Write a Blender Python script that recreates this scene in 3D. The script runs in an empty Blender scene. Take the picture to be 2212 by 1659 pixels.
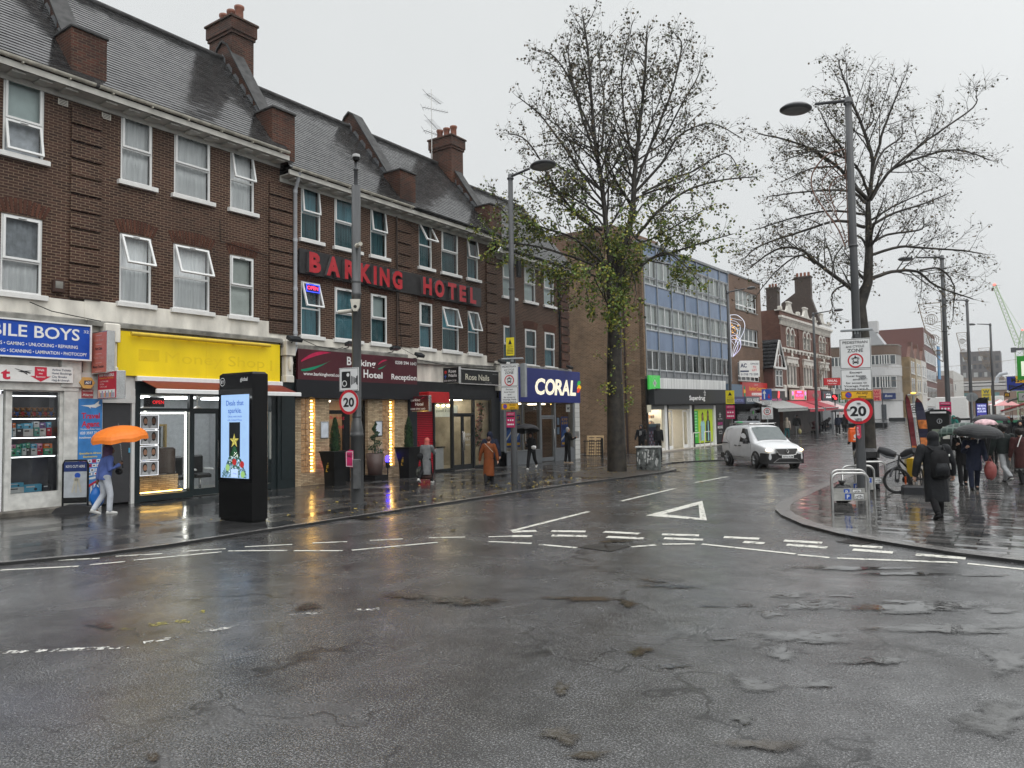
import bpy,bmesh,math,random
from mathutils import Vector as V,Matrix as M
R=math.radians; PI=math.pi
sc=bpy.context.scene
col=sc.collection
# ---------------------------------------------------------------- camera
CX,CY,FOC,HC=1106.0,829.5,1600.0,2.2
def _n(v):return v.normalized()
_dy=_n(V((2225-CX,-(890-CY),-FOC)))
_a=-math.tan(R(.8))
_dz=_n(V((_a,1,(_a*_dy.x+_dy.y)/-_dy.z)))
_dx=_dy.cross(_dz)
RC=M((_dx,_dy,_dz))  # camera space -> world
CAM=V((0,0,HC))
cd=bpy.data.cameras.new('camera')
cam=bpy.data.objects.new('camera',cd); col.objects.link(cam)
cam.matrix_world=M.Translation(CAM)@RC.to_4x4()
cd.sensor_width=36; cd.lens=36*FOC/2212; cd.clip_start=.1; cd.clip_end=3000
sc.camera=cam
# ---------------------------------------------------------------- sky, sun, exposure
w=bpy.data.worlds.new('World'); sc.world=w; w.use_nodes=True
nt=w.node_tree; nt.nodes.clear()
def nd(t,kind,**kw):
 n=t.nodes.new(kind)
 for k,v in kw.items():
  if k in n.inputs.keys()if isinstance(k,str)else False:n.inputs[k].default_value=v
  else:setattr(n,k,v)
 return n
out=nd(nt,'ShaderNodeOutputWorld'); bg=nd(nt,'ShaderNodeBackground'); bg.inputs[1].default_value=.1
sky=nd(nt,'ShaderNodeTexSky',sky_type='NISHITA',sun_disc=False,sun_elevation=R(38),sun_rotation=R(28),dust_density=6,air_density=1)
hsv=nd(nt,'ShaderNodeHueSaturation'); hsv.inputs['Saturation'].default_value=.12
tc=nd(nt,'ShaderNodeTexCoord'); sep=nd(nt,'ShaderNodeSeparateXYZ')
rmp=nd(nt,'ShaderNodeValToRGB'); e=rmp.color_ramp.elements
e[0].position=0; e[0].color=(.68,.705,.72,1); e[1].position=1; e[1].color=(2.9,2.95,3.0,1)
for p,c in((.12,(.74,.765,.775,1)),(.5,(.80,.825,.83,1)),(.72,(1.7,1.74,1.76,1))):
 x=rmp.color_ramp.elements.new(p); x.color=c
nz=nd(nt,'ShaderNodeTexNoise'); nz.inputs['Scale'].default_value=1.7; nz.inputs['Detail'].default_value=4
mr=nd(nt,'ShaderNodeMapRange'); mr.inputs[3].default_value=8.9; mr.inputs[4].default_value=10.8
mul=nd(nt,'ShaderNodeVectorMath',operation='MULTIPLY'); mix=nd(nt,'ShaderNodeMixRGB'); mix.inputs[0].default_value=.93
L=nt.links.new
L(tc.outputs['Generated'],sep.inputs[0]); L(sep.outputs[2],rmp.inputs[0]); L(tc.outputs['Generated'],nz.inputs[0])
L(nz.outputs[0],mr.inputs[0]); L(rmp.outputs[0],mul.inputs[0]); L(mr.outputs[0],mul.inputs[1])
L(sky.outputs[0],hsv.inputs['Color']); L(hsv.outputs[0],mix.inputs[1]); L(mul.outputs[0],mix.inputs[2])
L(mix.outputs[0],bg.inputs[0]); L(bg.outputs[0],out.inputs[0])
sd=bpy.data.lights.new('sun','SUN'); sd.energy=1.2; sd.angle=R(60); sd.color=(1,.97,.93)
sun=bpy.data.objects.new('sun',sd); col.objects.link(sun); sun.rotation_euler=(R(48),0,R(62))
vs=sc.view_settings; sc.display_settings.display_device='sRGB'
vs.view_transform='Standard'; vs.look='None'; vs.exposure=0; vs.gamma=1; vs.use_curve_mapping=False
sc.cycles.max_bounces=6; sc.cycles.transparent_max_bounces=12; sc.cycles.diffuse_bounces=3; sc.cycles.glossy_bounces=3
sc.cycles.sample_clamp_indirect=4; sc.cycles.caustics_reflective=False; sc.cycles.caustics_refractive=False
sc.cycles.use_denoising=True
# ---------------------------------------------------------------- measured street geometry
SL=.0162  # the street climbs beyond the side turning
def gz(y):return SL*min(95,max(0,y-41.7))
def ray(u,v):return RC@_n(V((u-CX,-(v-CY),-FOC)))
def g(u,v,z=0):  # point of the ground
 r=ray(u,v); p=CAM+r*((z-HC)/r.z)if r.z<0 else None
 if p is not None and 0<p.y<41.7 or p is not None and p.y<=0:return p
 n=V((0,-SL,1)); t=(V((0,41.7,z))-CAM).dot(n)/r.dot(n); return CAM+r*t
def atY(u,v,y):r=ray(u,v); return CAM+r*(y/r.y)
def T(*a):return M.Translation(V(a))
def RZ(d):return M.Rotation(R(d),4,'Z')
TER=T(-20.62,0,0)@RZ(90)  # terrace: x along the street, y into the houses
_sh=M.Identity(4); _sh[2][0]=.0162
ROW=T(-19.07,41.76,0)@RZ(87.7)@_sh  # the row up the hill
# ---------------------------------------------------------------- materials
_mc={}
def new_mat(name):
 m=bpy.data.materials.new(name); m.use_nodes=True
 t=m.node_tree; b=t.nodes['Principled BSDF']; return m,t,b
def mat(name,c,rough=.5,metal=0,var=.12,vs_=6,bump=0,bs=40,spec=.35,emit=None,es=0,coat=0,streak=0):
 if name in _mc:return _mc[name]
 m,t,b=new_mat(name); _mc[name]=m; L=t.links.new
 b.inputs['Roughness'].default_value=rough; b.inputs['Metallic'].default_value=metal
 b.inputs['Specular IOR Level'].default_value=spec; b.inputs['Coat Weight'].default_value=coat
 tc=nd(t,'ShaderNodeTexCoord'); n=nd(t,'ShaderNodeTexNoise'); n.inputs['Scale'].default_value=vs_; n.inputs['Detail'].default_value=5
 src=tc.outputs['Object']
 if streak:
  mp=nd(t,'ShaderNodeMapping'); mp.inputs['Scale'].default_value=(1,1,streak); L(src,mp.inputs[0]); src=mp.outputs[0]
 L(src,n.inputs[0])
 r=nd(t,'ShaderNodeValToRGB'); e=r.color_ramp.elements
 e[0].position=.3; e[1].position=.7
 e[0].color=[x*(1-var)for x in c]+[1]; e[1].color=[min(1,x*(1+var))for x in c]+[1]
 L(n.outputs[0],r.inputs[0]); L(r.outputs[0],b.inputs['Base Color'])
 if bump:
  n2=nd(t,'ShaderNodeTexNoise'); n2.inputs['Scale'].default_value=bs; n2.inputs['Detail'].default_value=4
  bp=nd(t,'ShaderNodeBump'); bp.inputs['Strength'].default_value=bump; bp.inputs['Distance'].default_value=.02
  L(tc.outputs['Object'],n2.inputs[0]); L(n2.outputs[0],bp.inputs['Height']); L(bp.outputs[0],b.inputs['Normal'])
 if emit:
  b.inputs['Emission Color'].default_value=(*emit,1); b.inputs['Emission Strength'].default_value=es
 return m
def glow(name,c,s):
 return mat(name,[x*.5 for x in c],.4,emit=c,es=s)
def uv_nodes(t):  # (along the wall, up) from object coordinates, whichever way the wall faces
 L=t.links.new
 tc=nd(t,'ShaderNodeTexCoord'); s=nd(t,'ShaderNodeSeparateXYZ'); sn=nd(t,'ShaderNodeSeparateXYZ')
 L(tc.outputs['Object'],s.inputs[0]); L(tc.outputs['Normal'],sn.inputs[0])
 ab=nd(t,'ShaderNodeMath',operation='ABSOLUTE'); L(sn.outputs[0],ab.inputs[0])
 gt=nd(t,'ShaderNodeMath',operation='GREATER_THAN'); gt.inputs[1].default_value=.7; L(ab.outputs[0],gt.inputs[0])
 mx=nd(t,'ShaderNodeMix'); mx.data_type='FLOAT'; L(gt.outputs[0],mx.inputs[0]); L(s.outputs[0],mx.inputs[2]); L(s.outputs[1],mx.inputs[3])
 cb=nd(t,'ShaderNodeCombineXYZ'); L(mx.outputs[0],cb.inputs[0]); L(s.outputs[2],cb.inputs[1])
 return cb.outputs[0],tc
def brick(name,c1,c2,mo,bw=.225,rh=.075,ms=.012,rough=.6,bump=.6,dirt=.35,off=.5,bias=0,wet=None,dscale=.5,spec=.2):
 if name in _mc:return _mc[name]
 m,t,b=new_mat(name); _mc[name]=m; L=t.links.new
 uv,tc=uv_nodes(t)
 br=nd(t,'ShaderNodeTexBrick',offset=off); br.inputs['Scale'].default_value=1
 br.inputs['Color1'].default_value=(*c1,1); br.inputs['Color2'].default_value=(*c2,1); br.inputs['Mortar'].default_value=(*mo,1)
 br.inputs['Brick Width'].default_value=bw; br.inputs['Row Height'].default_value=rh; br.inputs['Mortar Size'].default_value=ms
 br.inputs['Bias'].default_value=bias; br.inputs['Mortar Smooth'].default_value=.2
 L(uv,br.inputs[0])
 n=nd(t,'ShaderNodeTexNoise'); n.inputs['Scale'].default_value=dscale; n.inputs['Detail'].default_value=6; n.inputs['Roughness'].default_value=.65
 L(tc.outputs['Object'],n.inputs[0])
 mr=nd(t,'ShaderNodeMapRange'); mr.inputs[1].default_value=.3; mr.inputs[2].default_value=.7; mr.inputs[3].default_value=1-dirt; mr.inputs[4].default_value=1+dirt*.6
 L(n.outputs[0],mr.inputs[0])
 mu=nd(t,'ShaderNodeVectorMath',operation='MULTIPLY'); L(br.outputs[0],mu.inputs[0]); L(mr.outputs[0],mu.inputs[1])
 L(mu.outputs[0],b.inputs['Base Color']); b.inputs['Roughness'].default_value=rough; b.inputs['Specular IOR Level'].default_value=spec
 bp=nd(t,'ShaderNodeBump',invert=True); bp.inputs['Strength'].default_value=bump; bp.inputs['Distance'].default_value=.01
 L(br.outputs[1],bp.inputs['Height']); L(bp.outputs[0],b.inputs['Normal'])
 return m
def glass(name='window_glass',tint=(.93,.95,.95),ior=1.42,rough=.01):
 if name in _mc:return _mc[name]
 m=bpy.data.materials.new(name); m.use_nodes=True; _mc[name]=m; t=m.node_tree; t.nodes.clear(); L=t.links.new
 o=nd(t,'ShaderNodeOutputMaterial'); tr=nd(t,'ShaderNodeBsdfTransparent'); tr.inputs[0].default_value=(*tint,1)
 gl=nd(t,'ShaderNodeBsdfGlossy'); gl.inputs['Roughness'].default_value=rough
 n=nd(t,'ShaderNodeTexNoise'); n.inputs['Scale'].default_value=1.3; bp=nd(t,'ShaderNodeBump'); bp.inputs['Strength'].default_value=.03; bp.inputs['Distance'].default_value=.2
 L(n.outputs[0],bp.inputs['Height']); L(bp.outputs[0],gl.inputs['Normal'])
 fr=nd(t,'ShaderNodeFresnel'); fr.inputs[0].default_value=ior
 mx=nd(t,'ShaderNodeMixShader'); L(fr.outputs[0],mx.inputs[0]); L(tr.outputs[0],mx.inputs[1]); L(gl.outputs[0],mx.inputs[2]); L(mx.outputs[0],o.inputs[0])
 return m
 # ---------------------------------------------------------------- mesh helper
_txt={}
def text_data(s,bold=0):
 k=(s,bold)
 if k not in _txt:
  c=bpy.data.curves.new('text','FONT'); c.body=s; c.size=1; c.offset=bold; c.resolution_u=3
  o=bpy.data.objects.new('text',c); me=bpy.data.meshes.new_from_object(o)
  vs_=[tuple(v.co[:2])for v in me.vertices]; fs=[tuple(p.vertices)for p in me.polygons]
  bpy.data.objects.remove(o); bpy.data.curves.remove(c); bpy.data.meshes.remove(me)
  xs=[v[0]for v in vs_]or[0,1]
  _txt[k]=(vs_,fs,min(xs),max(xs))
 return _txt[k]
class MB:
 def __init__(s,X=None):s.v=[]; s.f=[]; s.m=[]; s.X=X or M.Identity(4); s.mi=0; s.sm=[]
 def add(s,vs_,fs,mi=None,smooth=False,X=None):
  b=len(s.v); A=s.X@X if X else s.X
  s.v+=[A@V(p)for p in vs_]
  for f in fs:s.f.append([b+i for i in f]); s.m.append(s.mi if mi is None else mi); s.sm.append(smooth)
  return s
 def box(s,x0,x1,y0,y1,z0,z1,mi=None,X=None):
  return s.add([(x0,y0,z0),(x1,y0,z0),(x1,y1,z0),(x0,y1,z0),(x0,y0,z1),(x1,y0,z1),(x1,y1,z1),(x0,y1,z1)],
[(0,3,2,1),(4,5,6,7),(0,1,5,4),(1,2,6,5),(2,3,7,6),(3,0,4,7)],mi,X=X)
 def bbox(s,x0,x1,y0,y1,z0,z1,b=.02,mi=None,X=None):  # box with chamfered upright and top edges
  o=[(x0+b,y0),(x1-b,y0),(x1,y0+b),(x1,y1-b),(x1-b,y1),(x0+b,y1),(x0,y1-b),(x0,y0+b)]
  cx,cy=(x0+x1)/2,(y0+y1)/2
  kx=1-2*b/(x1-x0); ky=1-2*b/(y1-y0)
  i=[(cx+(p[0]-cx)*kx,cy+(p[1]-cy)*ky)for p in o]
  vs_=[(*p,z0)for p in o]+[(*p,z1-b)for p in o]+[(*p,z1)for p in i]
  fs=[tuple(range(7,-1,-1)),tuple(range(16,24))]
  for k in(0,8):fs+=[(k+j,k+(j+1)%8,k+8+(j+1)%8,k+8+j)for j in range(8)]
  return s.add(vs_,fs,mi,X=X)
 def quad(s,a,b,c,d,mi=None,X=None):return s.add([a,b,c,d],[(0,1,2,3)],mi,X=X)
 def poly(s,pts,mi=None,X=None):return s.add(pts,[tuple(range(len(pts)))],mi,X=X)
 def prism(s,pts,h,mi=None,X=None,axis='z',base=0):  # polygon (a,b) pushed from base to base+h
  def P(a,b,c):return{'z':(a,b,c),'y':(a,c,b),'x':(c,a,b)}[axis]
  n=len(pts); vs_=[P(a,b,base)for a,b in pts]+[P(a,b,base+h)for a,b in pts]
  fs=[tuple(range(n-1,-1,-1)),tuple(range(n,2*n))]+[(i,(i+1)%n,n+(i+1)%n,n+i)for i in range(n)]
  return s.add(vs_,fs,mi,X=X)
 def tube(s,pts,r,n=8,mi=None,X=None,cap=True,smooth=True):
  pts=[V(p)for p in pts]; rs=r if isinstance(r,(list,tuple))else[r]*len(pts)
  vs_,fs=[],[]; up=None
  for i,p in enumerate(pts):
   d=(pts[min(i+1,len(pts)-1)]-pts[max(i-1,0)])
   d=d.normalized()if d.length>1e-9 else V((0,0,1))
   if up is None:up=V((1,0,0))if abs(d.x)<.8 else V((0,1,0))
   a=(up-d*up.dot(d)).normalized(); b=d.cross(a); up=a
   for k in range(n):
    t=2*PI*k/n; vs_.append(p+(a*math.cos(t)+b*math.sin(t))*rs[i])
  for i in range(len(pts)-1):
   for k in range(n):fs.append((i*n+k,i*n+(k+1)%n,(i+1)*n+(k+1)%n,(i+1)*n+k))
  s.add(vs_,fs,mi,smooth,X=X)
  if cap and n>3:
   e=len(pts)-1
   s.add(vs_[:n],[tuple(range(n-1,-1,-1))],mi,X=X); s.add(vs_[e*n:],[tuple(range(n))],mi,X=X)
  return s
 def cyl(s,x,y,z0,z1,r0,r1=None,n=20,mi=None,X=None):return s.tube([(x,y,z0),(x,y,z1)],[r0,r0 if r1 is None else r1],n,mi,X)
 def lathe(s,prof,n=20,mi=None,X=None,smooth=True):
  vs_=[(r*math.cos(2*PI*k/n),r*math.sin(2*PI*k/n),z)for r,z in prof for k in range(n)]
  fs=[(i*n+k,i*n+(k+1)%n,(i+1)*n+(k+1)%n,(i+1)*n+k)for i in range(len(prof)-1)for k in range(n)]
  return s.add(vs_,fs,mi,smooth,X=X)
 def ball(s,c,r,mi=None,X=None,n=12,m=8):
  r=r if isinstance(r,(list,tuple))else(r,r,r)
  vs_=[(c[0]+r[0]*math.sin(PI*i/m)*math.cos(2*PI*k/n),c[1]+r[1]*math.sin(PI*i/m)*math.sin(2*PI*k/n),c[2]-r[2]*math.cos(PI*i/m))for i in range(m+1)for k in range(n)]
  fs=[(i*n+k,i*n+(k+1)%n,(i+1)*n+(k+1)%n,(i+1)*n+k)for i in range(m)for k in range(n)]
  return s.add(vs_,fs,mi,True,X=X)
 def text(s,t,x,z,h,w=None,y=0,mi=None,X=None,bold=0,al='l',mirror=False,shear=0):  # in the local x-z plane, facing -y; h = capital height
  vs_,fs,x0,x1=text_data(t,bold); k=h/.72; kx=k
  if w:kx=w/max(x1-x0,1e-3)
  W=(x1-x0)*kx; ox=x-(0 if al=='l' else W/2 if al=='c' else W)
  P=[]
  for a,b in vs_:
   a=(a-x0); a=(x1-x0-a)if mirror else a
   P.append((ox+a*kx+shear*b*k,y,z+b*k))
  return s.add(P,fs,mi,X=X)
 def disc(s,c,r,y=0,n=24,mi=None,r2=0,X=None):  # disc or ring in x-z plane facing -y
  o=[(c[0]+r*math.cos(2*PI*k/n),y,c[1]+r*math.sin(2*PI*k/n))for k in range(n)]
  if not r2:return s.add(o,[tuple(range(n))],mi,X=X)
  i=[(c[0]+r2*math.cos(2*PI*k/n),y,c[1]+r2*math.sin(2*PI*k/n))for k in range(n)]
  return s.add(o+i,[(k,(k+1)%n,n+(k+1)%n,n+k)for k in range(n)],mi,X=X)
 def build(s,name,mats,parent=None,frame=None):
  me=bpy.data.meshes.new(name); me.from_pydata(s.v,[],s.f)
  for m in(mats if isinstance(mats,(list,tuple))else[mats]):me.materials.append(m)
  me.polygons.foreach_set('material_index',s.m); me.polygons.foreach_set('use_smooth',s.sm); me.update()
  o=bpy.data.objects.new(name,me); col.objects.link(o)
  place(o,parent,frame); return o
def wm(o):  # world matrix without a depsgraph update
 m=o.matrix_parent_inverse@o.matrix_basis if o.parent else o.matrix_basis
 return wm(o.parent)@m if o.parent else m
def place(o,parent=None,frame=None):
 if parent:
  o.parent=parent
  o.matrix_parent_inverse=wm(parent).inverted()
  if frame is not None:o.matrix_basis=frame
 elif frame is not None:o.matrix_basis=frame
def tag(o,label,cat,group=None,kind=None):
 o['label']=label; o['category']=cat
 if group:o['group']=group
 if kind:o['kind']=kind
 return o
def thing(name,label,cat,frame,group=None):
 o=bpy.data.objects.new(name,None); col.objects.link(o); o.empty_display_size=.2
 o.matrix_basis=frame; return tag(o,label,cat,group)
def struct(o,kind='structure'):o['kind']=kind; return o
def dup(o,frame,label,parent=None):  # copy of a thing with its parts
 def rec(a,p):
  c=a.copy(); col.objects.link(c)
  if p:c.parent=p; c.matrix_parent_inverse=a.matrix_parent_inverse.copy()
  for ch in a.children:rec(ch,c)
  return c
 c=rec(o,parent); c.matrix_basis=frame; c['label']=label; return c
def ordinal(i):return['first','second','third','fourth','fifth','sixth','seventh','eighth','ninth','tenth','eleventh','twelfth'][i]
white=mat('white_paint',(.72,.72,.70),.35,var=.06)
upvc=mat('white_upvc',(.78,.79,.78),.25,var=.04)
black=mat('black_paint',(.008,.0085,.009),.35,var=.3,spec=.25)
charcoal=mat('charcoal_paint',(.016,.018,.02),.4,var=.2,spec=.25)
steel=mat('stainless_steel',(.55,.55,.54),.25,1,var=.1)
polegrey=mat('grey_pole_paint',(.055,.058,.062),.3,var=.25,vs_=3,streak=.2)
dark=mat('dark_interior',(.02,.02,.021),.8)
GL=glass()
def wpaint(n,c,r=.35,**k):return mat(n,c,r,**k)
# ================================================================ GROUND
from mathutils.geometry import tessellate_polygon
RD=-.05  # road level below the pavements
def ground_coords(t):
 return nd(t,'ShaderNodeNewGeometry').outputs['Position']
def asphalt():
 m,t,b=new_mat('wet_asphalt'); L=t.links.new; P=ground_coords(t)
 def noise(s,d=5,r=.6,dist=0):
  n=nd(t,'ShaderNodeTexNoise'); n.inputs['Scale'].default_value=s; n.inputs['Detail'].default_value=d; n.inputs['Roughness'].default_value=r; n.inputs['Distortion'].default_value=dist; L(P,n.inputs[0]); return n.outputs[0]
 def ramp(x,stops):
  r=nd(t,'ShaderNodeValToRGB'); e=r.color_ramp.elements
  e[0].position,e[0].color=stops[0][0],(*stops[0][1],1); e[1].position,e[1].color=stops[-1][0],(*stops[-1][1],1)
  for p,c in stops[1:-1]:r.color_ramp.elements.new(p).color=(*c,1)
  L(x,r.inputs[0]); return r.outputs[0]
 fine,mid,big=noise(62,3,.75),noise(9,5,.65),noise(.3,6,.62,.4)
 c1=ramp(fine,[(.32,(.008,.008,.0085)),(.46,(.034,.0345,.035)),(.55,(.084,.085,.086)),(.68,(.23,.232,.233))])
 c2=ramp(big,[(.34,(.56,.53,.505)),(.5,(.95,.94,.94)),(.66,(1.3,1.3,1.3))])
 c3=ramp(noise(2.3,6,.7,.3),[(.3,(.62,.62,.62)),(.7,(1.3,1.3,1.3))])
 mm=nd(t,'ShaderNodeVectorMath',operation='MULTIPLY'); L(c2,mm.inputs[0]); L(c3,mm.inputs[1])
 mu=nd(t,'ShaderNodeVectorMath',operation='MULTIPLY'); L(c1,mu.inputs[0]); L(mm.outputs[0],mu.inputs[1])
 vo=nd(t,'ShaderNodeTexVoronoi',feature='DISTANCE_TO_EDGE'); vo.inputs['Scale'].default_value=.55
 wn=nd(t,'ShaderNodeTexNoise'); wn.inputs['Scale'].default_value=1.6; wn.inputs['Detail'].default_value=6; L(P,wn.inputs[0])
 ad=nd(t,'ShaderNodeVectorMath',operation='MULTIPLY_ADD'); ad.inputs[1].default_value=(1.6,1.6,0); L(wn.outputs['Color'],ad.inputs[0]); L(P,ad.inputs[2]); L(ad.outputs[0],vo.inputs[0])
 cr=ramp(vo.outputs[0],[(0,(.2,.2,.2)),(.004,(.35,.35,.35)),(.014,(1,1,1))])
 gate=ramp(noise(.5,3),[(.46,(1,1,1)),(.53,(0,0,0))])
 mg=nd(t,'ShaderNodeMixRGB',blend_type='LIGHTEN'); mg.inputs[0].default_value=1; L(cr,mg.inputs[1]); L(gate,mg.inputs[2])
 mu2=nd(t,'ShaderNodeVectorMath',operation='MULTIPLY'); L(mu.outputs[0],mu2.inputs[0]); L(mg.outputs[0],mu2.inputs[1]); L(mu2.outputs[0],b.inputs['Base Color'])
 # thin water film: smoother where it pools
 L(ramp(noise(.9,6,.7,.6),[(.36,(.08,)*3),(.5,(.2,)*3),(.66,(.36,)*3)]),b.inputs['Roughness'])
 b.inputs['IOR'].default_value=1.6
 b.inputs['Coat Roughness'].default_value=.2; b.inputs['Coat IOR'].default_value=1.55
 L(ramp(noise(.42,6,.68,.5),[(.36,(.7,)*3),(.48,(.28,)*3),(.6,(.05,)*3)]),b.inputs['Coat Weight'])
 h=nd(t,'ShaderNodeMath',operation='MULTIPLY_ADD'); h.inputs[1].default_value=.6; L(fine,h.inputs[0]); L(mid,h.inputs[2])
 bs=nd(t,'ShaderNodeMapRange'); bs.inputs[1].default_value=.4; bs.inputs[2].default_value=.62; bs.inputs[3].default_value=.35; bs.inputs[4].default_value=.95; L(noise(.6,5),bs.inputs[0])
 bp=nd(t,'ShaderNodeBump'); bp.inputs['Distance'].default_value=.011; L(bs.outputs[0],bp.inputs['Strength']); L(h.outputs[0],bp.inputs['Height']); L(bp.outputs[0],b.inputs['Normal'])
 return m
def paving(name,c1,c2,mo,bw,rh,rot,r0,r1_,tilt,ms=.012,bump=.4,ior=1.7):
 m,t,b=new_mat(name); L=t.links.new; P=ground_coords(t)
 mp=nd(t,'ShaderNodeMapping'); mp.inputs['Rotation'].default_value=(0,0,R(rot)); L(P,mp.inputs[0])
 wob=nd(t,'ShaderNodeTexNoise'); wob.inputs['Scale'].default_value=.9; wa=nd(t,'ShaderNodeVectorMath',operation='MULTIPLY_ADD'); wa.inputs[1].default_value=(.05,.05,0); L(P,wob.inputs[0]); L(wob.outputs['Color'],wa.inputs[0]); L(mp.outputs[0],wa.inputs[2])
 def bricks(a,c,d):
  br=nd(t,'ShaderNodeTexBrick',offset=.43); br.inputs['Scale'].default_value=1
  for k,x in(('Color1',a),('Color2',c),('Mortar',d)):br.inputs[k].default_value=(*x,1)
  br.inputs['Brick Width'].default_value=bw; br.inputs['Row Height'].default_value=rh; br.inputs['Mortar Size'].default_value=ms; br.inputs['Mortar Smooth'].default_value=.3; L(wa.outputs[0],br.inputs[0]); return br
 br,rb=bricks(c1,c2,mo),bricks((0,0,0),(1,1,1),(.5,.5,.5))
 def noise(s,d=5,r=.6):
  n=nd(t,'ShaderNodeTexNoise'); n.inputs['Scale'].default_value=s; n.inputs['Detail'].default_value=d; n.inputs['Roughness'].default_value=r; L(P,n.inputs[0]); return n.outputs[0]
 def rng(x,a,c,d,e):
  q=nd(t,'ShaderNodeMapRange'); [setattr(q.inputs[k+1],'default_value',v)for k,v in enumerate((a,c,d,e))]; L(x,q.inputs[0]); return q.outputs[0]
 def mth(op,x,y):
  q=nd(t,'ShaderNodeMath',operation=op)
  for k,v in enumerate((x,y)):
   if isinstance(v,(int,float)):q.inputs[k].default_value=v
   else:L(v,q.inputs[k])
  return q.outputs[0]
 big=noise(.55,7,.68); mu=nd(t,'ShaderNodeVectorMath',operation='MULTIPLY'); L(br.outputs[0],mu.inputs[0]); L(mth('MULTIPLY',rng(big,.3,.7,.55,1.4),rng(noise(30),.3,.7,.75,1.25)),mu.inputs[1]); L(mu.outputs[0],b.inputs['Base Color'])
 rnd=rb.outputs[0]; r2_=mth('FRACT',mth('MULTIPLY',rnd,7.31),0)
 L(mth('ADD',mth('MULTIPLY',rng(rnd,.25,.85,0,1),(r1_-r0)*.6),rng(big,.36,.64,r0,r0+(r1_-r0)*.5)),b.inputs['Roughness'])
 cb=nd(t,'ShaderNodeCombineXYZ'); L(mth('MULTIPLY',mth('SUBTRACT',rnd,.5),tilt),cb.inputs[0]); L(mth('MULTIPLY',mth('SUBTRACT',r2_,.5),tilt),cb.inputs[1]); cb.inputs[2].default_value=1
 nn=nd(t,'ShaderNodeVectorMath',operation='NORMALIZE'); L(cb.outputs[0],nn.inputs[0])  # every slab lies a little differently
 h=mth('ADD',mth('MULTIPLY',br.outputs[1],1.0),mth('ADD',mth('MULTIPLY',noise(45,3),-.10),mth('MULTIPLY',noise(3.2,3),-.5)))
 bp=nd(t,'ShaderNodeBump',invert=True); bp.inputs['Strength'].default_value=bump; bp.inputs['Distance'].default_value=.012; L(h,bp.inputs['Height']); L(nn.outputs[0],bp.inputs['Normal']); L(bp.outputs[0],b.inputs['Normal'])
 b.inputs['IOR'].default_value=ior
 return m
ASP=asphalt()
PAVE=paving('wet_grey_slabs',(.028,.028,.03),(.065,.064,.062),(.006,.006,.006),.9,.6,90,.07,.3,.026,.02)
SETT=paving('wet_stone_setts',(.04,.04,.039),(.12,.116,.11),(.006,.004,.004),.78,.24,0,.015,.15,.04,.016,.4,2.5)
PIT=mat('tree_pit_cobbles',(.06,.052,.045),.35,var=.6,vs_=9,bump=1,bs=9)
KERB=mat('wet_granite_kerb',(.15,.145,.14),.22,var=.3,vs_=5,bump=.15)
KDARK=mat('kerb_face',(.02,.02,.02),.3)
mb=MB(); ys=[-60,0,41.7,136.7,700]
vs_=[(x,y,gz(y)+RD)for y in ys for x in(-300,300)]
mb.add(vs_,[(2*i,2*i+1,2*i+3,2*i+2)for i in range(4)])
struct(mb.build('road',ASP))
# left pavement, facades at x = -20.6; the kerb line bulges round the tree
kl=[(-24,.8),(-20,1.6),(-16.5,3),(-14.6,4.3),(-13.7,5.2),(-13.2,6.3),(-13.02,7.5),(-12.98,10),(-12.92,13),(-12.87,16),(-12.82,19),(-12.72,22.4),(-12.36,25.1),(-12.15,27.5),(-12.25,29.2),(-12.5,30.1),(-13.2,30.9),(-14.1,32),(-14.35,34),(-13.7,36),(-12.75,37.2),(-12.2,41.7),(-11.75,48),(-11.65,63),(-11.8,85),(-13,92),(-17,97)]
def inset(pts,d,side=1):
 o=[]
 for i,p in enumerate(pts):
  a=V(pts[max(i-1,0)]); b=V(pts[min(i+1,len(pts)-1)]); t=(b-a).normalized(); o.append((p[0]-t.y*d*side,p[1]+t.x*d*side))
 return o
ki=inset(kl,.15);
mb=MB()
for i in range(len(ki)-1):
 (x0,y0),(x1,y1)=ki[i],ki[i+1]
 mb.quad((x0,y0,gz(y0)),(x1,y1,gz(y1)),(-26,y1,gz(y1)),(-26,y0,gz(y0)))
struct(mb.build('pavement',PAVE))
def kerb_strip(outer,inner,name='kerb'):
 mb=MB()
 for i in range(len(outer)-1):
  a,b,c,d=outer[i],outer[i+1],inner[i+1],inner[i]
  P=lambda p,z:(p[0],p[1],gz(p[1])+z)
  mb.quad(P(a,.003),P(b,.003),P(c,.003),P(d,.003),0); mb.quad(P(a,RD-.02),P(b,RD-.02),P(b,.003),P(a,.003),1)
 acc=0
 for i in range(len(outer)-1):  # joints between the kerb stones
  a,b,c,d=[V((*p,gz(p[1])+.0045))for p in(outer[i],outer[i+1],inner[i+1],inner[i])]; l=(b-a).length; q=.915-acc
  while q<l and a.y<60:f_,h_=q/l,(q+.014)/l; mb.quad(a+(b-a)*f_,a+(b-a)*h_,d+(c-d)*h_,d+(c-d)*f_,1); q+=.915
  acc=l-(q-.915)
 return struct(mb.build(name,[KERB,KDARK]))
kerb_strip(kl,ki)
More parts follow.
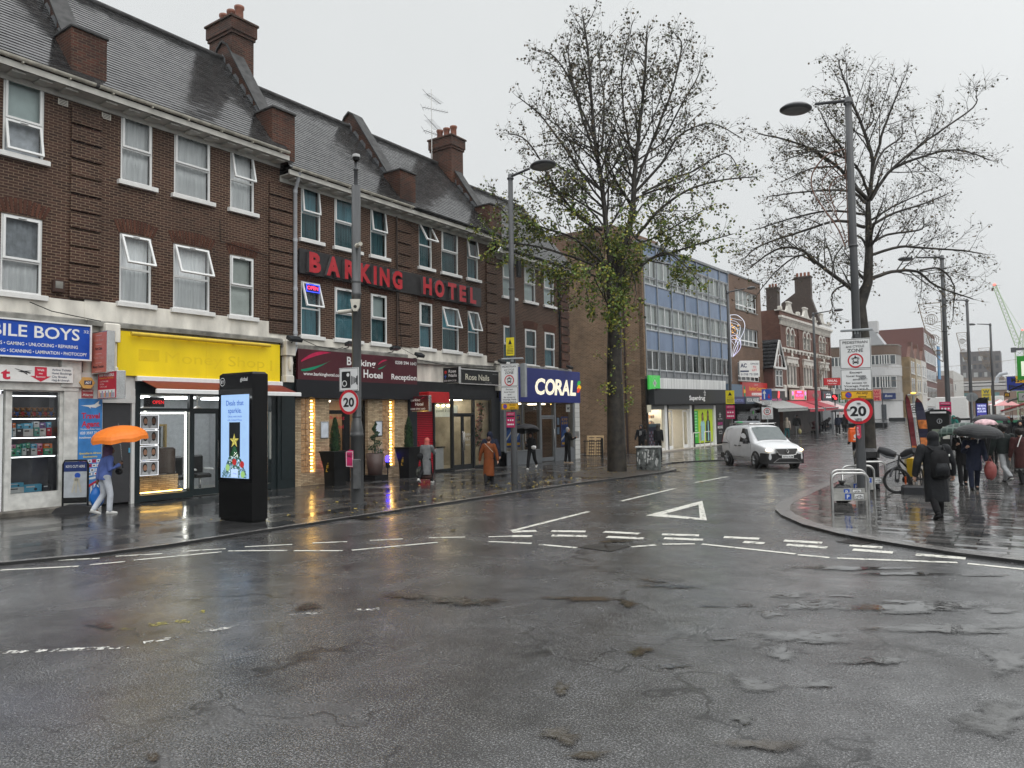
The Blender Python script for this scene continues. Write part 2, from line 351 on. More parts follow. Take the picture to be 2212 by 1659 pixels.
# right plaza: rounded nose
kr=[(-5.3,90),(-5.4,62),(-5.5,45),(-5.6,34),(-5.6,26.6),(-5.5,23.4),(-5.38,20.8),(-5.33,19.7),(-5.22,18.8),(-5.0,17.9),(-4.6,16.95),(-3.87,15.75),(-3.03,14.85),(-2.4,14.4),(-1.8,14.06),(-1.1,13.7),(-.16,13.42),(2,13.1),(8,12.7),(20,12.6)]
kri=inset(kr,.32)
def fill(pts,z,m,name):
 P=[V((x,y,gz(y)+z))for x,y in pts]; tr=tessellate_polygon([P]); mb=MB(); mb.add(P,[tuple(t)for t in tr])
 for f,face in enumerate(mb.f):
  a,b,c=[mb.v[i]for i in face]
  if(b-a).cross(c-a).z<0:mb.f[f]=face[::-1]
 return struct(mb.build(name,m))
near=[p for p in kri if p[1]<41.7]
fill([(-5.2,41.7)]+near+[(20,41.7)],0,SETT,'pavement')
mb=MB(); mb.quad((-5.2,41.7,0),(20,41.7,0),(20,130,gz(130)),(-5,130,gz(130))); struct(mb.build('pavement',SETT))
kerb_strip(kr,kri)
fill([(-12.3,24.6),(-12.3,25.1),(-12.32,27.5),(-12.45,29.1),(-12.8,30),(-13.6,30.7),(-14.6,30.9),(-15.2,29),(-15.2,26),(-14.2,24.2)],.006,PIT,'tree_pit')
# ---- markings
def worn(name,c,keep=.5,rough=.4):
 m,t,b=new_mat(name); L=t.links.new; P=ground_coords(t); b.inputs['Base Color'].default_value=(*c,1); b.inputs['Roughness'].default_value=rough
 n=nd(t,'ShaderNodeTexNoise'); n.inputs['Scale'].default_value=9; n.inputs['Detail'].default_value=8; n.inputs['Roughness'].default_value=.72; L(P,n.inputs[0])
 r=nd(t,'ShaderNodeMapRange'); r.inputs[1].default_value=keep-.04; r.inputs[2].default_value=keep+.04; L(n.outputs[0],r.inputs[0]); L(r.outputs[0],b.inputs['Alpha']); return m
W1=worn('white_road_paint',(.60,.59,.53),.42); W2=worn('worn_road_paint',(.6,.59,.55),.55); Y1=worn('old_yellow_paint',(.24,.21,.03),.55)
R5=lambda x,y:g(x*.5,1042.35+y*.5,RD+.004)
R6=lambda x,y:g(1106+x*.5,987.5+y*.5,RD+.004)
def lines(fn,segs,wd,m,name='road_marking'):
 mb=MB()
 for x0,y0,x1,y1 in segs:
  a,b=fn(x0,y0),fn(x1,y1); d=(b-a).normalized(); n=V((-d.y,d.x,0))*wd/2
  mb.quad(a-n,b-n,b+n,a+n)
 return struct(mb.build(name,m))
lines(R6,[(0,318,330,235),(470,190,705,135),(790,110,932,84)],.12,W1)
lines(R6,[(0,322,105,318),(170,319,318,321),(398,322,550,330),(648,333,808,338),(915,345,1068,352),(1175,360,1340,370),(1458,381,1600,390),(0,341,88,341),(172,338,325,341),(410,344,568,351),(657,350,825,357),(1000,366,1090,372),(1187,378,1362,390),(1473,399,1646,412),(1745,420,1960,437)],.22,W1)
lines(R6,[(0,369,85,372),(120,377,280,391),(515,387,620,379),(650,376,790,374),(820,375,1225,418),(1235,421,1372,434),(1405,436,1925,455),(1968,459,2212,484)],.11,W1)
lines(R5,[(0,378,340,361),(215,337,430,327),(388,355,540,341),(500,318,700,307),(578,335,958,299),(790,297,975,285),(985,295,1240,293),(1058,277,1262,267),(1270,294,1480,294),(1350,261,1500,255),(1520,292,1890,258),(1598,250,1740,243),(1852,238,2010,235),(2110,255,2212,258),(2110,234,2212,231)],.085,W1)
lines(R5,[(-200,742,560,710),(620,692,800,662),(860,645,1070,612),(1240,575,1440,557),(1520,552,1640,545)],.1,W2)
lines(R5,[(640,615,820,597),(815,562,885,555),(505,637,590,630)],.16,Y1)
o_=[R6(*p)for p in((578,252),(822,188),(842,273))]; i_=[R6(*p)for p in((655,246),(806,206),(812,263))]
mb=MB(); mb.add(o_+i_,[(0,1,4,3),(1,2,5,4),(2,0,3,5)]); struct(mb.build('give_way_triangle',W1))
# manhole cover
q=[R6(*p)for p in((285,390),(400,372),(515,385),(425,409))]; c=sum(q,V())/4
mb=MB(); iq=[c+(p-c)*.9 for p in q]
mb.add([p+V((0,0,.006))for p in q+iq],[(i,(i+1)%4,4+(i+1)%4,4+i)for i in range(4)],0)
mb.add([p+V((0,0,.002))for p in iq],[(0,1,2,3)],1)
for s in(0,1):mb.add([p+V((0,0,.006))for p in(iq[s]*.97+c*.03,c+(iq[s+1]-c)*.06,iq[s+2]*.97+c*.03,c-(iq[s+1]-c)*.06)],[(0,1,2,3)],0)
tag(mb.build('manhole_cover',[mat('rusty_iron',(.02,.017,.015),.35,.5),mat('manhole_fill',(.035,.033,.03),.3,bump=.8,bs=60)]),'diamond shaped iron manhole cover in the road by the give way line','manhole cover')
# puddles
WAT=mat('puddle_water',(.035,.034,.032),.02,var=.2,spec=1); WATB=mat('muddy_puddle_water',(.055,.046,.036),.04,var=.25,spec=.5)
WAT.node_tree.nodes['Principled BSDF'].inputs['IOR'].default_value=2.0; WATB.node_tree.nodes['Principled BSDF'].inputs['IOR'].default_value=1.9
for m_ in(WAT,WATB):
 t=m_.node_tree; b=t.nodes['Principled BSDF']; n=nd(t,'ShaderNodeTexNoise'); n.inputs['Scale'].default_value=14
 bp=nd(t,'ShaderNodeBump'); bp.inputs['Strength'].default_value=.05; bp.inputs['Distance'].default_value=.05; t.links.new(ground_coords(t),n.inputs[0]); t.links.new(n.outputs[0],bp.inputs['Height']); t.links.new(bp.outputs[0],b.inputs['Normal'])
 at=nd(t,'ShaderNodeAttribute',attribute_name='depth'); n2=nd(t,'ShaderNodeTexNoise'); n2.inputs['Scale'].default_value=9; n2.inputs['Detail'].default_value=8; n2.inputs['Roughness'].default_value=.7; t.links.new(ground_coords(t),n2.inputs[0])
 ad=nd(t,'ShaderNodeMath',operation='MULTIPLY_ADD'); ad.inputs[1].default_value=1.9; t.links.new(n2.outputs[0],ad.inputs[0]); t.links.new(at.outputs['Fac'],ad.inputs[2]); mr=nd(t,'ShaderNodeMapRange'); mr.inputs[1].default_value=1.15; mr.inputs[2].default_value=1.95; t.links.new(ad.outputs[0],mr.inputs[0]); t.links.new(mr.outputs[0],b.inputs['Alpha'])
random.seed(5)
_pn=[0]
def puddle(fn,x,y,rx,ry,m):
 _pn[0]+=1; pz=RD+.0065+.00022*_pn[0]
 n=48; ph=[random.uniform(0,6.3)for _ in range(9)]; P=[fn(x,y)]; W_=[1.0]
 for f_,w_ in((.45,1),(.8,.62),(1.25,0)):
  for k in range(n):
   t=2*PI*k/n; r=(1+sum(.55/(j+1.5)*math.sin((j+2)*t+ph[j])for j in range(9))*.7)*f_; P.append(fn(x+rx*r*math.cos(t),y+ry*r*math.sin(t))); W_.append(w_)
 mb=MB(); mb.add([(p.x,p.y,pz)for p in P],[(0,1+(k+1)%n,1+k)for k in range(n)]+[(1+q*n+k,1+q*n+(k+1)%n,1+(q+1)*n+(k+1)%n,1+(q+1)*n+k)for q in(0,1)for k in range(n)])
 for f,face in enumerate(mb.f):
  a,b_,c_=[mb.v[i]for i in face[:3]]
  if(b_-a).cross(c_-a).z<0:mb.f[f]=face[::-1]
 o=mb.build('puddle',m); at=o.data.attributes.new('depth','FLOAT','POINT'); at.data.foreach_set('value',W_); struct(o)
for a in[(1200,598,90,9),(1290,640,150,18),(1010,640,35,12),(1110,677,60,13),(870,645,55,4),(1690,625,90,7),(1700,672,90,7),(2110,665,90,8),(1165,850,60,30),(1050,985,100,30),(905,786,65,5),(2060,757,70,5),(1880,755,25,6),(2100,1080,110,22),(1300,800,60,7),(1420,600,60,4),(2050,510,90,6),(1560,740,50,5),(1900,742,220,26),(2140,880,110,45),(1250,775,170,32),(2080,1130,170,70),(1750,650,260,26),(1450,480,200,10),(1700,505,160,8),(700,560,110,8),(1000,1130,60,18),(1330,985,70,16),(690,905,60,14),(1560,880,120,18)]:puddle(R6,*a,WAT)
for a in[(1080,1245,150,26),(210,1205,80,34),(330,1290,110,16),(555,842,55,20),(310,614,190,9),(500,635,40,14),(215,1000,45,22),(450,365,60,7),(620,535,50,8)]:puddle(R6,*a,WATB)
for a in[(440,618,60,13),(1330,540,70,13),(2000,515,130,22),(1760,492,90,13),(660,1190,40,16)]:puddle(R5,*a,WATB)
# fallen leaves
LV=[mat('fallen_leaf_yellow',(.32,.24,.05),.5,var=.5,vs_=2),mat('fallen_leaf_brown',(.12,.07,.03),.5,var=.5,vs_=2)]
mb=MB()
for _ in range(900):
 y=random.uniform(9,33); x=-12.9-abs(random.gauss(0,2.3))if random.random()<.85 else random.uniform(-13.2,-9)
 if x<-20.4:continue
 if random.random()>min(1,.15+(y-9)/14):continue
 z=.012 if x<-13 else RD+.012; s=random.uniform(.03,.075); a=random.uniform(0,6.3); c,s_=math.cos(a)*s,math.sin(a)*s
 mb.add([(x+c,y+s_,z),(x-s_*.6,y+c*.6,z+random.uniform(0,.03)),(x-c,y-s_,z),(x+s_*.6,y-c*.6,z+random.uniform(0,.02))],[(0,1,2,3)],int(random.random()<.3))
struct(mb.build('fallen_leaves',LV),'stuff')
for x,y,lab in((-12.68,12.2,'iron gully grate by the kerb in front of the hotel'),(-12.2,29.0,'iron gully grate by the kerb beside the tree pit'),(-2.6,14.25,'iron gully grate by the kerb of the plaza corner')):
 b=MB(T(x,y,RD)@RZ(0 if x<-5 else 65)); b.box(-.24,.24,-.22,-.18,.002,.012); b.box(-.24,.24,.18,.22,.002,.012); b.box(-.24,.24,-.18,.18,.001,.003,1)
 for k in range(8):b.box(-.24+k*.065,-.205+k*.065,-.18,.18,.002,.011)
 tag(b.build('gully_grate',[mat('rusty_iron',(.02,.017,.015),.35,.5),dark]),lab,'drain')
 # ================================================================ TERRACE ON THE LEFT
BR1=brick('dark_red_brick',(.034,.0155,.011),(.074,.034,.024),(.20,.145,.10),ms=.0095,rough=.6,dirt=.42,dscale=.4)
BRR=brick('red_block_brick',(.095,.026,.013),(.035,.014,.01),(.10,.07,.05),rough=.55,dirt=.6,dscale=.8)
SOL=brick('soldier_course_brick',(.07,.034,.024),(.115,.052,.034),(.19,.15,.11),.075,.235,.0085,off=0,dirt=.25)
STU=mat('stained_white_stucco',(.70,.67,.60),.6,var=.3,vs_=2.2,bump=.3,bs=8,streak=.35)
STG=mat('weathered_grey_stone',(.21,.205,.185),.5,var=.5,vs_=3,bump=.5,bs=12)
COP=mat('wet_coping_stone',(.055,.055,.055),.65,var=.4,vs_=4,spec=.15)
GUT=mat('old_cream_gutter',(.42,.40,.34),.4,var=.3,vs_=5,streak=.4)
SOFF=mat('dirty_white_soffit',(.5,.49,.45),.5,var=.25,vs_=2)
LEAD=mat('lead_flashing',(.16,.17,.18),.4,.3,var=.3)
POT=mat('terracotta_pot',(.20,.075,.045),.5,var=.35)
TILE=brick('wet_roof_tile',(.012,.012,.013),(.042,.041,.040),(.004,.004,.004),.2,.115,.006,.14,.12,dirt=.3,dscale=.6,off=.5,spec=.2)
PIPE=mat('grey_plastic_pipe',(.42,.44,.47),.35,var=.08)
NET=mat('white_net_curtain',(.86,.88,.90),.8,var=.13,vs_=16,streak=.06); BLIND=mat('pale_blind',(.72,.78,.74),.6,var=.05)
TEAL=mat('teal_curtain',(.10,.27,.33),.7,var=.35,vs_=9,streak=.06); TEALD=mat('dark_teal_curtain',(.05,.135,.155),.7,var=.4,vs_=9,streak=.06); GREYC=mat('grey_curtain',(.45,.48,.52),.8,var=.25,vs_=6)
FROST=mat('frosted_film',(.62,.74,.73),.45,var=.04)
def ring(mb,x0,x1,z0,z1,b,y0,y1,mi=0,X=None):  # rectangular frame
 mb.box(x0,x0+b,y0,y1,z0,z1,mi,X); mb.box(x1-b,x1,y0,y1,z0,z1,mi,X)
 mb.box(x0+b,x1-b,y0,y1,z0,z0+b,mi,X); mb.box(x0+b,x1-b,y0,y1,z1-b,z1,mi,X)
def window(F,parent,u0,u1,z0,z1,top=0,bot=0,cur=NET,cur2=None,split=.5,pleat=True,frame=upvc,sill=white,neon=False):
 """sash casement: fixed frame, two lights that may hang open, curtain behind, sill below"""
 zs=z0+(z1-z0)*split
 f=MB(); ring(f,u0,u1,z0,z1,.055,.03,.10); f.box(u0+.055,u1-.055,.032,.098,zs-.03,zs+.03)
 W=f.build('window',frame,parent,F)
 for a,b,ang in((zs+.03,z1-.055,top),(z0+.055,zs-.03,bot)):
  X=T(0,.02,b)@M.Rotation(R(-ang),4,'X')@T(0,0,-b)
  if ang or a>zs:
   s=MB(); ring(s,u0+.05,u1-.05,a-.012,b+.012,.055,-.035,.028,0,X)
   s.box((u0+u1)/2-.09,(u0+u1)/2+.09,-.045,-.035,b-.03,b-.015,1,X); s.build('sash',[frame,black],W,F)
  MB().quad((u0+.1,.0,a+.04),(u1-.1,.0,a+.04),(u1-.1,.0,b-.04),(u0+.1,.0,b-.04),0,X).build('pane',GL,W,F)
 c=MB(); n=int((u1-u0)*26)if pleat else 1; vs_=[]
 for i in range(n*2+1):
  x=u0+.04+(u1-u0-.08)*i/(2*n); y=.2+(.028*(i%2)+.02*math.sin(i*.9)if pleat else 0)
  vs_+=[(x,y,z0+.03),(x,y+.01,z1-.03)]
 fs=[(2*i,2*i+2,2*i+3,2*i+1)for i in range(n*2)]
 if cur2:
  zc=zs; c.add([(a,b,z0+.03 if k%2==0 else zc)for k,(a,b,_)in enumerate(vs_)],fs,1,pleat); c.add([(a,b,zc if k%2==0 else z1-.03)for k,(a,b,_)in enumerate(vs_)],fs,0,pleat)
 else:c.add(vs_,fs,0,pleat)
 c.build('curtain',[cur,cur2 or cur],W,F)
 if sill:MB().bbox(u0-.1,u1+.12,-.13,.03,z0-.13,z0-.004,.012).build('sill',sill,W,F)
 return W
def wall_holes(mb,u0,u1,z0,z1,holes,dep=.14,mi=0,y=0):  # front wall with openings and their reveals
 us=sorted({u0,u1,*[h[0]for h in holes],*[h[1]for h in holes]}); zs=sorted({z0,z1,*[h[2]for h in holes],*[h[3]for h in holes]})
 for i in range(len(us)-1):
  for j in range(len(zs)-1):
   cu,cz=(us[i]+us[i+1])/2,(zs[j]+zs[j+1])/2
   if not any(h[0]<cu<h[1]and h[2]<cz<h[3]for h in holes):
    mb.quad((us[i],y,zs[j]),(us[i+1],y,zs[j]),(us[i+1],y,zs[j+1]),(us[i],y,zs[j+1]),mi)
 for a,b,c,d in holes:
  mb.quad((a,y,c),(a,y+dep,c),(a,y+dep,d),(a,y,d),mi); mb.quad((b,y,c),(b,y,d),(b,y+dep,d),(b,y+dep,c),mi)
  mb.quad((a,y,d),(a,y+dep,d),(b,y+dep,d),(b,y,d),mi); mb.quad((a,y,c),(b,y,c),(b,y+dep,c),(a,y+dep,c),mi)
def fan(mb,u0,u1,z,h=.33,mi=0):  # splayed brick arch over a window, just proud of the wall
 n=int((u1-u0+.4)/.105);
 for i in range(n):
  t0,t1=i/n+.012,(i+1)/n-.012
  a0,a1=u0-.05+(u1-u0+.1)*t0,u0-.05+(u1-u0+.1)*t1; b0,b1=u0-.2+(u1-u0+.4)*t0,u0-.2+(u1-u0+.4)*t1
  zz=lambda t:z+.012+.05*math.sin(PI*t); k=lambda t:h+.04*math.sin(PI*t)
  mb.prism([(a0,zz(t0)),(a1,zz(t1)),(b1,zz(t1)+k(t1)),(b0,zz(t0)+k(t0))],.03,mi,axis='y',base=-.012)
def house(name,label,u0,u1,eave,ridge,wins,zb,band,d,floors,seed,pier=None,gutter=GUT,gable_end=False,arch=True):
 random.seed(seed); F=TER
 h=thing(name,label,'shop building',TER@T(u0,0,0))
 holes=[(a,b,z0,z1)for a,b in wins for z0,z1 in floors]
 mb=MB(); wall_holes(mb,u0,u1,band,eave+.05,holes)
 Ez=ridge-.05
 mb.poly([(u0+.01,6,zb),(u0+.01,0,zb),(u0+.01,0,eave),(u0+.01,2.9,Ez-.2),(u0+.01,6,eave)]); mb.poly([(u1-.01,0,0),(u1-.01,6,0),(u1-.01,6,eave),(u1-.01,2.9,Ez-.2),(u1-.01,0,eave)])
 mb.quad((u1,6,0),(u0,6,0),(u0,6,eave),(u1,6,eave))
 mb.build('wall',BR1,h,F)
 if arch:
  am=brick('arch_brick',(.060,.022,.013),(.11,.042,.025),(.06,.022,.013),.06,.3,.0,dirt=.4,bump=.1)
  for x0,x1 in wins:a=MB(); fan(a,x0,x1,floors[0][1]); a.build('brick_arch',am,h,F)
 mb=MB(); mb.bbox(u0,u1,-.035,.0,zb,band,.01); mb.bbox(u0,u1,-.2,-.03,zb-.06,zb+.09,.03,1)
 mb.build('stucco_band',[STU,STG],h,F)
 # eaves: soffit, brackets, gutter
 s=MB(); s.box(u0,u1,-.5,.0,eave,eave+.04); s.box(u0,u1,-.52,-.46,eave,eave+.16); s.box(u0,u1,-.035,0,eave-.16,eave)
 x=u0+.3
 while x<u1-.2:s.bbox(x,x+.32,-.42,-.036,eave-.055,eave-.001,.015); x+=.62
 s.build('eaves_soffit',SOFF,h,F)
 gt=MB(); gp=[(-.53-.065+.065*math.cos(PI+PI*k/8),eave+.26+.075*math.sin(PI+PI*k/8))for k in range(9)]
 gp+=[(p[0]*.98-.011,p[1]+.006)for p in gp[::-1]]
 gt.prism([(p[0]+.02,p[1])for p in gp],u1-u0-.1,axis='x',base=u0+.05)
 x=u0+.4
 while x<u1:gt.box(x,x+.04,-.605,-.5,eave+.15,eave+.275); x+=1.1
 gt.build('gutter',gutter,h,F)
 # roof laid in courses
 rb=MB(); n=36; y0,z0=-.56,eave+.24; y1,z1=2.9,ridge; L_=u1-u0
 seg=14
 for i in range(n):
  ya,za,yb,zb_=y0+(y1-y0)*i/n,z0+(z1-z0)*i/n,y0+(y1-y0)*(i+1)/n,z0+(z1-z0)*(i+1)/n
  for k in range(seg):
   xa,xb=u0+L_*k/seg,u0+L_*(k+1)/seg; e_=.02+random.uniform(-.003,.004)
   rb.quad((xa,ya,za+e_),(xb,ya,za+e_+random.uniform(-.002,.002)),(xb,yb,zb_),(xa,yb,zb_)); rb.quad((xa,ya,za-.045),(xb,ya,za-.045),(xb,ya,za+e_),(xa,ya,za+e_))
 rb.quad((u0,2.9,ridge),(u1,2.9,ridge),(u1,6.4,eave),(u0,6.4,eave))
 rf=rb.build('roof',TILE,h,F)
 MB().tube([(u0,2.9,ridge+.01),(u1,2.9,ridge+.01)],.11,8).build('ridge_tile',COP,rf,F)
 if pier:
  p=MB(); z=band
  while z<eave-.3:
   p.bbox(pier[0],pier[1],-.075,-.001,z,min(z+.40,eave-.02),.012); z+=.47
  p.build('pier',BRR if gable_end else BR1,h,F)
 return h
def party_wall(h,u,eave,ridge,d=0):
 top=eave+1.72
 b=MB(); b.box(u-.46,u+.46,-.28,.62,eave+.12,top);
 pts=[(.62,eave),(.62,top-.02),(2.62,ridge+.42),(2.9,ridge+.6),(3.15,ridge+.42),(6.2,eave)]
 b.prism(pts,.44,axis='x',base=u-.22); pw=b.build('parapet_wall',BRR,h,TER)
 c=MB(); c.bbox(u-.5,u+.5,-.34,.66,top,top+.07,.02)
 q=[(.55,top+.06),(2.62,ridge+.50),(2.9,ridge+.68),(3.18,ridge+.50),(6.2,eave+.2)]
 for i in range(4):
  (a,za),(b_,zb_)=q[i],q[i+1]; c.prism([(a,za-.075),(b_,zb_-.075),(b_,zb_),(a,za)],.56,axis='x',base=u-.28)
 c.build('coping',COP,pw,TER)
 for sd_ in(-1,1):  # stepped lead flashing down the roof side
  f=MB(); L_,U_=[],[]
  for i in range(15):y=.1+i*.2; z=eave+.24+(ridge-eave-.24)*(y+.56)/3.46; L_.append((u+sd_*.235,y,z-.05)); U_+=[(u+sd_*.235,y,z+.2)]
  f.add(L_+U_,[(i,i+1,15+i)for i in range(14)]+[(i+1,16+i,15+i)if i%2 else(i+1,15+i,15+i)for i in range(14)if i%2]); f.build('flashing',LEAD,pw,TER)
def chimney(h,u,y0,y1,zb,zt):
 c=MB(); c.box(u-.45,u+.45,y0,y1,zb,zt-.5); c.box(u-.50,u+.50,y0-.05,y1+.05,zt-.62,zt-.5)
 c.box(u-.54,u+.54,y0-.09,y1+.09,zt-.5,zt-.06); c.bbox(u-.6,u+.6,y0-.14,y1+.14,zt-.06,zt+.02,.02)
 ch=c.build('chimney',BRR,h,TER)
 for k in range(3):
  yy=y0+(y1-y0)*(k+.5)/3
  MB(TER@T(u,yy,zt+.02)).lathe([(.17,0),(.15,.1),(.145,.45),(.18,.5),(.18,.58),(.13,.58),(.12,.1)],14).build('chimney_pot',POT,ch)
f1=[(5.62,7.56),(9.05,10.95)]; f2=[(5.22,7.13),(8.62,10.5)]; f4=[(4.92,6.74),(8.16,9.95)]
h0=house('shop_house','three storey brick house above the phone shop with the blue sign',3.0,9.6,11.0,15.4,[(7.62,8.56)],4.92,5.5,0,[(5.52,7.48),(9.02,10.95)],1)
h1=house('shop_house','three storey brick house with net curtains above the yellow fascia',9.6,15.9,11.0,15.4,[(10.53,11.45),(12.11,13.31),(14.0,14.9)],4.92,5.56,0,f1,2,(9.2,10.0))
h2=house('shop_house','brick house with teal curtains above the maroon reception sign',15.9,22.0,10.55,14.85,[(16.8,17.68),(18.32,19.55),(20.13,21.02)],4.78,5.17,0,f2,3,(15.45,16.4))
h3=house('shop_house','brick house with dark gutter above the nail salon and red shutter',22.0,28.0,10.55,14.85,[(22.9,23.73),(24.35,25.5),(26.13,26.96)],4.6,5.17,0,f2,4,(21.56,22.37),gutter=black)
h4=house('shop_house','end brick house with red quoins above the blue betting shop, behind the leafy tree',28.0,35.0,10.05,14.35,[(28.88,29.9),(30.73,31.78),(32.57,33.58)],4.78,4.86,0,f4,5,(27.5,28.3),gutter=black)
q=MB(); z=4.9
while z<9.9:q.bbox(34.15,35.05,-.08,-.001,z,z+.38,.012); z+=.46
q.build('quoin',BRR,h4,TER)
for h,u,e_,r in((h1,9.52,11.0,15.4),(h2,15.85,11.0,15.4),(h3,21.95,10.55,14.85),(h4,28.0,10.55,14.85)):party_wall(h,u,e_,r)
chimney(h2,16.1,2.35,3.75,13.6,16.85); chimney(h4,27.95,1.98,3.3,13,16.1)
wn=lambda h,a,z,*k,**kw:window(TER,h,a[0],a[1],z[0],z[1],*k,**kw)
wn(h0,(7.62,8.56),(9.02,10.95),0,12,FROST,GREYC,.45,pleat=False); wn(h0,(7.62,8.56),(5.52,7.48),0,0,GREYC,NET,.42)
A1,B1,C1=(10.53,11.45),(12.11,13.31),(14.0,14.9)
wn(h1,A1,f1[1]); wn(h1,B1,f1[1]); wn(h1,C1,f1[1],13); wn(h1,A1,f1[0],24); wn(h1,B1,f1[0],22); wn(h1,C1,f1[0],cur=BLIND,pleat=False)
A2,B2,C2=(16.8,17.68),(18.32,19.55),(20.13,21.02)
wn(h2,A2,f2[1],6,0,TEAL,TEALD); wn(h2,B2,f2[1],0,0,TEAL,TEALD); wn(h2,C2,f2[1],7,0,TEALD,TEALD)
nw=wn(h2,A2,f2[0],17,0,TEALD,TEAL); wn(h2,B2,f2[0],0,0,TEAL); wn(h2,C2,f2[0],0,0,FROST,TEALD,pleat=False)
A3,B3,C3=(22.9,23.73),(24.35,25.5),(26.13,26.96)
wn(h3,A3,f2[1],30,0,TEALD,TEALD); wn(h3,B3,f2[1],0,0,TEALD,TEALD); wn(h3,C3,f2[1],7,0,TEALD,TEAL)
wn(h3,A3,f2[0],0,0,TEALD,TEAL); wn(h3,B3,f2[0],17,0,TEAL,TEALD); wn(h3,C3,f2[0],17,0,TEAL)
A4,B4,C4=(28.88,29.9),(30.73,31.78),(32.57,33.58)
wn(h4,A4,f4[1],0,0,FROST,pleat=False); wn(h4,B4,f4[1],0,0,BLIND,FROST,pleat=False); wn(h4,C4,f4[1],0,0,FROST,pleat=False)
wn(h4,A4,f4[0],0,0,TEAL,TEALD); wn(h4,B4,f4[0],0,0,TEALD,TEALD); wn(h4,C4,f4[0],0,0,TEALD,TEAL)
dp=MB(); dp.tube([(16.32,-.5,10.72),(16.34,-.42,10.5),(16.46,-.12,10.2),(16.46,-.12,5.2),(16.46,-.14,4.75),(16.3,-.2,4.45)],.065,10)
for z in(10.1,8.4,6.7,5.2):dp.cyl(16.46,-.12,z,z+.12,.08)
dp.build('downpipe',PIPE,h2,TER)
dp=MB(); dp.tube([(21.52,-.06,10.4),(21.52,-.06,5.2)],.035,8); dp.build('downpipe',mat('rusty_pipe',(.05,.03,.022),.4),h3,TER)
dp=MB(); dp.tube([(34.0,-.07,9.9),(34.0,-.07,4.9)],.045,8); dp.build('downpipe',black,h4,TER)
# aerials beside the second chimney
t=thing('tv_aerial','tall mast with two pairs of television aerials beside the hotel chimney','aerial',TER@T(27.35,3.1,14.4))
MB().tube([(27.35,3.1,14.4),(27.35,3.1,18.6)],.022,6).build('mast',steel,t,TER)
for z,a in((18.2,10),(17.6,-25),(16.9,20),(16.4,-10)):
 b=MB(TER@T(27.35,3.1,z)@RZ(a)); b.tube([(-.5,0,0),(.9,0,.0)],.014,5)
 for k in range(9):b.tube([(-.4+.15*k,-.22,0),(-.4+.15*k,.22,0)],.007,4)
 b.tube([(-.5,-.2,-.25),(-.5,.2,.25)],.01,4); b.build('antenna',mat('aerial_grey',(.12,.12,.125),.4,.6),t)
 # ---------------------------------------------------------------- signs
def sign(name,label,F,u0,u1,z0,z1,y,th,base,draw,mats,cat='sign',frame=None,fw=.04,group=None):
 """flat sign board; draw(mb) adds lettering a few mm in front"""
 o=MB(F).bbox(u0,u1,y,y+th,z0,z1,.012).build(name,base); tag(o,label,cat,group)
 if frame:
  f=MB(F); ring(f,u0-fw,u1+fw,z0-fw,z1+fw,fw-.002,y-.03,y+th); f.build('frame',frame,o)
 if draw:m=MB(F); draw(m,y-.004); m.build('lettering',mats,o)
 return o
wt=mat('white_lettering',(.8,.8,.79),.4,var=.03); bk=mat('black_lettering',(.02,.02,.025),.5)
red=mat('red_lettering',(.55,.02,.05),.4,var=.05); BLUE=mat('blue_sign',(.006,.065,.42),.3,var=.08)
def d(m,y):
 m.text('MOBILE BOYS',9.36,4.41,.30,2.75,y,bold=.015,al='r'); m.text('32',9.46,4.62,.075,.13,y)
 m.text('S \u2022 GAMING \u2022 UNLOCKING \u2022 REPAIRING',9.32,4.19,.085,1.78,y,bold=.012,al='r'); m.text('NG \u2022 SCANNING \u2022 LAMINATION \u2022 PHOTOCOPY',9.55,4.01,.085,2.03,y,bold=.012,al='r')
sign('shop_sign','blue fascia sign reading MOBILE BOYS in white capitals',TER,3.4,9.62,3.93,4.8,-.3,.22,BLUE,d,[wt],frame=upvc)
NAVY=mat('navy_lettering',(.03,.04,.09),.5)
def d(m,y):
 m.text('t',7.6,3.36,.26,.2,y,0,bold=.04)
 m.poly([(8.34,y,3.68),(8.62,y,3.68),(8.62,y,3.45),(8.72,y,3.45),(8.48,y,3.31),(8.24,y,3.45),(8.34,y,3.45)],0)
 for s,z,h in(('Walk',3.58,.055),('into',3.5,.04),('Basement',3.415,.04)):m.text(s,8.48,z,h,None,y-.003,1,al='c',bold=.01)
 for i,s in enumerate(('Airline Tickets','Hotel Bookings','City Breaks','Hajj & Umrah')):m.text(s,8.74,3.6-i*.088,.055,None,y,2,bold=.012)
 m.poly([(7.87,y,3.63),(7.93,y,3.6),(8.24,y,3.5),(8.25,y,3.53)],3); m.poly([(7.95,y-.001,3.56),(8.3,y-.001,3.58),(8.05,y-.001,3.53)],3); m.poly([(8.05,y-.002,3.55),(8.18,y-.002,3.47),(8.16,y-.002,3.52)],3)
sign('travel_sign','white strip sign with a red Walk into Basement arrow, under the blue fascia',TER,5.5,9.26,3.3,3.7,-.22,.08,white,d,[red,wt,NAVY,bk])
YEL=mat('yellow_fascia',(.92,.68,.008),.4,var=.10,vs_=1.5,streak=.4); YGH=mat('faded_yellow_ghost',(.83,.60,.007),.45,var=.04)
def d(m,y):
 m.text('Money Shop',11.8,3.98,.33,3.4,y,0); m.box(11.02,11.62,y-.001,y+.003,4.0,4.32,0); m.box(15.42,15.5,y-.001,y+.003,3.9,4.25,0); m.box(13.1,13.11,y-.001,y+.003,3.56,4.75,0)
sign('shop_sign','blank yellow fascia with the ghost of the words Money Shop',TER,10.43,15.82,3.56,4.8,-.14,.1,YEL,d,[YGH])
tb=MB(TER); tb.tube([(10.72,-.3,4.72),(15.3,-.3,4.72)],.06,10)
for x in(11,12.5,14,15.1):tb.box(x,x+.05,-.3,-.14,4.68,4.76)
